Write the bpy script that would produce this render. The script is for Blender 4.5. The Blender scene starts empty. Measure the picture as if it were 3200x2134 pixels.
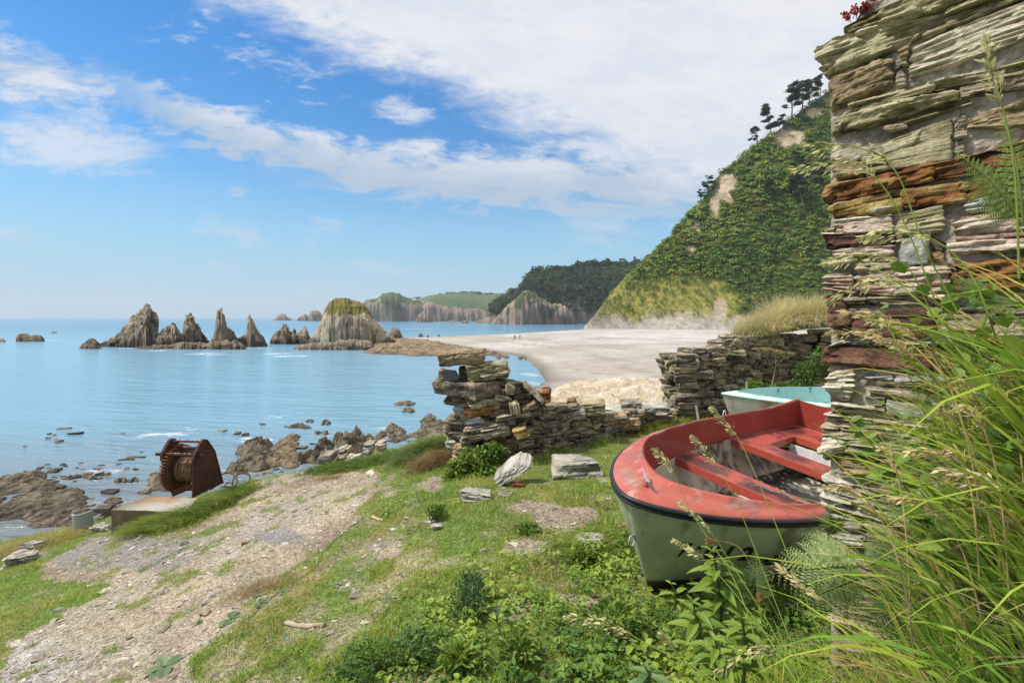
import bpy, math, random
import numpy as np
from math import radians, sin, cos, pi
random.seed(5)
RNG = np.random.default_rng(11)
SC = bpy.context.scene
COL = SC.collection
CAMZ = 8.5
F = 1175.5            # focal length in units of the 2351-wide layout sketch
# ---------------------------------------------------------------- layout helpers
def at(dx, dy, Y):
    return np.array([(dx - F) / F * Y, Y, CAMZ + (729 - dy) / F * Y])
def wY(dy, z=0.0):
    return (CAMZ - z) * F / (dy - 729.0)
def todx(x, y): return F + F * x / y
def tody(y, z): return 729 - F * (z - CAMZ) / y
# ---------------------------------------------------------------- noise
def _h(ix, iy, iz, s):
    n = (ix.astype(np.int64) * 374761393 + iy.astype(np.int64) * 668265263 + iz.astype(np.int64) * 2147483647 + s * 974711) & 0xffffffff
    n = ((n ^ (n >> 13)) * 1274126177) & 0xffffffff
    n = ((n ^ (n >> 16)) * 2246822519) & 0xffffffff
    n = n ^ (n >> 15)
    return (n & 0xffff).astype(np.float64) / 32767.5 - 1.0
def vnoise(P, s=0):
    P = np.asarray(P, float)
    i = np.floor(P); f = P - i
    f = f * f * f * (f * (f * 6 - 15) + 10)
    i = i.astype(np.int64)
    x, y, z = i[..., 0], i[..., 1], i[..., 2]
    fx, fy, fz = f[..., 0], f[..., 1], f[..., 2]
    r = 0
    for a in (0, 1):
        wx = fx if a else 1 - fx
        for b in (0, 1):
            wy = fy if b else 1 - fy
            for c in (0, 1):
                wz = fz if c else 1 - fz
                r = r + wx * wy * wz * _h(x + a, y + b, z + c, s)
    return r
def fbm(P, o=4, s=0, g=0.5):
    P = np.asarray(P, float); r = 0; a = 1; t = 0
    for k in range(o):
        r = r + a * vnoise(P, s + 17 * k); t += a; a *= g
        P = P * 2.07 + 3.1
    return r / t
def ridged(P, o=4, s=0):
    P = np.asarray(P, float); r = 0; a = 1; t = 0
    for k in range(o):
        r = r + a * (1 - 2 * np.abs(vnoise(P, s + 13 * k))); t += a; a *= .55
        P = P * 2.13 + 1.7
    return r / t
def sstep(a, b, x):
    t = np.clip((np.asarray(x, float) - a) / (b - a), 0, 1)
    return t * t * (3 - 2 * t)
def P3(x, y, z): return np.stack(np.broadcast_arrays(np.asarray(x, float), y, z), -1)
def ramp(t, stops):
    t = np.clip(t, 0, 1); xs = [q[0] for q in stops]
    return np.stack([np.interp(t, xs, [q[1][k] for q in stops]) for k in range(3)], -1)
def mixc(a, b, t):
    t = np.asarray(t)[..., None]
    return np.asarray(a) * (1 - t) + np.asarray(b) * t
# ---------------------------------------------------------------- mesh building
def new_mesh(name, V, faces, col=None, smooth=False, mats=(), midx=None, uv=None):
    """faces: list of int arrays (N,3) or (N,4)."""
    me = bpy.data.meshes.new(name)
    V = np.ascontiguousarray(V, np.float32)
    if not isinstance(faces, (list, tuple)): faces = [faces]
    faces = [np.asarray(f, np.int32) for f in faces if len(f)]
    loops = np.concatenate([f.ravel() for f in faces])
    tot = np.concatenate([np.full(len(f), f.shape[1], np.int32) for f in faces])
    st = np.concatenate([[0], np.cumsum(tot)[:-1]]).astype(np.int32)
    me.vertices.add(len(V)); me.vertices.foreach_set('co', V.ravel())
    me.loops.add(len(loops)); me.loops.foreach_set('vertex_index', loops)
    me.polygons.add(len(tot)); me.polygons.foreach_set('loop_start', st); me.polygons.foreach_set('loop_total', tot)
    me.polygons.foreach_set('use_smooth', np.full(len(tot), smooth, bool))
    for m in mats: me.materials.append(m)
    if midx is not None: me.polygons.foreach_set('material_index', np.asarray(midx, np.int32))
    me.update(calc_edges=True)
    if col is not None:
        c = np.ones((len(V), 4), np.float32)
        col = np.asarray(col, np.float32)
        if col.ndim == 1: col = np.tile(col, (len(V), 1))
        c[:, :col.shape[1]] = col
        a = me.color_attributes.new('Col', 'FLOAT_COLOR', 'POINT')
        a.data.foreach_set('color', c.ravel())
    return me
class MB:
    """collects pieces (V, faces, colour) for ONE mesh object"""
    def __init__(s): s.V = []; s.F = {3: [], 4: []}; s.C = []; s.n = 0
    def add(s, V, faces, col=None):
        V = np.asarray(V, float)
        if not isinstance(faces, (list, tuple)): faces = [faces]
        for f in faces:
            f = np.asarray(f)
            if len(f): s.F[f.shape[1]].append(f + s.n)
        s.V.append(V); s.n += len(V)
        if col is None: col = (1, 1, 1)
        c = np.asarray(col, float)
        if c.ndim == 1: c = np.tile(c, (len(V), 1))
        s.C.append(c[:, :3])
        return s
    def build(s, name, mat, parent=None, origin=None, smooth=False):
        V = np.concatenate(s.V)
        if origin is not None: V = V - np.asarray(origin)
        fs = [np.concatenate(s.F[k]) for k in (3, 4) if s.F[k]]
        me = new_mesh(name, V, fs, np.concatenate(s.C), smooth, [mat] if mat else [])
        o = bpy.data.objects.new(name, me); COL.objects.link(o)
        if parent is not None: o.parent = parent
        if origin is not None and parent is None: o.location = tuple(float(q) for q in origin)
        return o
def tag(o, label=None, cat=None, group=None, kind=None):
    if label: o['label'] = label
    if cat: o['category'] = cat
    if group: o['group'] = group
    if not kind and label and cat: kind = 'thing'
    if kind: o['kind'] = kind
    return o
def thing(name, loc, label, cat, group=None, rot=(0, 0, 0)):
    o = bpy.data.objects.new(name, None); COL.objects.link(o)
    o.location = tuple(float(q) for q in loc); o.rotation_euler = rot; o.empty_display_size = .1
    return tag(o, label, cat, group)
def grid_faces(nu, nv, wrap=False):
    i = np.arange(nu - 1)[:, None]; j = np.arange(nv if wrap else nv - 1)[None, :]
    j2 = (j + 1) % nv
    return np.stack([i * nv + j, (i + 1) * nv + j, (i + 1) * nv + j2, i * nv + j2], -1).reshape(-1, 4)
def tube(path, rad, k=8, cap=True):
    path = np.asarray(path, float); n = len(path)
    rad = np.broadcast_to(np.asarray(rad, float), (n,))
    T = np.gradient(path, axis=0); T /= np.linalg.norm(T, axis=1)[:, None] + 1e-9
    up = np.array([0, 0, 1.]) if abs(T[0][2]) < .9 else np.array([1., 0, 0])
    N = np.cross(T[0], up); N /= np.linalg.norm(N); rings = []
    for i in range(n):
        N = N - T[i] * (N @ T[i]); N /= np.linalg.norm(N) + 1e-9
        B = np.cross(T[i], N); a = np.arange(k) / k * 2 * pi
        rings.append(path[i] + rad[i] * (np.cos(a)[:, None] * N + np.sin(a)[:, None] * B))
    V = np.concatenate(rings); Fq = [grid_faces(n, k, True)]
    if cap:
        V = np.concatenate([V, path[:1], path[-1:]]); c0, c1 = n * k, n * k + 1
        j = np.arange(k); j2 = (j + 1) % k
        Fq.append(np.concatenate([np.stack([np.full(k, c0), j, j2], -1), np.stack([np.full(k, c1), (n - 1) * k + j2, (n - 1) * k + j], -1)]))
    return V, Fq
def box(c, s, R=None, bev=0.0):
    c = np.asarray(c, float); s = np.asarray(s, float) / 2
    if bev <= 0:
        V = np.array([[x, y, z] for x in (-1, 1) for y in (-1, 1) for z in (-1, 1)], float) * s
        Fq = np.array([[0, 1, 3, 2], [4, 6, 7, 5], [0, 4, 5, 1], [2, 3, 7, 6], [0, 2, 6, 4], [1, 5, 7, 3]])
    else:
        # rounded in plan: four edges chamfered, top and bottom slightly inset
        b = bev; pts = []
        for z, ins in ((-s[2], b), (-s[2] + b, 0), (s[2] - b, 0), (s[2], b)):
            X, Y = s[0] - ins, s[1] - ins
            pts += [(-X + b, -Y, z), (X - b, -Y, z), (X, -Y + b, z), (X, Y - b, z), (X - b, Y, z), (-X + b, Y, z), (-X, Y - b, z), (-X, -Y + b, z)]
        V = np.array(pts); g = grid_faces(4, 8, True)
        V = np.concatenate([V, [[0, 0, -s[2]], [0, 0, s[2]]]]); j = np.arange(8); j2 = (j + 1) % 8
        Fq = [g, np.concatenate([np.stack([np.full(8, 32), j, j2], -1), np.stack([np.full(8, 33), 24 + j2, 24 + j], -1)])]
    if R is not None: V = V @ np.asarray(R).T
    return V + c, Fq
def rotz(a): return np.array([[cos(a), -sin(a), 0], [sin(a), cos(a), 0], [0, 0, 1.]])
def rotx(a): return np.array([[1., 0, 0], [0, cos(a), -sin(a)], [0, sin(a), cos(a)]])
def roty(a): return np.array([[cos(a), 0, sin(a)], [0, 1., 0], [-sin(a), 0, cos(a)]])
# ---------------------------------------------------------------- materials
def N(nt, t, **k):
    n = nt.nodes.new(t)
    for a, b in k.items(): setattr(n, a, b)
    return n
def vmat(name, rough=.9, fine=40.0, amt=.35, bump=.4, bscale=60.0, stretch=(1, 1, 1), spec=.3, transl=0.0, bdist=.01, sheen=0):
    """surface whose own colours are stored per vertex, broken up by fine procedural noise and bump"""
    m = bpy.data.materials.new(name); m.use_nodes = True; nt = m.node_tree; L = nt.links.new
    p = nt.nodes['Principled BSDF']; p.inputs['Roughness'].default_value = rough
    p.inputs['Specular IOR Level'].default_value = spec
    at_ = N(nt, 'ShaderNodeAttribute', attribute_name='Col')
    tc = N(nt, 'ShaderNodeTexCoord'); mp = N(nt, 'ShaderNodeMapping'); mp.inputs['Scale'].default_value = stretch
    L(tc.outputs['Object'], mp.inputs['Vector'])
    out = at_.outputs['Color']
    if amt > 0:
        nz = N(nt, 'ShaderNodeTexNoise'); nz.inputs['Scale'].default_value = fine; nz.inputs['Detail'].default_value = 5
        nz.inputs['Roughness'].default_value = .65; L(mp.outputs[0], nz.inputs['Vector'])
        mr = N(nt, 'ShaderNodeMapRange'); mr.inputs['From Min'].default_value = .3; mr.inputs['From Max'].default_value = .7
        mr.inputs['To Min'].default_value = 1 - amt; mr.inputs['To Max'].default_value = 1 + amt; L(nz.outputs['Fac'], mr.inputs['Value'])
        mx = N(nt, 'ShaderNodeVectorMath', operation='SCALE'); L(out, mx.inputs[0]); L(mr.outputs[0], mx.inputs['Scale']); out = mx.outputs[0]
    L(out, p.inputs['Base Color'])
    if bump > 0:
        n2 = N(nt, 'ShaderNodeTexNoise'); n2.inputs['Scale'].default_value = bscale; n2.inputs['Detail'].default_value = 6
        n2.inputs['Roughness'].default_value = .7; L(mp.outputs[0], n2.inputs['Vector'])
        b = N(nt, 'ShaderNodeBump'); b.inputs['Strength'].default_value = bump; b.inputs['Distance'].default_value = bdist
        L(n2.outputs['Fac'], b.inputs['Height']); L(b.outputs[0], p.inputs['Normal'])
    if transl > 0:
        tr = N(nt, 'ShaderNodeBsdfTranslucent'); L(out, tr.inputs['Color'])
        ms = N(nt, 'ShaderNodeMixShader'); ms.inputs[0].default_value = transl
        L(p.outputs[0], ms.inputs[1]); L(tr.outputs[0], ms.inputs[2]); L(ms.outputs[0], nt.nodes['Material Output'].inputs['Surface'])
    return m
M = {}
M['stone'] = vmat('slate_stone', .9, 45, .36, .9, 60, (1, 1, 2.4), bdist=.014, spec=.2)
M['rock'] = vmat('sea_rock', .85, 1.2, .3, .8, 2.2, (1.6, 1, .5), bdist=.5)
M['reef'] = vmat('reef_rock', .7, 5, .35, .8, 7, (1, 1, 1), bdist=.12)
M['cliff'] = vmat('far_cliff', .95, .12, .25, .6, .15, (1.6, 1, .6), bdist=4)
M['leaf'] = vmat('leaf', .55, 30, .12, 0, transl=.35, spec=.35)
M['grass'] = vmat('grass_blade', .75, 20, .2, 0, transl=.35, spec=.15)
M['foliage'] = vmat('hill_foliage', .8, .3, .25, 0, transl=.35, spec=.15)
M['bark'] = vmat('bark', .95, 12, .3, .5, 20)
M['wood'] = vmat('weathered_wood', .85, 30, .3, .4, 40, (1, 1, 1))
M['rust'] = vmat('rusted_iron', .9, 28, .45, .7, 45, bdist=.006)
M['concrete'] = vmat('concrete', .95, 35, .22, .4, 70, bdist=.006)
M['plain'] = vmat('plain_paint', .6, 15, .08, .05, 60)
# ================================================================ camera, sun, sky
cd = bpy.data.cameras.new('camera'); cam = bpy.data.objects.new('camera', cd); COL.objects.link(cam)
cd.sensor_width = 36; cd.lens = 18; cd.shift_y = -75 / 3200; cd.clip_start = .05; cd.clip_end = 60000
cam.location = (0, 0, CAMZ); cam.rotation_euler = (pi / 2, 0, 0); SC.camera = cam
SUN_EL, SUN_AZ = radians(56), radians(-96)   # azimuth clockwise from +Y: sun high over the sea to the left
HAZE = True
sd = bpy.data.lights.new('sun', 'SUN'); so = bpy.data.objects.new('sun', sd); COL.objects.link(so)
sd.energy = 3.6; sd.angle = radians(8); sd.color = (1, .93, .82)
so.rotation_euler = (pi / 2 - SUN_EL, 0, pi - SUN_AZ)
SC.view_settings.view_transform = 'Standard'; SC.view_settings.look = 'None'; SC.view_settings.gamma = 1
SC.view_settings.exposure = 0.69
SC.cycles.max_bounces = 6; SC.cycles.diffuse_bounces = 3; SC.cycles.transmission_bounces = 4; SC.cycles.volume_bounces = 0
SC.cycles.transparent_max_bounces = 8; SC.cycles.use_denoising = True
W = bpy.data.worlds.new('World'); SC.world = W; W.use_nodes = True
nt = W.node_tree; L = nt.links.new
class X:
    """tiny expression builder on math nodes"""
    def __init__(s, o): s.o = o
    @staticmethod
    def op(f, *a):
        n = nt.nodes.new('ShaderNodeMath'); n.operation = f
        for i, q in enumerate(a):
            if isinstance(q, X): nt.links.new(q.o, n.inputs[i])
            else: n.inputs[i].default_value = q
        return X(n.outputs[0])
    def __add__(s, b): return X.op('ADD', s, b)
    __radd__ = __add__
    def __sub__(s, b): return X.op('SUBTRACT', s, b)
    def __rsub__(s, b): return X.op('SUBTRACT', b, s)
    def __mul__(s, b): return X.op('MULTIPLY', s, b)
    __rmul__ = __mul__
    def __truediv__(s, b): return X.op('DIVIDE', s, b)
def smooth(x, a, b):
    n = nt.nodes.new('ShaderNodeMapRange'); n.interpolation_type = 'SMOOTHSTEP'
    nt.links.new(x.o, n.inputs['Value']); n.inputs['From Min'].default_value = a; n.inputs['From Max'].default_value = b
    return X(n.outputs[0])
def mx(a, b): return X.op('MAXIMUM', a, b)
def mn(a, b): return X.op('MINIMUM', a, b)
def noise3(vx, vy, vz, sc, det=6, rough=.55, dist=0):
    c = nt.nodes.new('ShaderNodeCombineXYZ')
    for i, q in enumerate((vx, vy, vz)):
        if isinstance(q, X): nt.links.new(q.o, c.inputs[i])
        else: c.inputs[i].default_value = q
    n = nt.nodes.new('ShaderNodeTexNoise'); n.inputs['Scale'].default_value = sc; n.inputs['Detail'].default_value = det
    n.inputs['Roughness'].default_value = rough; n.inputs['Distortion'].default_value = dist
    nt.links.new(c.outputs[0], n.inputs['Vector']); return X(n.outputs['Fac'])
def mixcol(f, a, b):
    n = nt.nodes.new('ShaderNodeMix'); n.data_type = 'RGBA'
    nt.links.new(f.o, n.inputs['Factor'])
    for q, i in ((a, 6), (b, 7)):
        if hasattr(q, 'links'): nt.links.new(q, n.inputs[i])
        else: n.inputs[i].default_value = (*q, 1)
    return n.outputs[2]
sky = N(nt, 'ShaderNodeTexSky', sky_type='NISHITA', sun_disc=False); sky.sun_elevation = SUN_EL; sky.sun_rotation = SUN_AZ
sky.air_density = 1.0; sky.dust_density = .6; sky.ozone_density = 2.2
tc = N(nt, 'ShaderNodeTexCoord'); sp = N(nt, 'ShaderNodeSeparateXYZ'); L(tc.outputs['Generated'], sp.inputs[0])
dx_, dy_, dz_ = X(sp.outputs[0]), X(sp.outputs[1]), X(sp.outputs[2])
yy = mx(dy_, .08); u = dx_ / yy; v = dz_ / yy
zz = mx(dz_, 0.0) + .10; cx, cy = dx_ / zz, dy_ / zz
wn = noise3(u * .9, v * 1.7, 0.0, 3.0, 7, .58) - .5        # billow
wf = noise3(u * 0.8 + v * .5, v * 2.2, 3.0, 24.0, 6, .66, .8) - .5
wm = noise3(u * .8 + v * .4, v * 2.0, 6.0, 9.5, 8, .62, .5) - .5
cn = noise3(cx, cy, 1.0, .9, 7, .6) - .5
# big white bank upper right: above the line v = .36 - .42u
e1 = v - (.352 - .43 * u) + wn * .20 + wm * .12 + wf * .08
big = smooth(e1, -.015, .10) * smooth(u + wn * .3, -1.2, -.30)
# long grey-white band
un = mn(u, 0.0); c2 = un * un * .30 + .266
e2 = mx(0.0, 1.0 - X.op('ABSOLUTE', v - c2 + wn * .05) / (.085 + .03 * u)) + wn * 1.3 + wm * 1.9 + wf * 1.0
band = smooth(e2, .10, .74) * smooth(u + wn * .2, -.86, -.62) * (1.0 - smooth(u, .30, .52))
# lower fringe under the band on the right of it
e2b = mx(0.0, 1.0 - X.op('ABSOLUTE', v - .235 + .1 * u) / .06) + wn * 1.1 + wm * 1.4 + wf * .9
fringe = smooth(e2b, .32, .9) * smooth(u, -.6, -.2) * .55
def blob(cu, cv, ru, rv, tilt, lo, hi):
    du = u - cu; dv = (v - cv) + du * tilt
    q = 1.0 - X.op('SQRT', (du * (1 / ru)) * (du * (1 / ru)) + (dv * (1 / rv)) * (dv * (1 / rv)))
    return smooth(mx(q, -1.0) + wn * 1.1 + wm * 1.5 + wf * 1.0, lo, hi)
b1 = blob(-.95, .475, .30, .095, .20, .05, 1.0)
b2 = blob(-.88, .34, .26, .085, .12, .05, 1.0) * .85
b3 = blob(-1.0, .16, .22, .03, .05, .2, 1.0) * .5
b4 = blob(-.22, .405, .10, .04, .1, .15, .8) * .8
b5 = blob(.30, .30, .3, .09, .2, .0, .6) * .85
b6 = blob(-.20, .27, .12, .035, .1, .2, .9) * .6
b7 = blob(.18, .175, .18, .05, .1, .15, 1.1) * .5
gen = smooth(cn + wf * .4, -.42, -.10) * .95 * (1.0 - smooth(dy_, .22, .58))      # near-full unseen cloud added behind and beside the camera to whiten fill light
m1 = mx(mx(band, fringe), mx(mx(b1, b2), mx(mx(b3, b4), mx(mx(b5, b6), b7))))
m1 = mx(m1, gen)
cover = mn(mx(big * .95, m1 * .88), 1.0)
sh = smooth((v - c2) + wn * .12 + wm * .10 + wf * .05, -.035, .085)         # band: bright tops, grey undersides
sh = mx(sh, smooth(wn + wm * .9 + wf * .4, -.18, .16) * (1.0 - band) * .9)
c_low = mixcol(sh, (3.0, 3.6, 4.35), (5.1, 5.2, 5.5))
c_big = mixcol(smooth(wn + wm * .8 + wf * .5, -.22, .22), (4.7, 4.95, 5.5), (5.6, 5.55, 5.7))
ccol = mixcol(big, c_low, c_big)
hs = N(nt, 'ShaderNodeHueSaturation'); hs.inputs['Saturation'].default_value = 1.18; hs.inputs['Value'].default_value = 1.0; L(sky.outputs[0], hs.inputs['Color'])
hz = smooth(dz_, -.02, .30)
gain = mixcol(smooth(dz_, .12, .46), (.54, .90, .98), (.26, .78, 1.03))
gm = N(nt, 'ShaderNodeVectorMath', operation='MULTIPLY'); L(hs.outputs[0], gm.inputs[0]); L(gain, gm.inputs[1])
base = mixcol(hz, (2.15, 3.75, 5.0), gm.outputs[0])       # pale sea mist low on the horizon
skyc = mixcol(cover, base, ccol)
bg = nt.nodes['Background']; L(skyc, bg.inputs['Color']); bg.inputs['Strength'].default_value = .10
# ================================================================ sea
def sea():
    m = bpy.data.materials.new('sea_water'); m.use_nodes = True
    global nt
    keep = nt; nt = m.node_tree; L = nt.links.new
    p = nt.nodes['Principled BSDF']; p.inputs['Roughness'].default_value = .13; p.inputs['IOR'].default_value = 1.33
    g = N(nt, 'ShaderNodeNewGeometry'); s = N(nt, 'ShaderNodeSeparateXYZ'); L(g.outputs['Position'], s.inputs[0])
    x, y = X(s.outputs[0]), X(s.outputs[1])
    # swell runs in long crests roughly parallel to the picture, tilted like the shore
    a = .16; xr = x * cos(a) - y * sin(a); yr = x * sin(a) + y * cos(a)
    n1 = noise3(xr * .28, yr * 1.0, 0.0, .75, 4, .55, .3)
    n2 = noise3(xr * .35, yr * 1.0, 5.0, 2.6, 4, .6, .2)
    n3 = noise3(xr * .22, yr * .8, 9.0, .16, 3, .5, .4)
    hgt = n1 * .30 + n2 * .085 + n3 * .55
    b = N(nt, 'ShaderNodeBump'); b.inputs['Strength'].default_value = 1.0; b.inputs['Distance'].default_value = 1.7
    L(hgt.o, b.inputs['Height']); L(b.outputs[0], p.inputs['Normal'])
    deep = mixcol(smooth(y, 15.0, 46.0), (.16, .165, .16), (.16, .31, .42))
    deep = mixcol(smooth(y, 120.0, 420.0), deep, (.075, .21, .33))
    # foam: thin broken crests close to the reef and round the stacks
    fn = noise3(xr * .25, yr * 1.0, 2.0, 1.1, 7, .7, .5)
    fn2 = noise3(x, y, 7.0, 1.5, 6, .75)
    foam = None
    for (px, py, rx, ry, ti) in FOAM:
        du = x - px; dv = (y - py) + du * ti
        q = 1.0 - ((du * (1 / rx)) * (du * (1 / rx)) + (dv * (1 / ry)) * (dv * (1 / ry)))
        f = mx(q, 0.0)
        foam = f if foam is None else mx(foam, f)
    fo = smooth(mn(foam, .7) * .30 + fn * .75 + fn2 * .6 - .30, .52, .78) * .85 * smooth(foam, .0, .15)
    L(mixcol(fo, deep, (.8, .82, .84)), p.inputs['Base Color'])
    L((fo * .6 + .17).o, p.inputs['Roughness'])
    nt = keep
    V = np.array([(-9000, -60, 0), (9000, -60, 0), (9000, 9000, 0), (-9000, 9000, 0)], float)
    o = bpy.data.objects.new('sea', new_mesh('sea', V, np.array([[0, 1, 2, 3]]), None, False, [m])); COL.objects.link(o)
    tag(o, kind='structure')
FOAM = []
for dx, dy, wx, wd, ti in [(370, 1000, 85, 1.5, -.12), (430, 985, 40, 1.0, -.1), (20, 1098, 60, .8, -.1), (640, 955, 30, 1.2, -.2), (470, 812, 60, 6, 0), (500, 815, 40, 4, 0),
                           (365, 805, 30, 4, 0), (300, 800, 40, 4, 0), (580, 800, 45, 4, 0), (640, 812, 50, 5, 0), (670, 818, 60, 4, 0), (100, 782, 40, 8, 0), (890, 775, 50, 8, 0),
                           (590, 1010, 60, 1.2, .2), (900, 985, 60, 1.2, .2), (960, 755, 70, 14, 0), (740, 1000, 40, 1, .2), (1215, 860, 30, 3, .8), (1225, 880, 25, 2, .8), (250, 1080, 60, .8, -.1)]:
    Y = wY(dy); FOAM.append(((dx - F) / F * Y, Y, wx / F * Y, wd, ti))
sea()
# ================================================================ beach (with the sea bed it slopes down to)
SHORE = np.array([(-45, 205), (-30, 178), (-12, 140), (1.0, 114), (4.3, 84), (4.8, 68), (2.5, 60), (-3, 49), (-5, 40), (-8, 28), (-14, 18), (-16, 8)], float)
FARSH = np.array([(300, 8), (300, 430), (85, 430), (48, 350), (24, 305), (5, 265), (-12, 234), (-30, 212)], float)
LAND = np.concatenate([SHORE, FARSH])
def inside(x, y, poly):
    r = np.zeros(np.shape(x), bool); n = len(poly)
    for i in range(n):
        x0, y0 = poly[i]; x1, y1 = poly[(i + 1) % n]
        c = ((y0 > y) != (y1 > y))
        with np.errstate(divide='ignore', invalid='ignore'):
            r ^= c & (x < (x1 - x0) * (y - y0) / (y1 - y0 + 1e-12) + x0)
    return r
def pdist(x, y, pl, closed=False):
    d = np.full(np.shape(x), 1e9); n = len(pl)
    for i in range(n if closed else n - 1):
        a = pl[i]; b = pl[(i + 1) % n]; ab = b - a
        t = np.clip(((x - a[0]) * ab[0] + (y - a[1]) * ab[1]) / (ab @ ab), 0, 1)
        d = np.minimum(d, np.hypot(x - a[0] - t * ab[0], y - a[1] - t * ab[1]))
    return d
def beach_z(x, y):
    x = np.asarray(x, float); y = np.asarray(y, float)
    d = pdist(x, y, LAND, True); ins = inside(x, y, LAND)
    z = np.where(ins, 2.35 * (1 - np.exp(-d / 20.)), -np.minimum(.09 * d, 4))
    w = 6 * fbm(P3(x * .02, y * .02, 0), 3, 5)
    z = z + np.where(ins, .16 * np.sin((d + w) * .42) * np.exp(-d / 30.) + .10 * fbm(P3(x * .15, y * .15, 1), 3, 9) * sstep(0, 6, d), 0)
    return z
def beach():
    xs = np.concatenate([np.linspace(-110, -40, 30), np.arange(-38, 130, .9), np.linspace(132, 300, 60)])
    ys = np.concatenate([np.arange(10, 130, .8), np.arange(130, 430, 1.8)])
    x, y = np.meshgrid(xs, ys, indexing='ij'); z = beach_z(x, y)
    d = pdist(x, y, LAND, True); ins = inside(x, y, LAND)
    n = fbm(P3(x * .12, y * .12, 0), 4, 3); n2 = fbm(P3(x * .9, y * .9, 0), 3, 33); n3 = fbm(P3(x * .02, y * .05, 0), 3, 4)
    c = mixc((.435, .385, .335), (.53, .50, .465), np.clip(.5 + n3 * 1.6 + n * .5, 0, 1))
    c = mixc(c, (.68, .67, .65), np.clip(sstep(10, 70, d) * .5 + n * .5 - .1, 0, 1))
    band = sstep(.35, .75, np.sin((d + 9 * fbm(P3(x * .03, y * .03, 2), 3, 8)) * .30 + 1)) * sstep(3, 9, d) * (1 - sstep(40, 80, d))
    c = mixc(c, (.36, .29, .235), band * .35)
    c = c * (1 + .22 * n2)[..., None]
    wr = np.exp(-((z - 1.15 - .25 * n) / .10) ** 2) * sstep(.0, .4, n2 + .3); c = mixc(c, (.20, .16, .12), wr * .55); c = mixc(c, (.16, .13, .10), sstep(.50, .62, fbm(P3(x * .5, y * .5, 4), 3, 77)) * .5)
    wet = 1 - sstep(.12, .55, z)
    c = mixc(c, (.17, .14, .115), wet * .8)
    c = np.where(ins[..., None], c * .73, np.array((.10, .10, .085)))
    m = vmat('pebble_beach', .9, 3.0, .25, .7, 6, bdist=.06)
    V = P3(x, y, z).reshape(-1, 3)
    o = bpy.data.objects.new('beach', new_mesh('beach', V, grid_faces(len(xs), len(ys))[:, ::-1], c.reshape(-1, 3), True, [m])); COL.objects.link(o)
    tag(o, kind='structure')
beach()
# ================================================================ near ground
EX = [-16, -8.8, -7.4, -6.6, -5.6, -5.0, -3.65, -2.5, -1.2, 1, 4, 9, 16]
EY = [10.4, 10.1, 9.9, 9.9, 10.05, 10.0, 10.05, 10.3, 10.4, 11, 12, 13, 14]
def edge_y(x): return np.interp(x, EX, EY)
def ground_z(x, y, fine=True):
    x = np.asarray(x, float); y = np.asarray(y, float)
    z = -1.96 - .23 * np.logaddexp(0, (-x - .35) * 4) / 4
    # bank rising to the right, in front of the ruin wall
    w = x - .55 * np.clip(y, .3, 9); wb = (x - 1.57) * .733 + (y - 2.6) * .68
    bank = np.interp(y, [.2, 1.2, 2.3, 3.5], [1.3, 1.6, .95, .4]) * sstep(.13, .88, w) * (1 - sstep(.12, .6, wb))
    z = z + bank
    if fine:
        z = z + .05 * fbm(P3(x * .7, y * .7, 0), 3, 2) + .022 * fbm(P3(x * 3.1, y * 3.1, 0), 3, 7)
    # rounded shoulder along the seaward edge, then a rough drop to the shore
    e = edge_y(x) + .5 * fbm(P3(x * .5, 0, 0), 3, 21); d = y - e
    drop = np.where(d > -1.2, .22 * (d + 1.2) ** 2, 0)
    drop = np.where(d > 1.2, .22 * 5.76 + 1.15 * (d - 1.2), drop)
    z = z - drop + np.where(d > 0, .35 * fbm(P3(x * .8, y * .8, 0), 3, 12) * sstep(0, 2, d), 0)
    return CAMZ + np.maximum(z, -10.2)
def hit(dx, dy, f=ground_z, y0=.6, y1=60):
    """point where the sight line through a sketch position meets the ground"""
    ux, vz = (dx - F) / F, (729 - dy) / F
    Y = np.linspace(y0, y1, 6000); g = CAMZ + vz * Y - f(ux * Y, Y)
    k = np.argmax(g < 0); Yk = Y[k]
    return np.array([ux * Yk, Yk, float(f(ux * Yk, Yk))])
PATH = np.array([(0, 1640), (0, 1455), (130, 1398), (235, 1350), (225, 1318), (85, 1325), (100, 1290), (190, 1232), (300, 1238), (420, 1215), (520, 1160), (620, 1110), (700, 1082), (860, 1085), (880, 1110), (830, 1170), (780, 1230), (700, 1275), (640, 1330), (560, 1380), (500, 1450), (430, 1520), (390, 1640)], float)
MIDP = np.array([(390, 1640), (500, 1400), (640, 1330), (780, 1230), (860, 1110), (960, 1120), (1000, 1200), (980, 1290), (900, 1360), (830, 1440), (760, 1530), (700, 1640)], float)
BARE = [(1290, 1190, 60, 35), (1200, 1260, 60, 25), (1180, 1405, 55, 25), (1240, 1170, 40, 20), (870, 1260, 50, 20), (1010, 1120, 25, 20), (1330, 1380, 60, 12)]
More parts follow.
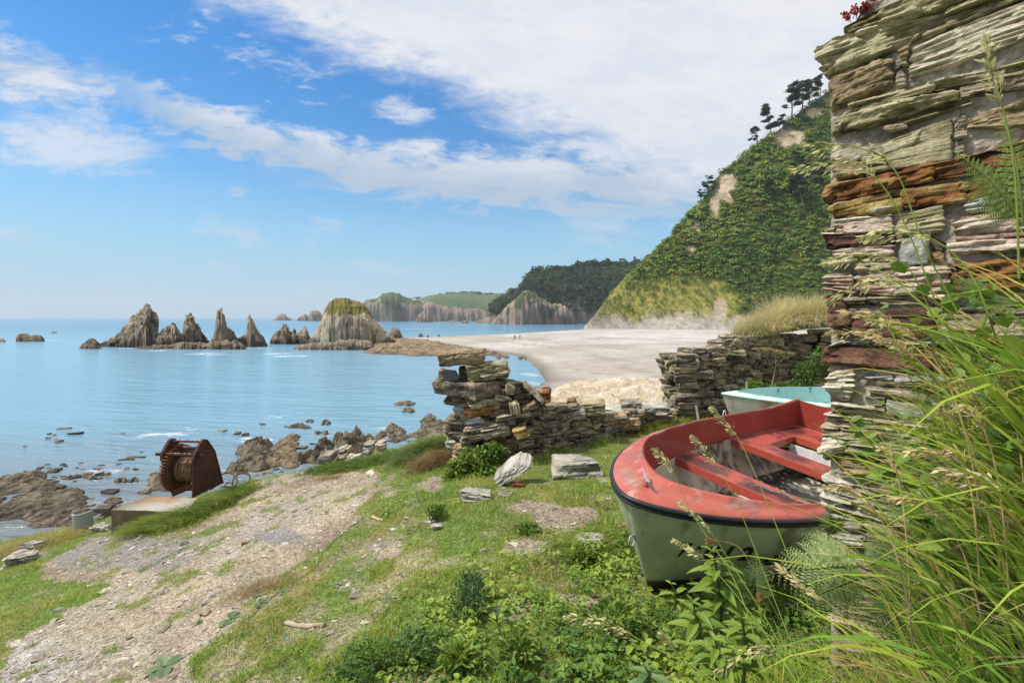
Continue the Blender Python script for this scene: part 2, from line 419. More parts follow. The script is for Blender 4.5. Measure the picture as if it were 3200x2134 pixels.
def cover_mask(x, y):
    """1 where turf covers the ground, 0 on the bare gravel path"""
    yy_ = np.maximum(y, .3); dx = todx(x, yy_); dy = tody(yy_, ground_z(x, y, False))
    n = fbm(P3(x * 1.3, y * 1.3, 0), 4, 41); n2 = fbm(P3(x * 4.5, y * 4.5, 0), 3, 43)
    wx = dx + 60 * n + 24 * n2; wy = dy + 22 * fbm(P3(x * 1.3, y * 1.3, 5), 4, 45) + 10 * n2
    vis = (y > .8)
    p = inside(wx, wy, PATH) & vis; q = inside(wx, wy, MIDP) & vis
    m = np.where(p, .06 + .6 * sstep(.20, .45, n2 + .4 * n), 1.0)
    m = np.where(q & ~p, .55 + .75 * sstep(-.05, .35, n2 + .5 * n), m)
    for bx, by, rx, ry in BARE:
        r = ((wx - bx) / rx) ** 2 + ((wy - by) / ry) ** 2
        m = np.where(vis, np.minimum(m, .1 + .9 * sstep(.5, 1.2, r)), m)
    m = np.where(~p & ~q, m * (1 - .45 * sstep(.15, .45, n2)), m)
    return np.clip(m, 0, 1)
def ground():
    xs = np.concatenate([np.linspace(-40, -9.5, 50), np.arange(-9.4, 4.6, .055), np.linspace(4.7, 40, 70)])
    ys = np.concatenate([np.linspace(-12, .3, 40), np.arange(.35, 11.5, .055), np.linspace(11.6, 20, 40)])
    x, y = np.meshgrid(xs, ys, indexing='ij'); z = ground_z(x, y); m = cover_mask(x, y)
    n = fbm(P3(x * 2.2, y * 2.2, 0), 4, 51); n2 = fbm(P3(x * 9, y * 9, 0), 3, 53); n0 = fbm(P3(x * .6, y * .6, 0), 3, 54)
    dirt = mixc((.235, .192, .14), (.345, .292, .218), np.clip(.5 + n + .5 * n0, 0, 1))
    dirt = mixc(dirt, (.24, .225, .21), sstep(.15, .6, n0 + .3 * n) * .5)            # grey shale patches
    dirt = mixc(dirt, (.16, .115, .075), sstep(.25, .6, -n0 + .4 * n) * .7)
    gx = todx(x, np.maximum(y, .3)); gy = tody(np.maximum(y, .3), z)
    grey = ((gx - 270) / 190) ** 2 + ((gy - 1265) / 48) ** 2
    dirt = mixc(dirt, (.20, .19, .18), (1 - sstep(.7, 1.1, grey + .5 * n)) * .9)
    grey2 = ((gx - 640) / 75) ** 2 + ((gy - 1232) / 20) ** 2
    dirt = mixc(dirt, (.20, .195, .19), (1 - sstep(.7, 1.1, grey2 + .5 * n)) * .9)
    pale = ((gx - 30) / 150) ** 2 + ((gy - 1520) / 60) ** 2
    dirt = mixc(dirt, (.32, .305, .29), (1 - sstep(.6, 1.2, pale + .6 * n)) * .8)
    turf = mixc((.10, .15, .032), (.17, .165, .05), np.clip(.5 + n * 1.2, 0, 1))
    c = mixc(dirt, turf, sstep(.35, .75, m)); c = c * (1 + .25 * n2)[..., None]
    d = y - edge_y(x)
    rockc = mixc((.17, .145, .11), (.30, .27, .23), np.clip(.5 + n, 0, 1))
    c = mixc(c, rockc, sstep(.4, 1.4, d + .6 * n))
    mt = bpy.data.materials.new('ground_soil'); mt.use_nodes = True; t = mt.node_tree; L = t.links.new
    p = t.nodes['Principled BSDF']; p.inputs['Roughness'].default_value = .95; p.inputs['Specular IOR Level'].default_value = .2
    a = N(t, 'ShaderNodeAttribute', attribute_name='Col'); tc = N(t, 'ShaderNodeTexCoord')
    vo = N(t, 'ShaderNodeTexVoronoi'); vo.inputs['Scale'].default_value = 46; L(tc.outputs['Object'], vo.inputs['Vector'])
    v2 = N(t, 'ShaderNodeTexVoronoi'); v2.inputs['Scale'].default_value = 110; L(tc.outputs['Object'], v2.inputs['Vector'])
    def bw(s, lo, hi):
        b = N(t, 'ShaderNodeSeparateColor'); L(s, b.inputs[0]); r = N(t, 'ShaderNodeMapRange'); r.inputs['To Min'].default_value = lo; r.inputs['To Max'].default_value = hi
        L(b.outputs[0], r.inputs['Value']); return r.outputs[0]
    s1 = N(t, 'ShaderNodeVectorMath', operation='SCALE'); L(a.outputs['Color'], s1.inputs[0]); L(bw(vo.outputs['Color'], .62, 1.38), s1.inputs['Scale'])
    s2 = N(t, 'ShaderNodeVectorMath', operation='SCALE'); L(s1.outputs[0], s2.inputs[0]); L(bw(v2.outputs['Color'], .75, 1.3), s2.inputs['Scale'])
    L(s2.outputs[0], p.inputs['Base Color'])
    ad = N(t, 'ShaderNodeMath', operation='ADD'); L(vo.outputs['Distance'], ad.inputs[0]); L(v2.outputs['Distance'], ad.inputs[1])
    b = N(t, 'ShaderNodeBump', invert=True); b.inputs['Strength'].default_value = .7; b.inputs['Distance'].default_value = .012
    L(ad.outputs[0], b.inputs['Height']); L(b.outputs[0], p.inputs['Normal'])
    V = P3(x, y, z).reshape(-1, 3)
    o = bpy.data.objects.new('ground', new_mesh('ground', V, grid_faces(len(xs), len(ys))[:, ::-1], c.reshape(-1, 3), True, [mt])); COL.objects.link(o)
    tag(o, kind='structure')
ground()
# ================================================================ leaf and clump batches
def rdir(n):
    a = RNG.normal(size=(n, 3)); return a / (np.linalg.norm(a, axis=1)[:, None] + 1e-9)
def unit(a): return a / (np.linalg.norm(a, axis=-1, keepdims=True) + 1e-9)
def clumps(P, R, k, leaf, col, flat=.75, cj=.25, up=.35, shell=.72):
    """k leaf-sized faces spread through each crown ball: P (n,3) centres, R (n,) radii, col (n,3)"""
    n = len(P); Rr = np.repeat(R, k); Pc = np.repeat(P, k, 0); Cc = np.repeat(col, k, 0)
    d = rdir(n * k); d[:, 2] = np.abs(d[:, 2]) * .9 + d[:, 2] * .1
    rad = (shell + (1 - shell) * RNG.random(n * k)) * (.8 + .35 * RNG.random(n * k))
    c = Pc + d * (Rr * rad)[:, None] * np.array([1, 1, flat])
    nrm = unit(d + .55 * rdir(n * k) + np.array([0, 0, up]))
    t = unit(np.cross(nrm, rdir(n * k))); b = np.cross(nrm, t)
    s = (leaf * Rr * (.6 + .8 * RNG.random(n * k)))[:, None]
    V = np.stack([c - t * s, c + b * s * .62, c + t * s, c - b * s * .62], 1).reshape(-1, 3)
    Fq = np.arange(n * k * 4).reshape(-1, 4)
    j = 1 + cj * RNG.normal(size=(n * k, 1)); Cv = np.repeat(np.clip(Cc * j, .004, 1), 4, 0)
    return V, Fq, Cv
# ================================================================ rocks with a surveyed skyline
def loaf(pts, Y, df, db=None, zb=-.8, res=None, ns=44, p=.45, jag=.0, stri=0., sf=1., blob_=0., bf=.3, seed=0, dexp=.8, lean=0., crag=0.):
    pts = [p for i, p in enumerate(pts) if i == 0 or p[0] > max(q[0] for q in pts[:i])] + ([(max(q[0] for q in pts) + 4, pts[-1][1])] if pts[-1][0] < max(q[0] for q in pts) else [])
    pts = np.array(pts, float); db = df if db is None else db
    xw = (pts[:, 0] - F) / F * Y; zw = CAMZ + (729 - pts[:, 1]) / F * Y
    if res is None: res = (xw[-1] - xw[0]) / 110
    n = max(12, int((xw[-1] - xw[0]) / res))
    x = np.linspace(xw[0], xw[-1], n); zt = np.interp(x, xw, zw)
    if jag > 0: zt = zt + jag * (np.abs(vnoise(P3(x / res * .22, 0, 0), seed)) - .25 + .5 * vnoise(P3(x / res * .5, 5, 0), seed + 1)) * np.minimum(1, np.maximum(zt - zb, 0) / (jag * 4))
    zt[0] = zt[-1] = zb
    zt = np.maximum(zt, zb + .02); h = (zt - zb) / (zt.max() - zb)
    s = np.linspace(0, 1, ns); ph = pi * (s + .06 * np.sin(2 * pi * s))
    dep = np.clip(h, 0.02, 1) ** dexp
    cy = np.cos(ph)[None, :]; yy_ = np.where(cy > 0, -df * cy, -db * cy) * dep[:, None]
    zz_ = zb + (zt - zb)[:, None] * np.clip(np.sin(ph), 0, 1)[None, :] ** p
    xx = np.repeat(x[:, None], ns, 1)
    if stri > 0:
        q = ridged(P3(xx * sf + .25 * zz_ * sf * lean, zz_ * sf * .10, yy_ * sf * .15), 4, seed + 3)
        yy_ = yy_ + stri * q * np.sign(cy + 1e-9) * -1 * (np.abs(cy) ** .3)
        zz_ = zz_ + .25 * stri * q * (np.sin(ph)[None, :] ** .5) * np.clip(h, 0, 1)[:, None] ** .5
    if crag > 0:
        g_ = P3(xx * .42 + .3 * zz_, yy_ * .42, zz_ * .55); q = ridged(g_, 4, seed + 11); q4 = vnoise(P3(np.floor(xx * 1.1 + .5 * zz_ * lean), np.floor(zz_ * .55 + .8 * vnoise(P3(xx * .3, zz_ * .3, 0), seed + 14)), np.floor(yy_ * .4)) * 3.7, seed + 13)
        yy_ = yy_ - crag * (q - .3 + .5 * q4) * np.sign(cy + 1e-9) * (np.abs(cy) ** .4); xx = xx + .35 * crag * (q4 + q - .3) * np.sin(ph)[None, :]; zz_ = zz_ + .3 * crag * q * np.sin(ph)[None, :] * np.clip(h * 3, 0, 1)[:, None]
    if blob_ > 0:
        q = fbm(P3(xx * bf, yy_ * bf, zz_ * bf), 5, seed + 7); q2 = fbm(P3(xx * bf + 9, yy_ * bf, zz_ * bf), 4, seed + 8)
        yy_ = yy_ + blob_ * q; xx = xx + .5 * blob_ * q2 * np.sin(ph)[None, :]; zz_ = zz_ + .35 * blob_ * q * np.sin(ph)[None, :] * np.clip(h * 3, 0, 1)[:, None]
    xx = xx + yy_ * (xw.mean() / Y)          # the mass runs straight away from the bay, so its sides stay steep
    return P3(xx, Y + yy_, zz_), h
def rock_thing(name, label, cat, pts, Y, df, pal, mat, group=None, green=None, seed=0, smooth=False, dark=None, kind=None, parent=None, **k):
    G, h = loaf(pts, Y, df, seed=seed, **k)
    nu, nv = G.shape[:2]
    ext = G[..., 0].max() - G[..., 0].min(); f = 14. / max(ext, .1)
    a = ridged(P3(G[..., 0] * f * 2.0, G[..., 2] * f * .35, G[..., 1] * f * .4), 4, seed + 21)
    b = fbm(P3(G[..., 0] * f, G[..., 1] * f, G[..., 2] * f), 4, seed + 22)
    c = ramp(.5 + .38 * a + .55 * b, pal)
    if dark is not None:                                 # weed and black lichen of the tide zone
        zt_, dc = dark
        c = mixc(c, dc, (1 - sstep(zt_ * .5, zt_ * 1.3, G[..., 2] + zt_ * .5 * b)) * .85)
    if green is not None:
        gc, gz = green; w = sstep(-.3, .3, (G[..., 2] - gz(G[..., 0], b)))
        c = mixc(c, mixc(gc[0], gc[1], np.clip(.5 + b * 1.4, 0, 1)), w)
    org = np.array([G[..., 0].mean(), Y, 0.0])
    o = bpy.data.objects.new(name, new_mesh(name, G.reshape(-1, 3) - org, grid_faces(nu, nv)[:, ::-1] if False else grid_faces(nu, nv), c.reshape(-1, 3), smooth, [mat])); COL.objects.link(o)
    o.location = org
    tag(o, label, cat, group, kind)
    if parent is not None: o.parent = parent
    return o, G
PAL_STACK = [(0, (.05, .036, .024)), (.35, (.125, .093, .062)), (.6, (.23, .178, .125)), (1, (.38, .31, .23))]
PAL_TAN = [(0, (.07, .058, .04)), (.3, (.20, .165, .11)), (.6, (.34, .285, .20)), (1, (.48, .41, .31))]
PAL_REEF = [(0, (.035, .028, .021)), (.4, (.085, .066, .046)), (.65, (.145, .112, .074)), (1, (.235, .185, .13))]
PAL_CLIFF = [(0, (.055, .042, .034)), (.4, (.13, .10, .08)), (.65, (.20, .155, .125)), (1, (.31, .25, .20))]
TIDE = (.062, .048, .034)
G_OL = ((.085, .085, .020), (.14, .11, .028))
G_GR = ((.035, .065, .018), (.075, .095, .028))
SG = 'sea stacks standing off the beach'
rock_thing('sea_stack', 'largest pointed sea stack with a steep right face and green tufts on its peak', 'sea stack',
  [(212, 797), (232, 789), (252, 778), (270, 768), (283, 752), (296, 741), (310, 727), (322, 713), (331, 703), (336, 698), (342, 699), (346, 708), (352, 712), (358, 722), (361, 740), (362, 762), (368, 775), (385, 790), (392, 797)],
  150, 6.5, PAL_STACK, M['rock'], SG, seed=31, crag=1.3, jag=.5, stri=.9, sf=.55, blob_=1.5, bf=.28, p=.5, dark=(2.2, TIDE), lean=.6, green=(G_GR, lambda x, b: 11.2 - 3.5 * b + 40 * (b < .12)))
rock_thing('sea_stack', 'low lumpy brown rock saddle between the largest stack and the next thin one', 'sea stack',
  [(335, 798), (352, 780), (366, 765), (380, 752), (394, 746), (404, 749), (410, 760), (420, 768), (430, 785), (440, 798)],
  147, 5.5, PAL_STACK, M['rock'], SG, seed=32, crag=1.1, jag=.5, stri=.7, sf=.6, blob_=1.4, bf=.35, p=.55, dark=(2.4, TIDE), lean=.5)
rock_thing('sea_stack', 'short blocky sea stack with a flat top, second spire from the largest stack', 'sea stack',
  [(404, 798), (415, 780), (420, 765), (422, 745), (426, 728), (430, 722), (440, 723), (443, 734), (447, 742), (455, 748), (460, 758), (468, 770), (478, 782), (490, 798)],
  149, 4.2, PAL_STACK, M['rock'], SG, seed=33, crag=0.8, jag=.5, stri=.7, sf=.7, blob_=.9, bf=.4, p=.45, dark=(2.2, TIDE), lean=.2)
rock_thing('sea_stack', 'tall slim twin tipped sea stack, third spire of the row', 'sea stack',
  [(455, 799), (478, 784), (490, 774), (493, 760), (495, 735), (498, 717), (502, 711), (506, 716), (509, 710), (513, 722), (518, 738), (524, 752), (534, 762), (544, 775), (553, 798)],
  150, 4.2, PAL_STACK, M['rock'], SG, seed=34, crag=0.7, jag=.6, stri=.8, sf=.8, blob_=.8, bf=.4, p=.42, dark=(2.2, TIDE), lean=.25)
rock_thing('sea_stack', 'thin pointed sea stack on a wide cone, standing apart at the row end', 'sea stack',
  [(518, 797), (535, 786), (552, 775), (564, 765), (569, 752), (571, 735), (574, 723), (577, 729), (581, 740), (588, 752), (597, 765), (607, 776), (613, 797)],
  152, 4.6, PAL_STACK, M['rock'], SG, seed=35, crag=0.7, jag=.5, stri=.8, sf=.7, blob_=.8, bf=.4, p=.5, dark=(2.2, TIDE), lean=.2)
rock_thing('reef_rock', 'long low reef ledge lying along the foot of the sea stacks', 'reef',
  [(300, 803), (330, 797), (360, 795), (400, 792), (430, 790), (470, 788), (505, 786), (540, 786), (556, 790), (565, 800)],
  140, 4.5, PAL_REEF, M['rock'], seed=36, crag=0.8, jag=.8, stri=.5, sf=.8, blob_=1.0, bf=.5, p=.6, lean=.5)
rock_thing('reef_rock', 'smooth brown rock at the seaward end of the stack row', 'rock',
  [(181, 801), (190, 790), (205, 779), (217, 778), (226, 786), (230, 801)], 141, 3, PAL_REEF, M['rock'], seed=37, crag=0.4, jag=.2, stri=.2, sf=.8, blob_=.6, bf=.5, p=.6)
rock_thing('reef_rock', 'dark flat reef rock awash near the picture edge, beyond the bay', 'rock',
  [(37, 777), (44, 768), (58, 767), (72, 771), (86, 769), (97, 773), (103, 783)], 184, 4, PAL_REEF, M['rock'], seed=38, crag=0.4, jag=.3, blob_=.7, bf=.4, p=.7)
rock_thing('reef_rock', 'tiny dark rock awash at the very edge of the picture', 'rock',
  [(-14, 785), (-4, 778), (8, 778), (14, 785)], 180, 3, PAL_REEF, M['rock'], seed=39, blob_=.4, bf=.5, p=.7)
rock_thing('reef_rock', 'tiny dark rock awash farthest out in the bay', 'rock',
  [(116, 765), (121, 761), (128, 762), (133, 765.5)], 280, 3, PAL_REEF, M['rock'], seed=40, blob_=.4, bf=.5, p=.7)
# the domed stack with its cap of turf
capz = lambda x, b: 9.6 + .9 * b * 3 - .010 * (x + 52) ** 2
rock_thing('sea_stack', 'broad domed sea stack with vertical ribs and a cap of olive turf', 'sea stack',
  [(690, 798), (702, 788), (714, 776), (724, 762), (733, 748), (740, 732), (746, 712), (752, 700), (760, 692), (768, 687), (785, 685), (800, 687), (815, 692), (832, 698), (843, 708), (850, 722), (858, 735), (868, 747), (880, 757), (893, 768), (904, 779), (912, 795)],
  163, 11, [(0, (.05, .043, .03)), (.3, (.19, .155, .10)), (.55, (.36, .305, .215)), (1, (.50, .43, .32))], M['rock'], SG, seed=51, crag=0.45, jag=.15, stri=1.35, sf=.75, blob_=.7, bf=.2, p=.42, res=.22, ns=70, dark=(2.0, (.04, .033, .025)), lean=.12,
  green=(((.115, .115, .028), (.19, .14, .036)), capz))
rock_thing('sea_stack', 'ragged row of low brown fins close beside the domed stack', 'sea stack',
  [(620, 790), (626, 772), (634, 762), (641, 764), (648, 753), (655, 748), (660, 757), (666, 770), (674, 760), (682, 772), (692, 761), (701, 756), (707, 768), (713, 780), (722, 795)],
  166, 4.5, PAL_STACK, M['rock'], SG, seed=52, crag=0.8, jag=1.2, stri=.9, sf=.9, blob_=.8, bf=.5, p=.5, dark=(1.8, TIDE), lean=.3)
rock_thing('reef_rock', 'long dark slab ledge in front of the domed stack', 'reef',
  [(648, 812), (668, 803), (690, 794), (715, 790), (755, 786), (800, 783), (838, 782), (852, 786), (858, 797), (863, 812)],
  137, 4.5, [(0, (.04, .033, .026)), (.4, (.11, .09, .065)), (.7, (.20, .165, .12)), (1, (.28, .235, .17))], M['rock'], seed=53, crag=0.5, jag=.3, stri=.6, sf=1.2, blob_=.8, bf=.4, p=.5, lean=.5)
rock_thing('reef_rock', 'small upright block rock just past the domed stack foot', 'rock',
  [(890, 779), (896, 763), (903, 753), (913, 754), (921, 764), (926, 779)], 190, 2.5, PAL_STACK, M['rock'], seed=54, jag=.3, stri=.4, sf=1, blob_=.5, bf=.6, p=.45)
for i, (x0, x1, y, Y, lb) in enumerate([(960, 972, 766, 212, 'tiny dark rock in the far bay nearest the domed stack'), (978, 986, 769, 200, 'tiny dark rock in the shallows where the beach spit begins'), (1004, 1012, 768, 212, 'tiny dark rock off the beach spit, next to a second one'),
     (1253, 1266, 762, 270, 'lone grey rock at the far edge of the beach')]):
    rock_thing('reef_rock', lb, 'rock', [(x0, y + 8), (x0 + 2, y), (x1 - 3, y - 1), (x1, y + 8)], Y, 1.2, PAL_REEF, M['rock'], 'small rocks off the beach spit', seed=60 + i, blob_=.3, bf=1, p=.6, res=.1, ns=16)
# ---------------------------------------------------------------- brown weed-covered shelf joining the stack to the beach
def shelf(name, label, poly, zmax, f, pal, mat, res, seed, edge=4., aniso=1., ang=0., kind=None, cat='rock shelf', rid=.6, base=None, green=0):
    poly = np.array(poly, float); x0, y0 = poly.min(0) - edge; x1, y1 = poly.max(0) + edge
    xs = np.arange(x0, x1, res); ys = np.arange(y0, y1, res * 1.0)
    x, y = np.meshgrid(xs, ys, indexing='ij')
    d = np.where(inside(x, y, poly), 1, -1) * pdist(x, y, poly, True) + edge * .8 * fbm(P3(x * .25, y * .25, 0), 3, seed)
    xr = x * cos(ang) - y * sin(ang); yr = x * sin(ang) + y * cos(ang)
    q = rid * ridged(P3(xr * f * aniso, yr * f, 0), 4, seed + 2) + (1 - rid) * fbm(P3(x * f * 2, y * f * 2, 0), 4, seed + 3) * 1.6
    g0 = 0 if base is None else base(x, y)
    z = g0 + zmax * sstep(-edge * .4, edge, d) * np.clip(.35 + .9 * q, -.2, 1.3) - .7 * (1 - sstep(-edge * .6, edge * .2, d))
    b = fbm(P3(x * f * 3, y * f * 3, 0), 4, seed + 5)
    c = ramp(.45 + .5 * q + .5 * b, pal)
    if base is None: c = mixc(c, (.05, .042, .03), (1 - sstep(.05, .45, z)) * .7)
    org = np.array([x.mean(), y.mean(), 0.])
    o = bpy.data.objects.new(name, new_mesh(name, P3(x, y, z).reshape(-1, 3) - org, grid_faces(len(xs), len(ys))[:, ::-1], c.reshape(-1, 3), False, [mat])); COL.objects.link(o)
    o.location = org; tag(o, label, cat, None, kind); return o
def xy(dx, dy, z=0): Y = wY(dy, z); return ((dx - F) / F * Y, Y)
shelf('rock_shelf', 'low brown weed covered rock shelf between domed stack and beach',
  [xy(850, 812), xy(960, 818), xy(1070, 815), xy(1130, 817), xy(1175, 816, .3), xy(1130, 806, .5), xy(1060, 795, .5), xy(1010, 785, .5), xy(960, 779, .5), xy(900, 778), xy(840, 790)], 1.25, .35,
  [(0, (.06, .048, .033)), (.4, (.15, .11, .07)), (.7, (.25, .185, .11)), (1, (.33, .26, .17))], M['rock'], .5, 71, edge=3.0)
# pale tilted strata at the near end of the beach
shelf('rock_shelf', 'pale tan tilted rock strata at the near end of the beach',
  [(2.2, 47), (5, 55), (10, 56), (17, 52), (24, 44), (20, 32), (12, 30), (6, 33), (3, 38)], 1.5, .42,
  [(0, (.20, .18, .16)), (.35, (.34, .28, .20)), (.65, (.44, .36, .25)), (1, (.50, .46, .40))], M['reef'], .17, 72, edge=2.5, aniso=.28, ang=.5, rid=.8, base=beach_z)
# ---------------------------------------------------------------- near reef below the edge
RK = dict(blob_=.65, bf=1.1, p=.85, stri=.16, sf=2.2, jag=.10, lean=.8, dexp=.4)
def near(pts, dyb, label, df=1.6, seed=0, pal=None, H=.34, tall=None, **k):
    """low reef rock: its footprint on the water is laid out from the measured outline, then raised as split, tilted ribs"""
    H = tall or H; pal = pal or PAL_NEAR; r_ = np.random.default_rng(seed); q_ = []; m = -1e9
    for p_ in pts:
        if p_[0] > m: q_.append(p_); m = p_[0]
    sh_ = H * .75 / wY(dyb) * F
    top = [xy(a_, min(b_ + sh_, dyb - 3)) for a_, b_ in q_]; x0, x1 = q_[0][0], q_[-1][0]; w0 = x1 - x0
    bot = [xy(x1 - .03 * w0, dyb), xy(x1 - .25 * w0, dyb + 3), xy(x0 + .5 * w0, dyb - 1), xy(x0 + .22 * w0, dyb + 3), xy(x0 + .03 * w0, dyb)]
    poly = np.array(top + bot, float); sz = min(np.ptp(poly[:, 0]), np.ptp(poly[:, 1])); edge = min(.5, .28 * sz); res = max(.035, sz / 75)
    lo, hi = poly.min(0) - edge, poly.max(0) + edge; res = max(res, math.sqrt(np.prod(hi - lo) / 26000))
    x, y = np.meshgrid(np.arange(lo[0], hi[0], res), np.arange(lo[1], hi[1], res), indexing='ij'); wob = fbm(P3(x * 1.1, y * 1.1, seed), 4, seed)
    d = np.where(inside(x, y, poly), 1, -1) * pdist(x, y, poly, True) + edge * 1.1 * wob
    a = r_.uniform(.15, .75); xr = x * cos(a) - y * sin(a); yr = x * sin(a) + y * cos(a); wp = .25 * fbm(P3(x * .9, y * .9, 3), 3, seed + 1)
    rib = np.abs(((xr + wp) * 2.1 / max(H * 2.2, .7)) % 1 - .35); rib = np.where(rib < .35, rib / .35, 1 - (rib - .35) / .65)          # saw-toothed beds
    q = ridged(P3(xr * 2.4, yr * .7, 0), 4, seed + 2); q2 = fbm(P3(x * 3.5, y * 3.5, 0), 4, seed + 3); q3 = fbm(P3(x * .8, y * .8, 7), 3, seed + 4)
    z = sstep(-edge * .2, edge, d) ** .7 * H * np.clip(.62 + .55 * q3 + .42 * (q - .3) + .30 * q2 + .28 * (rib - .5), .05, 1.5) - .5 * (1 - sstep(-edge * .5, edge * .15, d))
    c = ramp(.40 + .42 * (q - .3) + .5 * q2 + .25 * (rib - .5), pal); c = mixc(c, (.05, .04, .028), (1 - sstep(.01, .14, z)) * .7); c = mixc(c, (.25, .185, .085), sstep(.2, .5, fbm(P3(x * 2.2, y * 2.2, 9), 3, seed + 6)) * .4)
    org = np.array([x.mean(), y.mean(), 0.]); o = bpy.data.objects.new('reef_rock', new_mesh('reef_rock', P3(x, y, z).reshape(-1, 3) - org, grid_faces(*x.shape)[:, ::-1], c.reshape(-1, 3), False, [M['reef']])); COL.objects.link(o); o.location = org
    return tag(o, label, 'rock', 'reef rocks below the grassy edge')
PAL_NEAR = [(0, (.035, .029, .022)), (.4, (.095, .076, .052)), (.65, (.165, .132, .088)), (1, (.26, .215, .15))]
near([(-60, 1120), (-30, 1098), (0, 1092), (45, 1088), (80, 1077), (100, 1080), (120, 1098), (130, 1120)], 1135, 'brown reef rock at the picture edge, upper of the pair nearest the lawn', 1.3, 81)
near([(-70, 1180), (0, 1148), (60, 1131), (120, 1117), (190, 1117), (196, 1132), (170, 1160), (120, 1190)], 1196, 'widest flat ribbed reef rock below the grassy left edge', 1.9, 82)
near([(70, 1215), (112, 1180), (150, 1158), (195, 1147), (205, 1160), (196, 1195), (180, 1212)], 1212, 'humped dark reef rock just behind the grey pipe', 1.2, 83)
near([(222, 1172), (232, 1150), (245, 1130), (262, 1118), (271, 1122), (262, 1150), (252, 1172)], 1176, 'narrow slanting reef fin rising beside the winch slab', .8, 84)
near([(140, 1097), (170, 1090), (205, 1080), (222, 1086), (200, 1092), (228, 1097)], 1099, 'low broken reef scrap awash in front of the winch', .6, 85)
near([(262, 1106), (270, 1094), (285, 1088), (294, 1092), (292, 1106)], 1108, 'small dark rock in the water, left of a pair by the winch', .6, 86)
near([(295, 1105), (302, 1091), (312, 1086), (320, 1090), (321, 1105)], 1106, 'small round rock in the water, right of a pair by the winch', .6, 87)
near([(322, 1140), (328, 1092), (342, 1077), (360, 1074), (385, 1090), (400, 1140)], 1128, 'grey boulder half hidden behind the winch gear wheel', .9, 88)
near([(516, 1105), (528, 1066), (545, 1034), (560, 1008), (578, 999), (600, 996), (622, 994), (628, 1003), (612, 1030), (600, 1060), (590, 1085), (570, 1105)], 1082, 'big knobbly brown reef rock right of the wire loops', 2.2, 89, tall=.7)
near([(588, 1085), (605, 1050), (625, 1018), (648, 1000), (664, 989), (688, 987), (692, 998), (676, 1020), (668, 1050), (650, 1080)], 1075, 'rust brown reef rock beside a tide pool', 1.8, 90, blob_=.7, pal=[(0, (.05, .038, .026)), (.4, (.13, .098, .06)), (.65, (.21, .16, .095)), (1, (.30, .235, .15))])
near([(655, 1085), (690, 1062), (705, 1030), (720, 1008), (735, 998), (748, 992), (756, 998), (757, 1030), (758, 1062), (740, 1085)], 1064, 'upturned grey reef slab with a sharp vertical edge', 1.6, 91, tall=.75)
near([(764, 1075), (768, 1040), (771, 990), (782, 978), (797, 984), (810, 976), (826, 970), (838, 984), (848, 975), (855, 1000), (862, 1018), (866, 1070)], 1062, 'tall blocky brown reef rock behind the stone pile', 1.6, 92, tall=1.0)
near([(842, 1030), (852, 1008), (862, 996), (874, 1000), (880, 1030)], 1032, 'low grey rock leaning on the tall blocky reef rock', .8, 93)
near([(866, 1002), (874, 988), (888, 976), (900, 966), (908, 970), (910, 990), (908, 1002)], 1003, 'dark reef rock with a raised knob, beyond the pale slab', 1.0, 94)
near([(900, 1022), (905, 990), (915, 975), (930, 988), (942, 1000), (950, 1022)], 1015, 'thin slanting reef rock beyond the pale flat slab', 1.0, 95)
near([(940, 1015), (952, 985), (962, 968), (975, 948), (990, 944), (1005, 958), (1025, 972), (1040, 1015)], 1004, 'dark reef rock touching the left side of the pillar', 1.4, 96)
near([(735, 972), (742, 962), (752, 960), (757, 972)], 975, 'tiny reef rock with a raised tip in the water beyond the pile', .5, 97)
near([(655, 980), (670, 972), (690, 968), (705, 975), (712, 980)], 983, 'flat dark rock awash above the rust brown reef', .6, 98)
near([(700, 965), (712, 957), (720, 966)], 968, 'tiny dark rock alone in the shallows', .4, 99)
near([(720, 992), (735, 985), (748, 984), (756, 992)], 996, 'tiny dark rock just above the sharp edged slab', .4, 100)
near([(1138, 818), (1148, 812), (1162, 816), (1168, 821)], 822, 'small tan rock in the cove water behind the pillar top', .8, 101)
near([(1190, 822), (1200, 818), (1212, 823)], 824, 'small dark rock at the cove edge near the beach', .8, 102)
near([(905, 925), (925, 920), (945, 924), (950, 928)], 930, 'flat weed covered rock awash left of the pillar', .5, 103)
near([(920, 940), (930, 935), (945, 939), (950, 945)], 946, 'flat dark rock awash nearer the shore, left of the pillar', .5, 104)
def shore_rubble():
    n = 1500; dx = RNG.uniform(-40, 1040, n); dy = 950 + RNG.random(n) ** .8 * 260; q = np.array([xy(a, b) for a, b in zip(dx, dy)]); x, y = q[:, 0], q[:, 1]
    k = (RNG.random(n) < np.clip(.10 + 1.3 * fbm(P3(x * .35, y * .35, 0), 3, 171), 0, 1) * sstep(45, 26, y)) & (y > 14); x, y = x[k], y[k]; m = len(x); s = .05 + .16 * RNG.random(m) ** 2.2
    b = np.array([[i, j, l] for i in (-1, 1) for j in (-1, 1) for l in (-1, 1)], float); V = b[None] * (1 + .5 * RNG.normal(size=(m, 8, 3)).clip(-1, 1)) * np.stack([s * RNG.uniform(.8, 1.8, m), s, s * RNG.uniform(.3, .8, m)], -1)[:, None] + P3(x, y, 0 * x + .01)[:, None]
    f = np.array([[0, 1, 3, 2], [4, 6, 7, 5], [0, 4, 5, 1], [2, 3, 7, 6], [0, 2, 6, 4], [1, 5, 7, 3]]); mb = MB(); mb.add(V.reshape(-1, 3), (np.arange(m)[:, None, None] * 8 + f[None]).reshape(-1, 4), np.repeat(ramp(RNG.random(m), PAL_NEAR), 8, 0)); tag(mb.build('shore_rubble', M['reef']), 'small dark rubble awash between the reef rocks', 'rubble', kind='stuff')
shore_rubble()
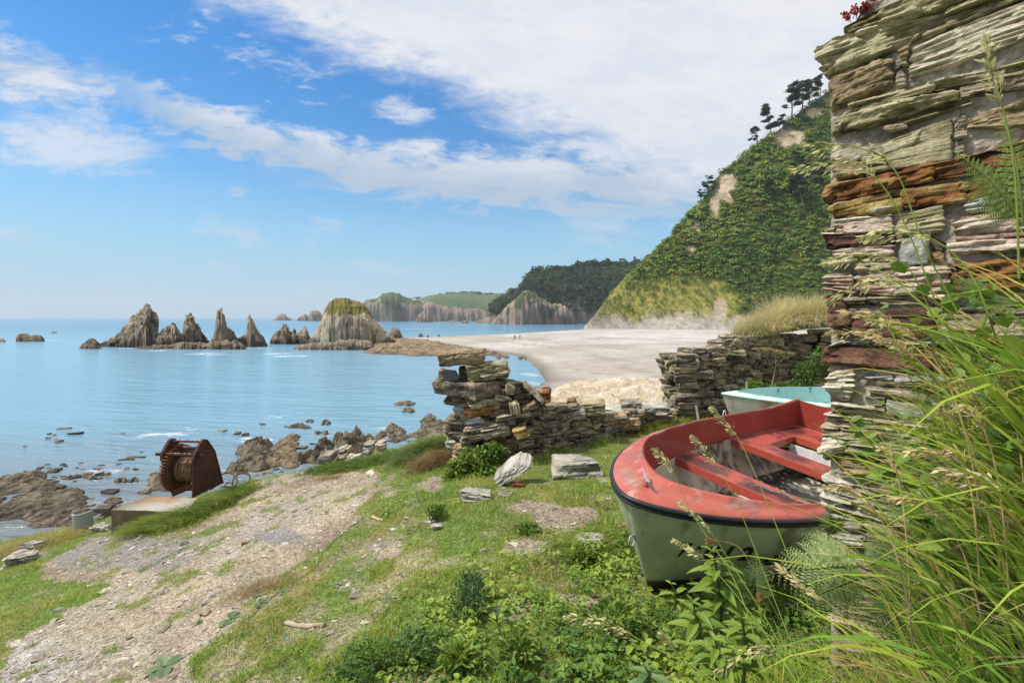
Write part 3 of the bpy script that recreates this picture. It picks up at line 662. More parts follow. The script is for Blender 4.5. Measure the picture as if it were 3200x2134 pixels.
# ================================================================ far headlands (terrain)
def land(pts, Y, df, pal, seed, **k):
    k.setdefault('zb', -3)
    return rock_thing('headland', None, None, pts, Y, df, pal, M['cliff'], seed=seed, kind='structure', **k)
gz = lambda z0, a=14: (lambda x, b: (z0 + a * 2.2 * b))
class _S: pass
def green_hi(z0, sc): return lambda x, b: z0 + sc * b
land([(935, 712), (955, 700), (965, 690), (985, 682), (1005, 677), (1040, 674), (1080, 672), (1100, 676), (1150, 677), (1185, 674), (1230, 668), (1300, 690), (1400, 735)], 1700, 320, [(0, (.03, .055, .02)), (.5, (.05, .085, .028)), (1, (.085, .115, .04))], 111, p=.7, blob_=14, bf=.006, res=8)
land([(815, 735), (826, 705), (838, 692), (850, 689), (868, 686), (880, 676), (893, 673), (905, 674), (922, 681), (945, 690), (965, 693), (1000, 697), (1040, 707), (1075, 708), (1110, 712), (1140, 716), (1175, 718), (1200, 735)], 1180, 60, PAL_CLIFF, 112, p=.4, stri=9, sf=.045, blob_=8, bf=.02, jag=3, res=2.6, ns=50, green=(G_GR, lambda x, b: 44 + 30 * b + 9 * np.sin(x * .03)), lean=.15)
land([(952, 737), (962, 722), (972, 714), (980, 711), (988, 715), (995, 737)], 950, 16, PAL_CLIFF, 113, p=.45, stri=4, sf=.1, blob_=4, bf=.05, jag=2, res=.8)
land([(738, 735), (750, 712), (760, 694), (768, 688), (776, 687), (784, 692), (800, 700), (820, 735)], 1150, 40, PAL_CLIFF, 114, p=.5, stri=5, sf=.06, blob_=4, bf=.03, jag=2, res=1.6, green=(G_GR, lambda x, b: 22 + 30 * b))
land([(678, 736), (690, 728), (700, 722), (708, 725), (714, 715), (722, 714), (732, 717), (742, 722), (752, 728), (766, 736)], 1300, 25, PAL_CLIFF, 115, p=.5, stri=5, sf=.06, blob_=3, bf=.04, jag=3, res=1.2)
land([(626, 735.5), (636, 729), (646, 723), (652, 721), (658, 726), (664, 728), (671, 735.5)], 1500, 22, PAL_CLIFF, 116, p=.5, stri=5, sf=.06, blob_=3, bf=.04, jag=3, res=1.2)
LH = land([(1090, 742), (1120, 724), (1140, 708), (1158, 697), (1172, 690), (1190, 684), (1204, 668), (1218, 652), (1232, 643), (1260, 640), (1300, 636), (1335, 632), (1365, 626), (1400, 625), (1440, 624), (1480, 622), (1560, 620), (1640, 640), (1700, 742)], 760, 95, PAL_CLIFF, 117, p=.75, stri=4, sf=.04, blob_=9, bf=.015, jag=2, res=2.2, ns=60,
   green=(((.022, .042, .016), (.05, .07, .026)), lambda x, b: 13 + 34 * b + 0 * x))
LP = land([(1128, 742), (1142, 728), (1160, 708), (1178, 690), (1192, 676), (1200, 668), (1212, 667), (1228, 676), (1246, 688), (1270, 700), (1296, 704), (1312, 718), (1326, 742)], 655, 42, PAL_CLIFF, 118, p=.45, stri=6, sf=.08, blob_=5, bf=.03, jag=2, res=1.2, ns=50,
   green=(((.035, .055, .02), (.08, .08, .03)), lambda x, b: 24 + 40 * b), lean=.3)
for i, (a, b, Y) in enumerate([(1010, 1060, 860), (1095, 1140, 820), (1150, 1175, 700), (1240, 1250, 690), (1050, 1082, 780)]):
    land([(a, 743), (a + .3 * (b - a), 738), (a + .6 * (b - a), 737), (b, 743)], Y, 8, PAL_CLIFF, 120 + i, p=.6, jag=1.5, blob_=2, bf=.1, res=.8, zb=-1)
# wood on the headland: reads as one dark mass
def far_wood():
    P = []; R = []; C = []
    G = LH[1]
    idx = RNG.integers(0, G.shape[0] * (G.shape[1] // 2 + 4), 5200)
    ii = idx % G.shape[0]; jj = idx // G.shape[0]
    p = G[ii, jj]; n = fbm(p * .02, 3, 131)
    keep = (p[:, 2] > 14 + 26 * n) & (RNG.random(len(p)) < .9)
    p = p[keep]; n = n[keep]; r = 2.0 + 4.2 * RNG.random(len(p)) ** 2
    sky = (jj[keep] > G.shape[1] // 2 - 6); r = np.where(sky, r * 1.3, r)
    p = p + np.stack([0 * r, 0 * r, r * .8 + np.where(sky, 7 * RNG.random(len(r)) ** 2, 0)], -1)
    P.append(p); R.append(r); C.append(mixc((.02, .045, .016), (.07, .10, .03), np.clip(.45 + n * 1.5 + .3 * RNG.normal(size=len(p)), 0, 1)))
    V, Fq, Cv = clumps(np.concatenate(P), np.concatenate(R), 16, .42, np.concatenate(C), 1.0)
    mb = MB(); mb.add(V, Fq, Cv); tag(mb.build('far_forest', M['foliage']), 'dark conifer wood covering the far headland', 'forest', kind='stuff')
    # hedges and trees on the green field hill
    xs = RNG.uniform(940, 1240, 260); ys = np.where(RNG.random(260) < .45, np.interp(xs, [940, 985, 1040, 1080, 1150, 1230], [704, 683, 674, 673, 678, 670]) + 1, RNG.uniform(684, 704, 260))
    p = np.array([at(a, b, 1640) for a, b in zip(xs, ys)]); r = RNG.uniform(5, 10, 260)
    V, Fq, Cv = clumps(p, r, 14, .45, mixc((.02, .042, .016), (.05, .075, .025), RNG.random(260)), .9)
    mb = MB(); mb.add(V, Fq, Cv); tag(mb.build('far_hedges', M['foliage']), 'dark hedges and copses on the distant green field hill', 'hedges', kind='stuff')
far_wood()
# ================================================================ the steep green hillside
HB = np.array([(46, 333), (56, 305), (66, 280), (80, 262), (96, 254), (116, 248), (140, 240), (175, 228), (225, 205), (300, 160), (390, 90)], float)
HR = [(1343, 748), (1366, 722), (1400, 678), (1438, 634), (1500, 588), (1560, 522), (1600, 478), (1655, 398), (1725, 345), (1800, 290), (1870, 232)]
HRW = []
for i, (a, b) in enumerate(HR):
    v = (729 - b) / F; k = np.interp(i, [0, 1, 2, 3, 4, 5, 6, 7, 8, 9, 10], [333, 306, 286, 272, 262, 256, 252, 247, 242, 238, 232])
    Y = (k + .55 * 6.5) / (1 - .55 * v); HRW.append(((a - F) / F * Y, Y, CAMZ + v * Y))
HRW = np.array(HRW + [(262, 325, 196), (330, 290, 215), (430, 220, 220)])
HBW = []
for i in range(len(HRW)):
    t = np.interp(i, np.arange(len(HRW)), np.linspace(0, 1, len(HRW)))
bk = np.interp(np.linspace(0, 1, len(HRW)), np.linspace(0, 1, 13), np.array([0, .75, 1.7, 2.8, 4.0, 4.9, 5.4, 6.0, 6.6, 7.2, 7.9, 8.8, 10.0])[:13]) if False else np.array([0, 1, 2, 3, 4, 4.8, 5.3, 5.9, 6.5, 7.0, 7.5, 8.2, 9.0, 10.0])
HBW = np.stack([np.interp(bk, np.arange(11), HB[:, 0]), np.interp(bk, np.arange(11), HB[:, 1])], -1)
def hill_pt(t, s):
    """t along the hill 0..1, s up the slope 0..1 (beyond 1: over the top)"""
    q = t * (len(HRW) - 1); k = np.arange(len(HRW))
    R = np.stack([np.interp(q, k, HRW[:, c]) for c in range(3)], -1); B = np.stack([np.interp(q, k, HBW[:, c]) for c in range(2)], -1)
    zb = beach_z(B[..., 0], B[..., 1]) - .6
    s1 = np.minimum(s, 1); h = R[..., 2] - zb
    prof = s1 + .05 * np.sin(pi * s1)
    x = B[..., 0] + (R[..., 0] - B[..., 0]) * s1; y = B[..., 1] + (R[..., 1] - B[..., 1]) * s1; z = zb + h * prof
    o = np.maximum(s - 1, 0); x = x + o * h * .6; y = y + o * h * 1.6; z = z - o * h * .5
    g = np.stack([x, y, z], -1)
    n = fbm(g * .018, 4, 141); n2 = fbm(g * .07, 4, 142)
    gul = ridged(P3(q * 1.7 + .15 * n, s * .6, 0), 3, 143)
    amp = np.minimum(1, h / 30) * np.clip(4 * s1 * (1.12 - s1), 0, 1)
    d = (6 * n + 1.8 * n2 + 2.6 * gul) * amp
    return g + d[..., None] * np.array([-.35, -.75, .12]), h
def hill():
    tn, sn = 420, 230
    t, s = np.meshgrid(np.linspace(0, 1, tn) ** 1.12, np.concatenate([np.linspace(0, 1, 190), np.linspace(1.01, 1.8, 40)]), indexing='ij')
    G, h = hill_pt(t, s)
    n = fbm(G * .05, 4, 151); n2 = fbm(G * .22, 4, 152); hz_ = G[..., 2]
    q = t * (len(HRW) - 1)
    # how bare (scree / rock) and how grassy each spot is
    scree = np.maximum(1 - sstep(2.5, 11, hz_ - 9 * np.maximum(n, -.3) - 1), (1 - sstep(.5, 1.9, q + 1.0 * n)) * .95)
    for a, b, rx, ry in [(1668, 428, 24, 38), (1640, 475, 14, 32), (1812, 318, 38, 26), (1600, 520, 12, 24), (1870, 262, 20, 12), (1585, 572, 14, 10), (1655, 715, 16, 26), (1700, 735, 34, 12), (1500, 742, 30, 13)]:
        r = ((todx(G[..., 0], G[..., 1]) - a) / rx) ** 2 + ((tody(G[..., 1], G[..., 2]) - b) / ry) ** 2
        scree = np.maximum(scree, 1 - sstep(.5, 1.3, r + 1.1 * n2))
    dxx = todx(G[..., 0], G[..., 1]); dyy = tody(G[..., 1], G[..., 2])
    base_d = 757 - dyy
    grass = np.maximum(1 - sstep(40, 150, base_d - 150 * n), 1 - sstep(2.6, 4.3, q + 1.6 * n))
    gr = mixc((.16, .18, .04), (.26, .235, .065), np.clip(.5 + 1.1 * n2 + .6 * n, 0, 1))
    under = mixc((.06, .085, .024), (.11, .125, .032), np.clip(.5 + n2, 0, 1))
    c = mixc(under, gr, grass)
    rk = mixc((.30, .235, .16), (.46, .38, .28), np.clip(.5 + 1.2 * n2, 0, 1)); rk = mixc(rk, (.34, .32, .29), (1 - sstep(4, 16, hz_)) * .8)
    c = mixc(c, rk, np.clip(scree, 0, 1)); c = c * (1 + .3 * fbm(G * .6, 3, 153))[..., None]
    me = new_mesh('hill', G.reshape(-1, 3), grid_faces(tn, sn)[:, ::-1], c.reshape(-1, 3), True, [vmat('hill_turf', .95, .5, .3, .9, 1.0, spec=.1, bdist=.5)])
    o = bpy.data.objects.new('hill', me); COL.objects.link(o); tag(o, kind='structure')
    # bushes
    nb = 27000
    ti = RNG.random(nb) ** .9; si = RNG.random(nb) * 1.06
    i = np.clip(np.searchsorted(t[:, 0], ti), 0, tn - 1); j = np.clip((si * 189).astype(int), 0, sn - 1)
    p, _ = hill_pt(ti, si); bare = np.clip(scree[i, j], 0, 1); gq = grass[i, j]; nn = n[i, j]; nq = n2[i, j]
    keep = RNG.random(nb) < (1 - bare) ** 2 * (1 - .88 * np.clip(gq, 0, 1)) + .0
    keep &= (p[:, 0] < 300)
    p = p[keep]; nn = nn[keep]; nq = nq[keep]; gq = gq[keep]
    r = (.55 + 1.9 * RNG.random(len(p)) ** 2.6) * (1 + .8 * np.clip(nn, 0, .6)) * (1 - .35 * np.clip(gq, 0, 1))
    p[:, 2] += r * .35; p[:, 1] -= r * .3
    dark = np.array((.095, .175, .04)); mid = np.array((.17, .265, .052)); lite = np.array((.265, .33, .066)); br = np.array((.17, .145, .06))
    k = .45 + 1.0 * nq + .20 * RNG.normal(size=len(p)) + .6 * nn
    C = np.where((k < .5)[:, None], mixc(dark, mid, np.clip(k * 2, 0, 1)), mixc(mid, lite, np.clip(k * 2 - 1, 0, 1)))
    C = np.where((RNG.random(len(p)) < .05 + .25 * (nq > .25))[:, None], br, C)
    V, Fq, Cv = clumps(p, r, 42, .205, C, .85, .18, .6)
    mb = MB(); mb.add(V, Fq, Cv); tag(mb.build('hillside_scrub', M['foliage']), 'dense green scrub covering the steep hillside', 'scrub', kind='stuff')
hill()
# ---------------------------------------------------------------- pines on the hill
def pine(base, H, lean, crown_r, label, seed, spread=.45, dead=False):
    r = np.random.default_rng(seed); root = thing('pine_tree', base, label, 'tree', 'pines on the hillside')
    k = 9; z = np.linspace(0, H * .93, k); px = lean * (z / H) ** 1.4 * H + .12 * np.cumsum(r.normal(size=k)) * (z > 0); py = .1 * np.cumsum(r.normal(size=k)) * (z > 0)
    path = np.stack([px, py, z - .4], -1); mb = MB(); mb.add(*tube(path, np.linspace(.26, .06, k) * H / 13, 7), (.10, .075, .055))
    cs = []; rs = []
    for i in range(r.integers(11, 15)):
        f = r.uniform(spread, 1.0); b = np.array([np.interp(f * H * .93, z, path[:, q]) for q in range(3)])
        a = r.uniform(0, 2 * pi); ln = crown_r * (1.15 - .75 * (f - spread) / (1 - spread)) * r.uniform(.55, 1.1)
        e = b + np.array([cos(a) * ln, sin(a) * ln, r.uniform(.05, .5) * ln]); mid = (b + e) / 2 + np.array([0, 0, -.08 * ln])
        mb.add(*tube([b, mid, e], [.07 * H / 13, .05 * H / 13, .025], 5), (.09, .068, .05))
        for g in range(r.integers(2, 5)):
            cs.append(b + (e - b) * r.uniform(.55, 1.08) + r.normal(size=3) * np.array([.5, .5, .3])); rs.append(r.uniform(.55, 1.15) * H / 13)
    cs.append(path[-1]); rs.append(.8 * H / 13)
    mb.build('trunk', M['bark'], root)
    cs = np.array(cs); rs = np.array(rs) * 1.6
    V, Fq, Cv = clumps(cs, rs, 130, .17, np.array((.032, .06, .02)) * (1 + .5 * r.normal(size=(len(cs), 1)) * .5), .62, .3, shell=.3)
    c = MB(); c.add(V, Fq, Cv); c.build('crown', M['foliage'], root)
    return root
def ridge_base(dx):
    tt = np.linspace(0, 1, 1500); p, _ = hill_pt(tt, np.full(1500, .985)); k = np.argmin(np.abs(todx(p[:, 0], p[:, 1]) - dx)); return p[k]
for i, (dx, h, ln, cr, sp, lb) in enumerate([
    (1742, 10, -.18, 3.0, .35, 'small wind bent pine lowest of the ridge group, leaning seaward'),
    (1772, 17, -.22, 3.6, .30, 'leaning open crowned pine with bare gaps, on the ridge beside the tan scar'),
    (1790, 9, .05, 2.6, .3, 'short pine filling the gap right of the leaning open crowned pine'),
    (1818, 19, -.05, 4.4, .4, 'tall dense pine with the widest crown on the ridge'),
    (1840, 17, .02, 4.0, .4, 'tall dense pine just right of the widest crowned ridge pine'),
    (1858, 15, -.04, 3.6, .35, 'ridge pine between the tall dense pair and the ruin wall'),
    (1884, 13, .0, 3.4, .35, 'uppermost ridge pine touching the outline of the ruin wall'),
    (1628, 9, -.1, 3.2, .2, 'bushy dark pine on the ridge below the first tan scar'),
    (1612, 7, -.1, 2.6, .2, 'lowest bushy ridge pine above the sea of scrub')]):
    pine(ridge_base(dx) - np.array([0, 0, .3]), h * 1.25, ln, cr * 1.35, lb, 200 + i, sp)
def slope_base(dx, dy):
    t, s = np.meshgrid(np.linspace(.3, .95, 300), np.linspace(.05, 1, 220), indexing='ij'); p, _ = hill_pt(t, s)
    k = np.argmin((todx(p[..., 0], p[..., 1]) - dx) ** 2 + (tody(p[..., 1], p[..., 2]) - dy) ** 2); return p.reshape(-1, 3)[k]
for i, (dx, dy, h, ln, cr, sp, lb) in enumerate([
    (1775, 485, 17, -.06, 4.2, .5, 'slope pine with a straight bare trunk, lowest of the slope trio'),
    (1845, 492, 22, -.26, 4.8, .55, 'slope pine with a long trunk leaning left above the scrub'),
    (1880, 455, 19, -.05, 4.6, .45, 'slope pine with forked pale branches next to the ruin wall'),
    (1830, 395, 12, -.05, 4.0, .3, 'rounded slope pine high under the ridge trees')]):
    pine(slope_base(dx, dy), h, ln, cr, lb, 230 + i, sp)
# ================================================================ slate stones
PAL = {
 'A': [(0, (0.100, 0.087, 0.046)), (.35, (0.240, 0.209, 0.120)), (.65, (0.360, 0.320, 0.198)), (1, (0.470, 0.427, 0.294))],      # olive grey layered
 'B': [(0, (.10, .075, .045)), (.4, (.24, .18, .105)), (.7, (.34, .265, .165)), (1, (.44, .37, .26))],     # rough tan brown
 'C': [(0, (0.255, 0.216, 0.148)), (.3, (0.442, 0.390, 0.289)), (.7, (0.561, 0.510, 0.398)), (1, (0.629, 0.581, 0.484))],         # cream
 'D': [(0, (0.043, 0.022, 0.015)), (.35, (0.137, 0.052, 0.025)), (.6, (0.245, 0.120, 0.043)), (.8, (0.288, 0.184, 0.068)), (1, (0.331, 0.304, 0.204))],  # rust red
 'O': [(0, (0.065, 0.040, 0.025)), (.3, (0.180, 0.112, 0.045)), (.6, (0.302, 0.208, 0.063)), (.85, (0.360, 0.296, 0.135)), (1, (0.374, 0.360, 0.270))],    # orange ochre
 'E': [(0, (.035, .02, .02)), (.4, (.085, .045, .038)), (.7, (.15, .075, .05)), (1, (.25, .15, .10))],     # purple brown
 'F': [(0, (0.138, 0.077, 0.056)), (.3, (0.313, 0.211, 0.155)), (.6, (0.478, 0.387, 0.310)), (1, (0.607, 0.540, 0.456))],       # pinkish white banded
 'G': [(0, (.13, .135, .125)), (.4, (.27, .275, .26)), (.7, (.40, .40, .375)), (1, (.52, .51, .48))],      # pale grey
 'S': [(0, (0.065, 0.058, 0.045)), (.35, (0.177, 0.154, 0.113)), (.65, (0.330, 0.276, 0.194)), (1, (0.496, 0.413, 0.297))],   # grey slate with light edges
 'W': [(0, (0.118, 0.110, 0.087)), (.35, (0.266, 0.252, 0.210)), (.65, (0.392, 0.376, 0.322)), (1, (0.488, 0.471, 0.420))],    # whitish slate
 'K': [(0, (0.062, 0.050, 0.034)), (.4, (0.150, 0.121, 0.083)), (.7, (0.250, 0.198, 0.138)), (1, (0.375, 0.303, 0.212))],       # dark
}
def stone(c8, pal, seed=0, res=.02, lay=.035, ledge=.012, rough=.008, rnd=.25, waxis=2, bands=1.0, freq=7., lichen=.0, cap=160, pale_edge=.25):
    """irregular block: c8 = corners [a][b][c] (a,b,c in 0..1); split layers run across axis waxis"""
    c8 = np.asarray(c8, float).reshape(2, 2, 2, 3)
    L3 = [np.linalg.norm(c8[1, :, :] - c8[0, :, :], axis=-1).mean(), np.linalg.norm(c8[:, 1] - c8[:, 0], axis=-1).mean(), np.linalg.norm(c8[:, :, 1] - c8[:, :, 0], axis=-1).mean()]
    n3 = [int(np.clip(math.ceil(l / res), 3, cap)) for l in L3]
    Vs, Fs, off = [], [], 0
    for ax in range(3):
        u, v = [k for k in range(3) if k != ax]
        U, Vv = np.meshgrid(np.linspace(0, 1, n3[u] + 1), np.linspace(0, 1, n3[v] + 1), indexing='ij')
        for sd in (0, 1):
            T = np.zeros(U.shape + (3,)); T[..., u] = U; T[..., v] = Vv; T[..., ax] = sd
            f = grid_faces(n3[u] + 1, n3[v] + 1)
            flip = (sd == 0) ^ (ax == 1)
            Vs.append(T.reshape(-1, 3)); Fs.append((f[:, ::-1] if flip else f) + off); off += T.size // 3
    T = np.concatenate(Vs)
    def tri(T):
        a, b, c = T[:, 0:1], T[:, 1:2], T[:, 2:3]; r = 0
        for i in (0, 1):
            for j in (0, 1):
                for k in (0, 1):
                    r = r + (a if i else 1 - a) * (b if j else 1 - b) * (c if k else 1 - c) * c8[i, j, k]
        return r
    S = T * 2 - 1
    mn_ = min(L3)
    cut = np.zeros(len(T))
    ed = [1 - np.abs(S[:, k]) for k in range(3)]
    # round the arrises by an equal real distance
    rr = rnd * mn_ * .5
    dist = [ed[k] * L3[k] * .5 for k in range(3)]
    near_ = [np.clip(1 - d / rr, 0, 1) for d in dist]
    Pw = tri(T); ctr = c8.reshape(-1, 3).mean(0)
    axes = [unit((c8[1] - c8[0]).reshape(-1, 3).mean(0)), unit((c8[:, 1] - c8[:, 0]).reshape(-1, 3).mean(0)), unit((c8[:, :, 1] - c8[:, :, 0]).reshape(-1, 3).mean(0))]
    q = [n_ ** 2 for n_ in near_]
    tot = q[0] + q[1] + q[2]
    pull = np.clip(tot - 1.0, 0, 2)                       # >0 only where two or more faces meet
    nv = sum((np.sign(S[:, k]) * near_[k])[:, None] * axes[k] for k in range(3)); nn = unit(nv + 1e-6 * (Pw - ctr))
    Pw = Pw - nn * (pull * rr * .42)[:, None]
    # layers
    w = T[:, waxis] * L3[waxis]; oth = [k for k in range(3) if k != waxis]
    sd3 = seed * 7.3
    o1, o2 = T[:, oth[0]] * L3[oth[0]], T[:, oth[1]] * L3[oth[1]]
    wv = w + .22 * lay * fbm(P3(o1 * freq * .4 + sd3, o2 * freq * .4, w * 2), 3, seed) * 2
    k1 = wv / lay
    f1 = np.floor(k1); f2 = np.floor(k1 * 2.7); j1 = .35 * vnoise(P3(wv * 30, o1 * 9, sd3), seed + 5)
    cell = lambda f, g, q: _h(f.astype(np.int64), np.floor(o1 * g + 2.3 * f + j1).astype(np.int64), np.floor(o2 * g * .7 + 1.7 * f + j1).astype(np.int64), seed + q)
    l1 = .55 * cell(f1, freq * .42, 31) + .75 * vnoise(P3(f1 * 3.7 + sd3, o1 * freq * .5, o2 * freq * .5), seed + 1); l2 = .45 * cell(f2, freq * 1.1, 32) + .8 * vnoise(P3(f2 * 5.1 + sd3, o1 * freq * 1.3, o2 * freq * 1.3), seed + 2)
    n1 = fbm(Pw * freq * .8 + sd3, 4, seed + 3); n2 = fbm(Pw * freq * 4 + sd3, 3, seed + 4)
    side = unit(sum((np.sign(S[:, k]) * near_[k])[:, None] * axes[k] for k in oth) + 1e-9)
    sidew = np.maximum(near_[oth[0]], near_[oth[1]])
    fr = (o1 * freq * .42 + 2.3 * f1 + j1) % 1; crack = np.exp(-(np.minimum(fr, 1 - fr) / (.035 * freq * .42 * 2.2)) ** 2) * (cell(f1, freq * .42, 40) > -.1)
    l1 = l1 - 1.1 * crack; seam = np.exp(-(np.minimum(k1 % 1, 1 - k1 % 1) * lay / .0035) ** 2); l1 = l1 - .6 * seam
    Pw = Pw + side * (sidew * ledge * (l1 + .55 * l2))[:, None] + nn * (rough * (1.6 * n1 + .6 * n2))[:, None]
    t = .5 - .16 * crack - .10 * seam + bands * (.34 * (l1 + 1.1 * crack + .6 * seam) + .22 * l2) + .38 * n1 + .22 * n2
    c = ramp(t, PAL[pal])
    if lichen > 0: c = mixc(c, (.40, .40, .34), sstep(.18, .4, fbm(Pw * 9 + sd3, 4, seed + 9)) * lichen)
    # flat-shaded: unweld nothing, faces are small
    return Pw, Fs, c
def block8(c, size, R=np.eye(3), jit=.12, r=None, taper=0.):
    """eight corners of a knocked-about block standing round c"""
    r = r or np.random.default_rng(0); s = np.asarray(size, float); out = np.zeros((2, 2, 2, 3))
    for i in (0, 1):
        for j in (0, 1):
            for k in (0, 1):
                p = (np.array([i, j, k]) - .5) * s * (1 - taper * k) + r.uniform(-1, 1, 3) * jit * s * np.array([1, 1, .8])
                out[i, j, k] = np.asarray(c) + np.asarray(R) @ p
    return out
def quad8(tl, tr, br, bl, back):
    """corners from a measured front face and the way the block runs back into the wall"""
    o = np.zeros((2, 2, 2, 3)); b = np.asarray(back, float)
    o[0, 0, 0], o[1, 0, 0], o[0, 0, 1], o[1, 0, 1] = bl, br, tl, tr
    o[:, 1] = o[:, 0] + b
    return o
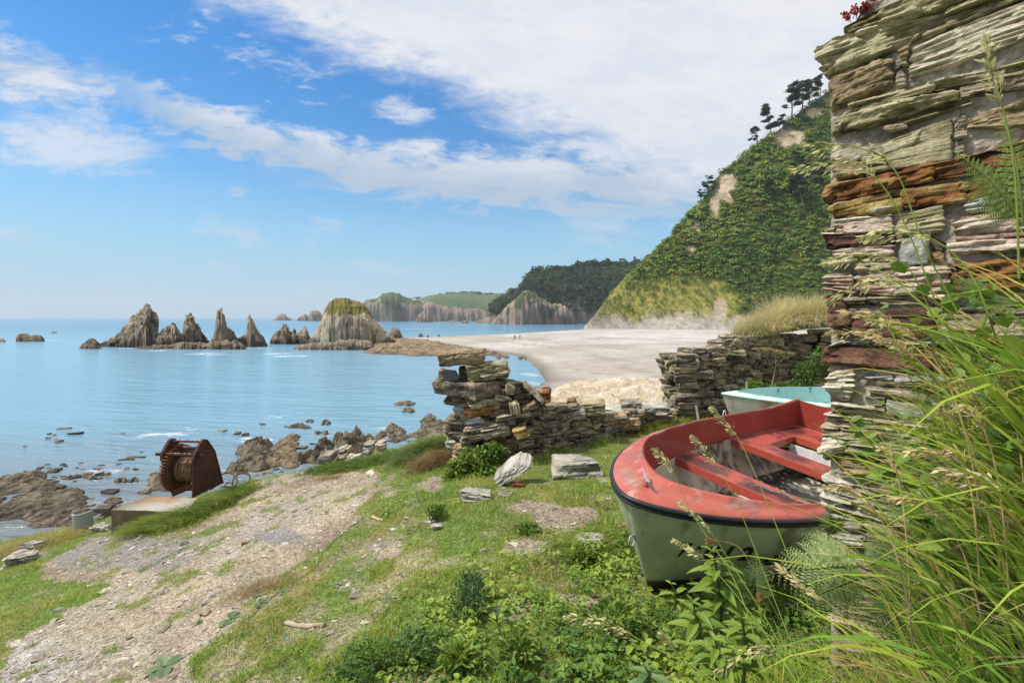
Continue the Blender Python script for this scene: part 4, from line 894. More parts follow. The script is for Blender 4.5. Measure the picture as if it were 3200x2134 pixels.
# ================================================================ ruin wall beside the boats
W0 = np.array([1.57, 2.60]); WD = np.array([.68, -.733]); WB = np.array([.733, .68])      # corner, along the face, into the wall
def on_wall(px, py, off=0.0):
    u, v = (px - 1600) / 1600, (992 - py) / 1600
    p0 = W0 - WB * off
    # (p0 + t WD): x = u*y
    t = (p0[0] - u * p0[1]) / (u * WD[1] - WD[0]); y = p0[1] + t * WD[1]
    return np.array([u * y, y, CAMZ + v * y])
C1 = lambda x, y: (2500 + x / 3.136, y / 3.136)
C2 = lambda x, y: (2500 + x / 3.136, 480 + y / 3.136)
C3 = lambda x, y: (2500 + x / 3.136, 940 + y / 3.136)
C4 = lambda x, y: (2400 + x / 2.136, 1400 + y / 2.136)
WS = [  # crop, corners TL TR BR BL, palette, options
 (C1, (395, 255), (1700, -390), (1700, -20), (365, 395), 'A', dict(lay=.035, ledge=.022, rough=.012, rnd=.22)),
 (C1, (1560, -330), (2500, -800), (2500, -330), (1590, 20), 'A', dict(lay=.03, ledge=.015)),
 (C1, (165, 455), (1450, 40), (2500, -360), (2500, -130), 'A', None),
 (C1, (235, 755), (890, 525), (930, 830), (270, 1100), 'B', dict(lay=.06, ledge=.008, rough=.018, rnd=.45)),
 (C1, (1075, 465), (2500, -125), (2500, 295), (1045, 765), 'C', dict(lay=.016, ledge=.008, rough=.007, bands=.7)),
 (C1, (960, 480), (1075, 420), (1050, 640), (985, 640), 'B', dict(lay=.02, ledge=.006)),
 (C1, (925, 640), (1010, 620), (1045, 840), (950, 860), 'S', dict(lay=.02, ledge=.005, rnd=.5)),
 (C1, (500, 1020), (1300, 800), (1300, 880), (540, 1075), 'A', dict(lay=.02, ledge=.012)),
 (C1, (1290, 805), (2500, 520), (2500, 690), (1290, 885), 'A', dict(lay=.02, ledge=.012)),
 (C1, (400, 1085), (1560, 850), (1560, 985), (270, 1340), 'A', dict(lay=.045, ledge=.018, rough=.016, rnd=.5, lichen=.5)),
 (C1, (1560, 850), (2500, 660), (2500, 800), (1570, 960), 'S', dict(lay=.03, ledge=.01)),
 (C1, (1010, 1180), (1690, 965), (1690, 1020), (1020, 1215), 'A', dict(lay=.012, ledge=.008)),
 (C1, (830, 1240), (1040, 1205), (1040, 1260), (840, 1300), 'K', dict(lay=.015, ledge=.006)),
 (C1, (815, 1390), (1510, 1135), (1495, 1570), (850, 1660), 'A', dict(lay=.05, ledge=.006, rough=.006, rnd=.18, bands=.8)),
 (C1, (1540, 1110), (1640, 1100), (1610, 1540), (1510, 1560), 'S', dict(lay=.02, ledge=.01)),
 (C1, (1690, 1130), (2500, 830), (2500, 1230), (1625, 1270), 'B', dict(lay=.05, ledge=.01, rough=.012)),
 (C2, (255, 40), (650, 20), (630, 240), (330, 268), 'B', dict(lay=.05, ledge=.012, rough=.018, rnd=.4)),
 (C2, (660, 40), (850, 10), (860, 170), (650, 210), 'A', dict(lay=.02, ledge=.01)),
 (C2, (225, 310), (1300, 95), (1300, 250), (215, 485), 'D', dict(lay=.05, ledge=.012, rough=.012)),
 (C2, (1295, 95), (2500, -200), (2500, 100), (1300, 255), 'D', dict(lay=.04, ledge=.012, rough=.01)),
 (C2, (270, 505), (1000, 340), (1000, 545), (300, 660), 'O', dict(lay=.05, ledge=.01, rough=.014)),
 (C2, (990, 345), (1650, 275), (1600, 470), (1000, 545), 'D', dict(lay=.05, ledge=.01, rough=.012)),
 (C2, (1640, 275), (2500, 110), (2500, 270), (1610, 460), 'D', dict(lay=.04, ledge=.01)),
 (C2, (300, 650), (900, 590), (880, 625), (350, 690), 'C', dict(lay=.015, ledge=.008)),
 (C2, (335, 690), (890, 615), (915, 775), (345, 795), 'F', dict(lay=.05, ledge=.006, rough=.012, bands=.5)),
 (C2, (200, 785), (920, 772), (920, 885), (225, 935), 'E', dict(lay=.05, ledge=.01, rough=.012)),
 (C2, (265, 735), (340, 700), (345, 790), (210, 785), 'C', dict(lay=.02, ledge=.01)),
 (C2, (270, 940), (910, 892), (905, 1000), (370, 1020), 'F', dict(lay=.025, ledge=.012)),
 (C2, (965, 600), (1420, 480), (1400, 765), (930, 808), 'A', dict(lay=.018, ledge=.006, rough=.006)),
 (C2, (1600, 480), (2500, 300), (2500, 480), (1620, 570), 'G', dict(lay=.014, ledge=.008)),
 (C2, (1500, 640), (2500, 470), (2500, 960), (1460, 975), 'F', dict(lay=.028, ledge=.014, rough=.01)),
 (C2, (970, 830), (1245, 800), (1255, 1085), (960, 1115), 'G', dict(lay=.06, ledge=.006, rough=.01, waxis=0, bands=.6)),
 (C2, (1260, 790), (1450, 860), (1420, 1060), (1260, 1065), 'B', dict(lay=.05, ledge=.01)),
 (C2, (228, 1062), (535, 1000), (530, 1075), (260, 1115), 'C', dict(lay=.02, ledge=.012, rnd=.5)),
 (C2, (545, 1080), (940, 1060), (930, 1130), (545, 1145), 'A', dict(lay=.02, ledge=.008)),
 (C2, (215, 1192), (520, 1160), (540, 1385), (215, 1335), 'F', dict(lay=.016, ledge=.012, bands=.7)),
 (C2, (522, 1160), (1480, 1085), (1480, 1355), (545, 1392), 'F', dict(lay=.026, ledge=.012)),
 (C2, (1475, 1090), (2500, 970), (2500, 1300), (1480, 1355), 'D', dict(lay=.03, ledge=.012)),
 (C2, (430, 1410), (640, 1400), (640, 1480), (440, 1490), 'K', dict(lay=.02, ledge=.01)),
 (C2, (650, 1405), (1230, 1385), (1220, 1475), (650, 1490), 'S', dict(lay=.015, ledge=.012)),
 (C2, (1250, 1385), (1580, 1380), (1550, 1442), (1270, 1446), 'F', dict(lay=.012, ledge=.006)),
 (C3, (258, -40), (445, -45), (500, 360), (335, 378), 'E', dict(lay=.06, ledge=.015, rough=.02, lichen=.6)),
 (C3, (505, 115), (1320, 50), (1370, 400), (495, 335), 'E', dict(lay=.05, ledge=.006, rough=.008)),
 (C3, (1330, 45), (2500, 20), (2500, 390), (1370, 400), 'S', dict(lay=.03, ledge=.015)),
 (C3, (285, 440), (420, 385), (450, 405), (240, 465), 'C', dict(lay=.03, ledge=.008, rnd=.5)),
 (C3, (430, 398), (1500, 408), (1500, 428), (420, 425), 'C', dict(lay=.01, ledge=.008)),
 (C3, (235, 455), (1300, 425), (1300, 705), (200, 615), 'E', dict(lay=.09, ledge=.006, rough=.008, rnd=.3)),
 (C3, (1295, 425), (2500, 420), (2500, 720), (1300, 705), 'E', dict(lay=.06, ledge=.008)),
 (C3, (255, 705), (555, 668), (545, 900), (490, 995), 'C', None),
 (C3, (605, 742), (920, 722), (925, 780), (740, 782), 'G', dict(lay=.012, ledge=.006)),
 (C3, (930, 738), (1450, 738), (1450, 792), (930, 786), 'G', dict(lay=.012, ledge=.006)),
 (C3, (740, 788), (1450, 802), (1450, 850), (760, 842), 'A', dict(lay=.012, ledge=.006)),
 (C3, (650, 852), (1230, 862), (1250, 985), (660, 892), 'S', dict(lay=.014, ledge=.008)),
 (C3, (1265, 800), (1500, 780), (1500, 935), (1240, 905), 'D', dict(lay=.03, ledge=.008)),
 (C3, (600, 930), (840, 942), (830, 966), (620, 947), 'C', dict(lay=.01, ledge=.005)),
 (C3, (680, 990), (835, 972), (835, 1052), (700, 1022), 'S', dict(lay=.012, ledge=.006)),
 (C3, (843, 970), (1300, 1062), (1300, 1172), (845, 1102), 'W', dict(lay=.05, ledge=.003, rough=.005, rnd=.15, bands=.4)),
 (C3, (298, 990), (832, 1062), (832, 1092), (310, 1014), 'C', dict(lay=.01, ledge=.006)),
 (C3, (1310, 1000), (2500, 1100), (2500, 1280), (1310, 1180), 'S', dict(lay=.02, ledge=.012)),
 (C3, (300, 1050), (2500, 1310), (2500, 1440), (212, 1195), 'F', dict(lay=.014, ledge=.016, bands=.8)),
 (C3, (225, 1205), (2500, 1450), (2500, 1560), (200, 1345), 'S', dict(lay=.014, ledge=.018)),
 (C3, (198, 1372), (470, 1342), (450, 1500), (200, 1570), 'C', dict(lay=.03, ledge=.02, rough=.022, rnd=.4)),
 (C3, (465, 1375), (2500, 1570), (2500, 1720), (445, 1500), 'S', dict(lay=.014, ledge=.014)),
 (C4, (365, 20), (730, 70), (745, 200), (470, 175), 'B', dict(lay=.025, ledge=.022, rough=.02, rnd=.4)),
 (C4, (365, 190), (1750, 620), (1750, 800), (352, 410), 'W', dict(lay=.016, ledge=.016, rough=.01)),
 (C4, (350, 430), (625, 480), (645, 675), (352, 640), 'W', dict(lay=.03, ledge=.012, rough=.01)),
 (C4, (640, 480), (1750, 810), (1750, 990), (650, 690), 'S', dict(lay=.02, ledge=.012)),
 (C4, (350, 650), (1750, 1000), (1750, 1180), (400, 780), 'S', dict(lay=.04, ledge=.01)),
 (C4, (400, 790), (1750, 1190), (1750, 1420), (430, 1020), 'K', dict(lay=.025, ledge=.015)),
 (C4, (420, 1030), (1100, 1190), (1100, 1500), (440, 1400), 'K', dict(lay=.03, ledge=.015)),
 (C4, (430, 1410), (1100, 1510), (1100, 1800), (440, 1750), 'K', dict(lay=.03, ledge=.015)),
]
NAMES = {'A': 'olive grey slate stone', 'B': 'rough tan stone', 'C': 'cream coloured stone', 'D': 'rust red stone', 'O': 'orange ochre stone', 'E': 'dark purple brown stone', 'F': 'pink and white banded stone', 'G': 'pale grey stone', 'S': 'grey slate stone', 'W': 'whitish slate stone', 'K': 'dark slate stone'}
def ruin_wall():
    base = np.array([W0[0], W0[1], float(ground_z(*W0))])
    root = thing('ruin_wall', base, 'tall mortared slate wall corner with rusty and cream stones, right of the red boat', 'wall')
    r = np.random.default_rng(77)
    for i, (cf, tl, tr, br, bl, pal, kw) in enumerate(WS):
        off = r.uniform(-.004, .022); dep = r.uniform(.20, .30)
        if kw is None and cf is C1: tl, tr, br, bl = (165, 455), (2500, -330), (2500, -130), (222, 740); kw = dict(lay=.032, ledge=.02, rough=.012, rnd=.22)
        if kw is None: tl, tr, br, bl = (255, 705), (555, 668), (500, 990), (262, 945); kw = dict(lay=.024, ledge=.016, rough=.018, lichen=.3)
        q = [on_wall(*cf(*p), off) for p in (tl, tr, br, bl)]
        V, Fq, c = stone(quad8(*q, np.array([WB[0], WB[1], 0]) * dep), pal, 300 + i, res=.0085, **kw)
        mb = MB(); mb.add(V - base, Fq, np.minimum(c * 1.14, .85)); o = mb.build('stone', M['stone'], root); o['label'] = NAMES[pal]
    # mortar heart: a rough slab a little behind the stone faces
    nu, nv = 130, 260; U, H = np.meshgrid(np.linspace(0.035, 2.6, nu), np.linspace(-2.6, 1.86, nv), indexing='ij')
    top = 1.30 + .46 * sstep(.0, .35, U); H = np.minimum(H, top)
    rec = .035 + .028 * fbm(P3(U * 9, H * 9, 0), 4, 5) + .012 * fbm(P3(U * 45, H * 45, 0), 3, 6)
    fr = np.stack([W0[0] + WD[0] * U + WB[0] * rec, W0[1] + WD[1] * U + WB[1] * rec, CAMZ + H], -1)
    bkk = np.stack([W0[0] + WD[0] * U + WB[0] * .36, W0[1] + WD[1] * U + WB[1] * .36, CAMZ + H], -1)
    G = np.concatenate([fr, bkk[:, ::-1]], 1)           # wraps over the top
    t = fbm(G * 14, 4, 15); t2 = fbm(G * 70, 3, 16)
    c = mixc((.22, .19, .15), (.46, .42, .35), np.clip(.5 + t + .7 * t2, 0, 1))
    f = grid_faces(nu, 2 * nv); f2 = np.array([[j, j + 1, 2 * nv - 2 - j, 2 * nv - 1 - j] for j in range(nv - 1)])
    mb = MB(); mb.add(G.reshape(-1, 3) - base, [f, f2], c.reshape(-1, 3)); mb.build('mortar', vmat('lime_mortar', .98, 60, .3, .8, 90, bdist=.01), root)
    # the unseen end of the wall towards the camera's right: plain courses
    mb = MB(); h = -1.95
    while h < 1.75:
        th = r.uniform(.08, .16); s = .86
        while s < 2.5:
            w = r.uniform(.25, .6); o = r.uniform(.0, .02)
            p = lambda a, b: np.array([W0[0] + WD[0] * a - WB[0] * o, W0[1] + WD[1] * a - WB[1] * o, CAMZ + b])
            V, Fq, c = stone(quad8(p(s, h + th * .93), p(s + w - .015, h + th * .93), p(s + w - .015, h), p(s, h), np.array([WB[0], WB[1], 0]) * .25), r.choice(list('AABSFEG')), 500 + len(mb.V), res=.03, lay=.02, ledge=.012)
            mb.add(V - base, Fq, c); s += w
        h += th
    mb.build('plain_courses', M['stone'], root)
    return root
ruin_wall()
# red stonecrop along the wall top
def stonecrop(px, py, n, label, seed, size=1., s0=1):
    r = np.random.default_rng(seed); p = on_wall(px, py, -.02); root = thing('stonecrop', p, label, 'plant')
    a = MB(); b = MB()
    for i in range(n):
        q = np.array([r.normal() * .022 * size, r.normal() * .02, 0]); e = q + np.array([r.normal() * .012, r.normal() * .01, r.uniform(.015, .05) * size])
        a.add(*tube([q - [0, 0, .01], (q + e) / 2 + [.003, 0, 0], e], .0015, 5), (.12, .05, .03))
        for k in range(7):
            d = e + r.normal(size=3) * .006; V, Fq = box(d, (.007, .007, .009), rotz(r.uniform(0, 3)) @ rotx(r.uniform(-.6, .6))); b.add(V, Fq, np.array((.42, .06, .05)) * r.uniform(.6, 1.3))
    a.build('stem', M['leaf'], root); b.build('flower', M['leaf'], root)
stonecrop(*C1(640, 115), 14, 'red stonecrop cluster with the most blooms, growing on the wall top', 1)
stonecrop(*C1(500, 185), 7, 'small red stonecrop sprig lower down the wall shoulder', 2, .7)
stonecrop(*C1(1090, 15), 6, 'red stonecrop sprig nearest the upper picture edge on the wall', 4, .7)
# ================================================================ broken dry stone pillar and low wall
def scatter_course(mb, A, B, zb, zt, dep, r, pals, th=(.05, .13), ln=(.12, .34), res=.022, seed=0, jit=.10, skip=0., face=1.):
    """courses of loose stones between plan points A and B; zb, zt: functions of distance"""
    A, B = np.asarray(A, float), np.asarray(B, float); Lw = np.linalg.norm(B - A); d = (B - A) / Lw; nrm = np.array([d[1], -d[0]]) * face
    rows = []; h = 0
    while h < 2.6:
        t = r.uniform(*th); s = r.uniform(-.1, .05)
        while s < Lw:
            w = r.uniform(*ln) * (1.25 if t < .07 else 1); m = min(max(s + w / 2, 0), Lw); zz0 = zb(m) + h
            if zz0 + t * .6 < zt(m) + .05 * r.normal() and r.random() > skip:
                o = r.uniform(-.03, .05); D_ = dep * r.uniform(.75, 1.0)
                c = A + d * m + nrm * (o - D_ * 0.0)
                R = np.array([[d[0], -nrm[0], 0], [d[1], -nrm[1], 0], [0, 0, 1.]]) @ roty(r.normal() * .07) @ rotz(r.normal() * .06)
                b8 = block8((c[0] - nrm[0] * D_ / 2, c[1] - nrm[1] * D_ / 2, zz0 + t / 2), (w * .97, D_, t * .97), R, jit, r)
                V, Fq, cc = stone(b8, r.choice(pals), seed + len(mb.V), res=res, lay=r.uniform(.012, .04), ledge=.012, rough=.009, rnd=.3, freq=9)
                mb.add(V, Fq, cc * r.uniform(.75, 1.15))
            s += w + .008
        h += t
def pillar_wall():
    A = at(1060, 1060, 6.95)[:2]; base = np.array([A[0], A[1], float(ground_z(*A))])
    root = thing('dry_stone_wall', base, 'tumbledown dry stone wall running right from a tall balanced pillar of slabs', 'wall')
    r = np.random.default_rng(88); Y0 = 6.85
    K = lambda x, y: ((x / 1568 * 380 + 1340) * .7347, (y / 1568 * 380 + 1080) * .7347)       # pillar close-up
    def part(tl, tr, br, bl, pal, dep, label, Y=Y0, tilt=0., skew=0., **k):
        q = [at(*K(*p), Y) for p in (tl, tr, br, bl)]
        b8 = quad8(*q, np.array([skew, dep, .02])); b8[1, :, :, 1] += tilt
        V, Fq, c = stone(b8, pal, k.pop('seed', len(root.children) + 700), res=.016, **k)
        m = MB(); m.add(V - base, Fq, c); o = m.build('stone', M['stone'], root); o['label'] = label
    part((98, 112), (700, 82), (690, 255), (120, 285), 'B', .55, 'square tan capstone on the pillar', Y0 + .05, tilt=.12, lay=.045, ledge=.012, rough=.014, rnd=.25)
    part((118, 325), (190, 325), (190, 452), (120, 445), 'B', .2, 'small tan prop stone', Y0 + .12, lay=.03)
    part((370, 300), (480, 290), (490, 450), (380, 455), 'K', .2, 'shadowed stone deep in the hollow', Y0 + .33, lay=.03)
    part((470, 268), (1030, 250), (1040, 440), (490, 485), 'A', .5, 'layered tan block beside the capstone', Y0 + .08, tilt=.15, lay=.028, ledge=.022, rough=.014, rnd=.3)
    part((22, 480), (590, 505), (615, 720), (65, 632), 'S', .6, 'long overhanging slab with pink lichen', Y0 - .02, lay=.09, ledge=.006, rough=.018, rnd=.3, lichen=.3)
    part((585, 505), (975, 495), (985, 685), (610, 720), 'K', .5, 'dark end of the long slab', Y0 - .02, tilt=.35, lay=.08, ledge=.008, rough=.018, rnd=.25)
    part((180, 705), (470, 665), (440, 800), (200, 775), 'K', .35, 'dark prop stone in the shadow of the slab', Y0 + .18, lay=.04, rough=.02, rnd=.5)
    part((470, 710), (990, 715), (985, 775), (560, 835), 'A', .45, 'cracked tan block', Y0 - .02, tilt=.2, lay=.03, ledge=.015, rough=.014)
    part((445, 835), (900, 800), (880, 900), (470, 950), 'D', .45, 'rusty cracked block', Y0 - .05, tilt=.2, lay=.05, ledge=.01, rough=.014)
    part((280, 830), (470, 790), (760, 1010), (520, 1075), 'G', .5, 'smooth grey wedge shaped stone', Y0 + .02, lay=.05, ledge=.01, rough=.012, rnd=.6)
    part((440, 1080), (990, 1020), (1075, 1180), (400, 1300), 'S', .5, 'thick finely split slate block', Y0 - .08, tilt=.1, lay=.017, ledge=.02, rough=.008, rnd=.35)
    part((190, 960), (400, 1000), (420, 1180), (200, 1190), 'K', .5, 'dark rough stone at the left flank', Y0 + .12, lay=.03, ledge=.02, rough=.02, rnd=.5)
    part((205, 1245), (340, 1230), (360, 1420), (240, 1330), 'W', .4, 'whitish stone at the pillar foot', Y0 + .05, lay=.03, ledge=.02, rough=.02)
    part((330, 1290), (650, 1340), (600, 1470), (335, 1440), 'O', .45, 'ochre stained foot stone', Y0, lay=.03, ledge=.02, rough=.02)
    part((400, 1200), (560, 1290), (640, 1345), (410, 1320), 'G', .4, 'grey chock stone', Y0, lay=.02, ledge=.02, rough=.015)
    part((1000, 500), (1110, 560), (1095, 640), (985, 640), 'A', .3, 'chipped tan stone', Y0 + .05, tilt=.05, lay=.03)
    part((1215, 530), (1260, 522), (1505, 735), (1470, 765), 'S', .35, 'thin flag leaning down the wall top', Y0 + .1, tilt=.1, lay=.03, ledge=.006, rnd=.3)
    part((1030, 755), (1165, 750), (1190, 885), (1060, 905), 'A', .3, 'upright tan stone', Y0 - .02, lay=.05, waxis=0)
    part((1070, 1110), (1240, 1060), (1305, 1170), (1155, 1235), 'O', .3, 'pale ochre tilted stone', Y0 - .12, lay=.04, ledge=.006)
    part((880, 930), (1310, 880), (1320, 940), (860, 1000), 'S', .45, 'long thin grey bed stone', Y0 - .02, tilt=.15, lay=.02, ledge=.014)
    part((1190, 830), (1420, 740), (1425, 820), (1210, 870), 'B', .4, 'brown bed stone', Y0 + .05, tilt=.1, lay=.03)
    # rubble body of the pillar
    core = MB(); b = np.array([at(1105, 1050, Y0 + .32)[0], Y0 + .30])
    g0 = float(ground_z(*b))
    scatter_course(core, (at(1040, 1000, Y0 + .15)[0], Y0 + .12), (at(1170, 1000, Y0 + .15)[0], Y0 + .16), lambda s: g0 - .1, lambda s: g0 + 1.02, .6, r, list('SSKAB'), res=.024, seed=820)
    # the low wall itself, falling away to the right
    P1 = at(1150, 1050, 7.05)[:2]; P2 = at(1290, 1020, 7.55)[:2]; P3_ = at(1440, 985, 8.6)[:2]; P4 = at(1545, 960, 9.6)[:2]
    def prof(dxs, dys, Ya, Yb, A_, B_):
        def f(s):
            t = s / np.linalg.norm(np.array(B_) - np.array(A_)); x = A_[0] + (B_[0] - A_[0]) * t; y = A_[1] + (B_[1] - A_[1]) * t
            return CAMZ + (729 - np.interp(todx(x, y), dxs, dys)) / F * y
        return f
    dxs = [1140, 1170, 1200, 1230, 1262, 1300, 1340, 1400, 1425, 1460, 1500, 1545, 1580]; dys = [872, 882, 890, 896, 918, 930, 938, 942, 950, 944, 950, 952, 938]
    gz_ = lambda A_, B_: (lambda s: float(ground_z(*(A_ + (B_ - A_) * s / np.linalg.norm(B_ - A_)))) - .05)
    scatter_course(core, P1, P2, gz_(P1, P2), prof(dxs, dys, 0, 0, P1, P2), .55, r, list('SSSAAKB'), th=(.04, .12), ln=(.1, .3), seed=900)
    scatter_course(core, P2, P3_, gz_(P2, P3_), prof(dxs, dys, 0, 0, P2, P3_), .5, r, list('SSAAKBG'), th=(.06, .16), ln=(.14, .4), seed=1100)
    scatter_course(core, P3_, P4, gz_(P3_, P4), prof(dxs, dys, 0, 0, P3_, P4), .5, r, list('SSAWGB'), th=(.05, .12), ln=(.12, .4), seed=1300)
    # back face, so the wall is a wall
    scatter_course(core, P4 + [0, .55], P1 + [0, .55], lambda s: float(ground_z(*(P4 + (P1 - P4) * s / np.linalg.norm(P1 - P4)))) - .2, lambda s: CAMZ - 1.75, .3, r, list('SSAK'), th=(.1, .18), ln=(.3, .6), res=.06, seed=1500)
    core.V = [v - base for v in core.V]
    core.build('rubble_courses', M['stone'], root)
    # individually visible stones lying along the top of the low wall
    for (x0, y0, x1, y1, Y, pal, dep, lb) in [(1238, 898, 1262, 928, 7.2, 'D', .3, 'rust coloured wedge stone'), (1324, 926, 1390, 957, 7.9, 'A', .42, 'squared grey tan block'), (1285, 945, 1345, 965, 7.7, 'W', .4, 'whitish flat stone'),
          (1390, 955, 1440, 985, 8.3, 'B', .35, 'rusty bed stone'), (1400, 962, 1470, 990, 8.5, 'B', .3, 'ochre bed stone'), (1425, 925, 1475, 942, 8.7, 'W', .35, 'pale flag stone'), (1430, 942, 1466, 958, 8.6, 'S', .35, 'grey flag stone'), (1480, 935, 1540, 950, 9.0, 'W', .4, 'white broken flag'),
          (1298, 920, 1322, 940, 7.8, 'B', .2, 'small brown stone')]:
        q = [at(a, b_, Y) for a, b_ in ((x0, y0 + 2), (x1, y0), (x1, y1 - 2), (x0, y1))]
        V, Fq, c = stone(quad8(*q, (.05, dep, .03)), pal, int(x0), res=.02, lay=.03, ledge=.014, rough=.012, rnd=.3)
        m = MB(); m.add(V - base, Fq, c); o = m.build('stone', M['stone'], root); o['label'] = lb
    # slate with a hand-written verse, propped under the capstone
    p = [at(*K(*q), Y0 - .01) for q in ((190, 305), (345, 318), (392, 388), (360, 430), (185, 458))]
    n = len(p); V = np.array(p + [q + np.array([0, .018, 0]) for q in p]); fr = [[4, 0, 1, 2], [9, 7, 6, 5]] ; fs3 = [[4, 2, 3], [9, 8, 7]]
    cen = V[:5].mean(0); srt = thing('writing_slate', cen, 'dark grey slate with handwritten lines, propped under the capstone of the pillar', 'slate')
    sides = [[i, (i + 1) % 5, 5 + (i + 1) % 5, 5 + i] for i in range(5)]
    mb = MB(); mb.add(V - cen, [np.array(fr + sides), np.array(fs3)], (.105, .108, .122)); mb.build('slab', M['stone'], srt)
    for i, tx in enumerate(('Un alm', 'de siren', 'yentir')):
        cu = bpy.data.curves.new('lettering', 'FONT'); cu.body = tx; cu.size = .052; cu.shear = .25; cu.space_character = 1.1
        t_ = bpy.data.objects.new('t', cu); COL.objects.link(t_); bpy.context.view_layer.update()
        me = bpy.data.meshes.new_from_object(t_.evaluated_get(bpy.context.evaluated_depsgraph_get())); bpy.data.objects.remove(t_)
        o = bpy.data.objects.new('lettering', me); COL.objects.link(o); o.parent = srt
        a = at(*K(196 + 3 * i, 340 + 38 * i), Y0 - .014) - cen; o.location = tuple(a); o.rotation_euler = (pi / 2, .10, 0)
        me.materials.clear(); me.materials.append(INK)
INK = bpy.data.materials.new('dark_ink'); INK.use_nodes = True; INK.node_tree.nodes['Principled BSDF'].inputs['Base Color'].default_value = (.018, .018, .022, 1); INK.node_tree.nodes['Principled BSDF'].inputs['Roughness'].default_value = .7
pillar_wall()
# ================================================================ the further terrace wall with golden grass on it
def terrace_wall():
    A = at(1590, 950, 9.75)[:2]; B = at(1818, 940, 10.9)[:2]; Cc = at(1990, 900, 10.2)[:2]
    base = np.array([A[0], A[1], float(ground_z(*A))])
    root = thing('dry_stone_wall', base, 'taller dry stone terrace wall with golden grass on top, behind the aqua boat', 'wall')
    r = np.random.default_rng(99); mb = MB()
    dxs = [1530, 1548, 1580, 1610, 1640, 1655, 1690, 1760, 1820, 1900, 2000]; dys = [860, 830, 815, 812, 795, 783, 772, 765, 760, 752, 740]
    def top(A_, B_):
        def f(s):
            t = s / np.linalg.norm(B_ - A_); q = A_ + (B_ - A_) * t
            return CAMZ + (729 - np.interp(todx(*q), dxs, dys)) / F * q[1]
        return f
    zb = lambda A_, B_: (lambda s: CAMZ - 2.12)
    scatter_course(mb, A, B, zb(A, B), top(A, B), .5, r, list('SSSKKSAAB'), th=(.05, .17), ln=(.12, .42), res=.03, seed=2000)
    scatter_course(mb, B, Cc, zb(B, Cc), top(B, Cc), .5, r, list('KKKKS'), th=(.10, .2), ln=(.3, .7), res=.04, seed=2600)
    scatter_course(mb, A + [-.02, .7], A + [.03, -.05], zb(A, B), lambda s: top(A, B)(0.05), .45, r, list('SSAK'), th=(.06, .16), ln=(.2, .4), res=.04, seed=2900, face=-1.)
    mb.V = [v - base for v in mb.V]; mb.build('rubble_courses', M['stone'], root)
    for (x0, y0, x1, y1, Y, pal, lb) in [(1552, 825, 1605, 848, 9.7, 'A', 'long tan coping stone'), (1608, 822, 1668, 842, 9.85, 'B', 'ochre coping stone'), (1592, 806, 1715, 818, 10.0, 'A', 'thin flat coping flag'), (1656, 771, 1740, 792, 10.3, 'S', 'split grey coping slate'), (1740, 776, 1800, 795, 10.6, 'A', 'tan coping block'), (1538, 860, 1580, 872, 9.65, 'K', 'projecting dark flag'), (1574, 852, 1640, 872, 9.66, 'S', 'rounded grey stone')]:
        q = [at(a, b_, Y) for a, b_ in ((x0, y0), (x1, y0 + 1), (x1, y1), (x0, y1 - 2))]
        V, Fq, c = stone(quad8(*q, (.1, .45, .03)), pal, int(x0), res=.022, lay=.03, ledge=.016, rough=.012, rnd=.3)
        m = MB(); m.add(V - base, Fq, c); o = m.build('stone', M['stone'], root); o['label'] = lb
    # earth fill behind
    g = MB()
    q = [A + [.25, .5], B + [-.2, .45], Cc + [.4, .4], Cc + [1.6, 3], A + [.9, 3.5]]
    zt = [top(A, B)(.3) - .12, top(A, B)(2.3) - .1, CAMZ - .32, CAMZ - .5, CAMZ - 1.2]
    V = np.array([(p[0], p[1], z) for p, z in zip(q, zt)] + [(p[0], p[1], CAMZ - 3.2) for p in q]) - base
    g.add(V, [np.array([[i, (i + 1) % 5, 5 + (i + 1) % 5, 5 + i] for i in range(5)] + [[0, 1, 2, 3]]), np.array([[0, 3, 4]])], (.16, .13, .07)); g.build('earth_fill', M['stone'], root)
    return A, B, Cc, top
TW = terrace_wall()
# ================================================================ boats
def pmat(name, rough, spec=.5, dirt=.25, dscale=9, bump=.08):
    return vmat(name, rough, dscale, dirt, bump, 35, spec=spec, bdist=.004)
M['gel'] = pmat('weathered_gelcoat', .45, .4, .12, 14); M['rubber'] = pmat('black_rubber', .5, .4, .2, 20); M['metal'] = pmat('galvanised_metal', .4, .5, .2, 30)
M['gel'].node_tree.nodes['Principled BSDF'].inputs['Coat Weight'].default_value = .12
def glyph(ch):
    cu = bpy.data.curves.new('g', 'FONT'); cu.body = ch; cu.offset = .045; o = bpy.data.objects.new('g', cu); COL.objects.link(o)
    bpy.context.view_layer.update(); me = bpy.data.meshes.new_from_object(o.evaluated_get(bpy.context.evaluated_depsgraph_get()))
    V = np.array([v.co[:] for v in me.vertices]); fs = [tuple(p.vertices) for p in me.polygons]
    bpy.data.objects.remove(o); bpy.data.curves.remove(cu)
    lo, hi = V.min(0), V.max(0); return (V[:, :2] - lo[:2]) / (hi[:2] - lo[:2]), fs
def tris_of(fs): return np.array([(f[0], f[i], f[i + 1]) for f in fs for i in range(1, len(f) - 1)])
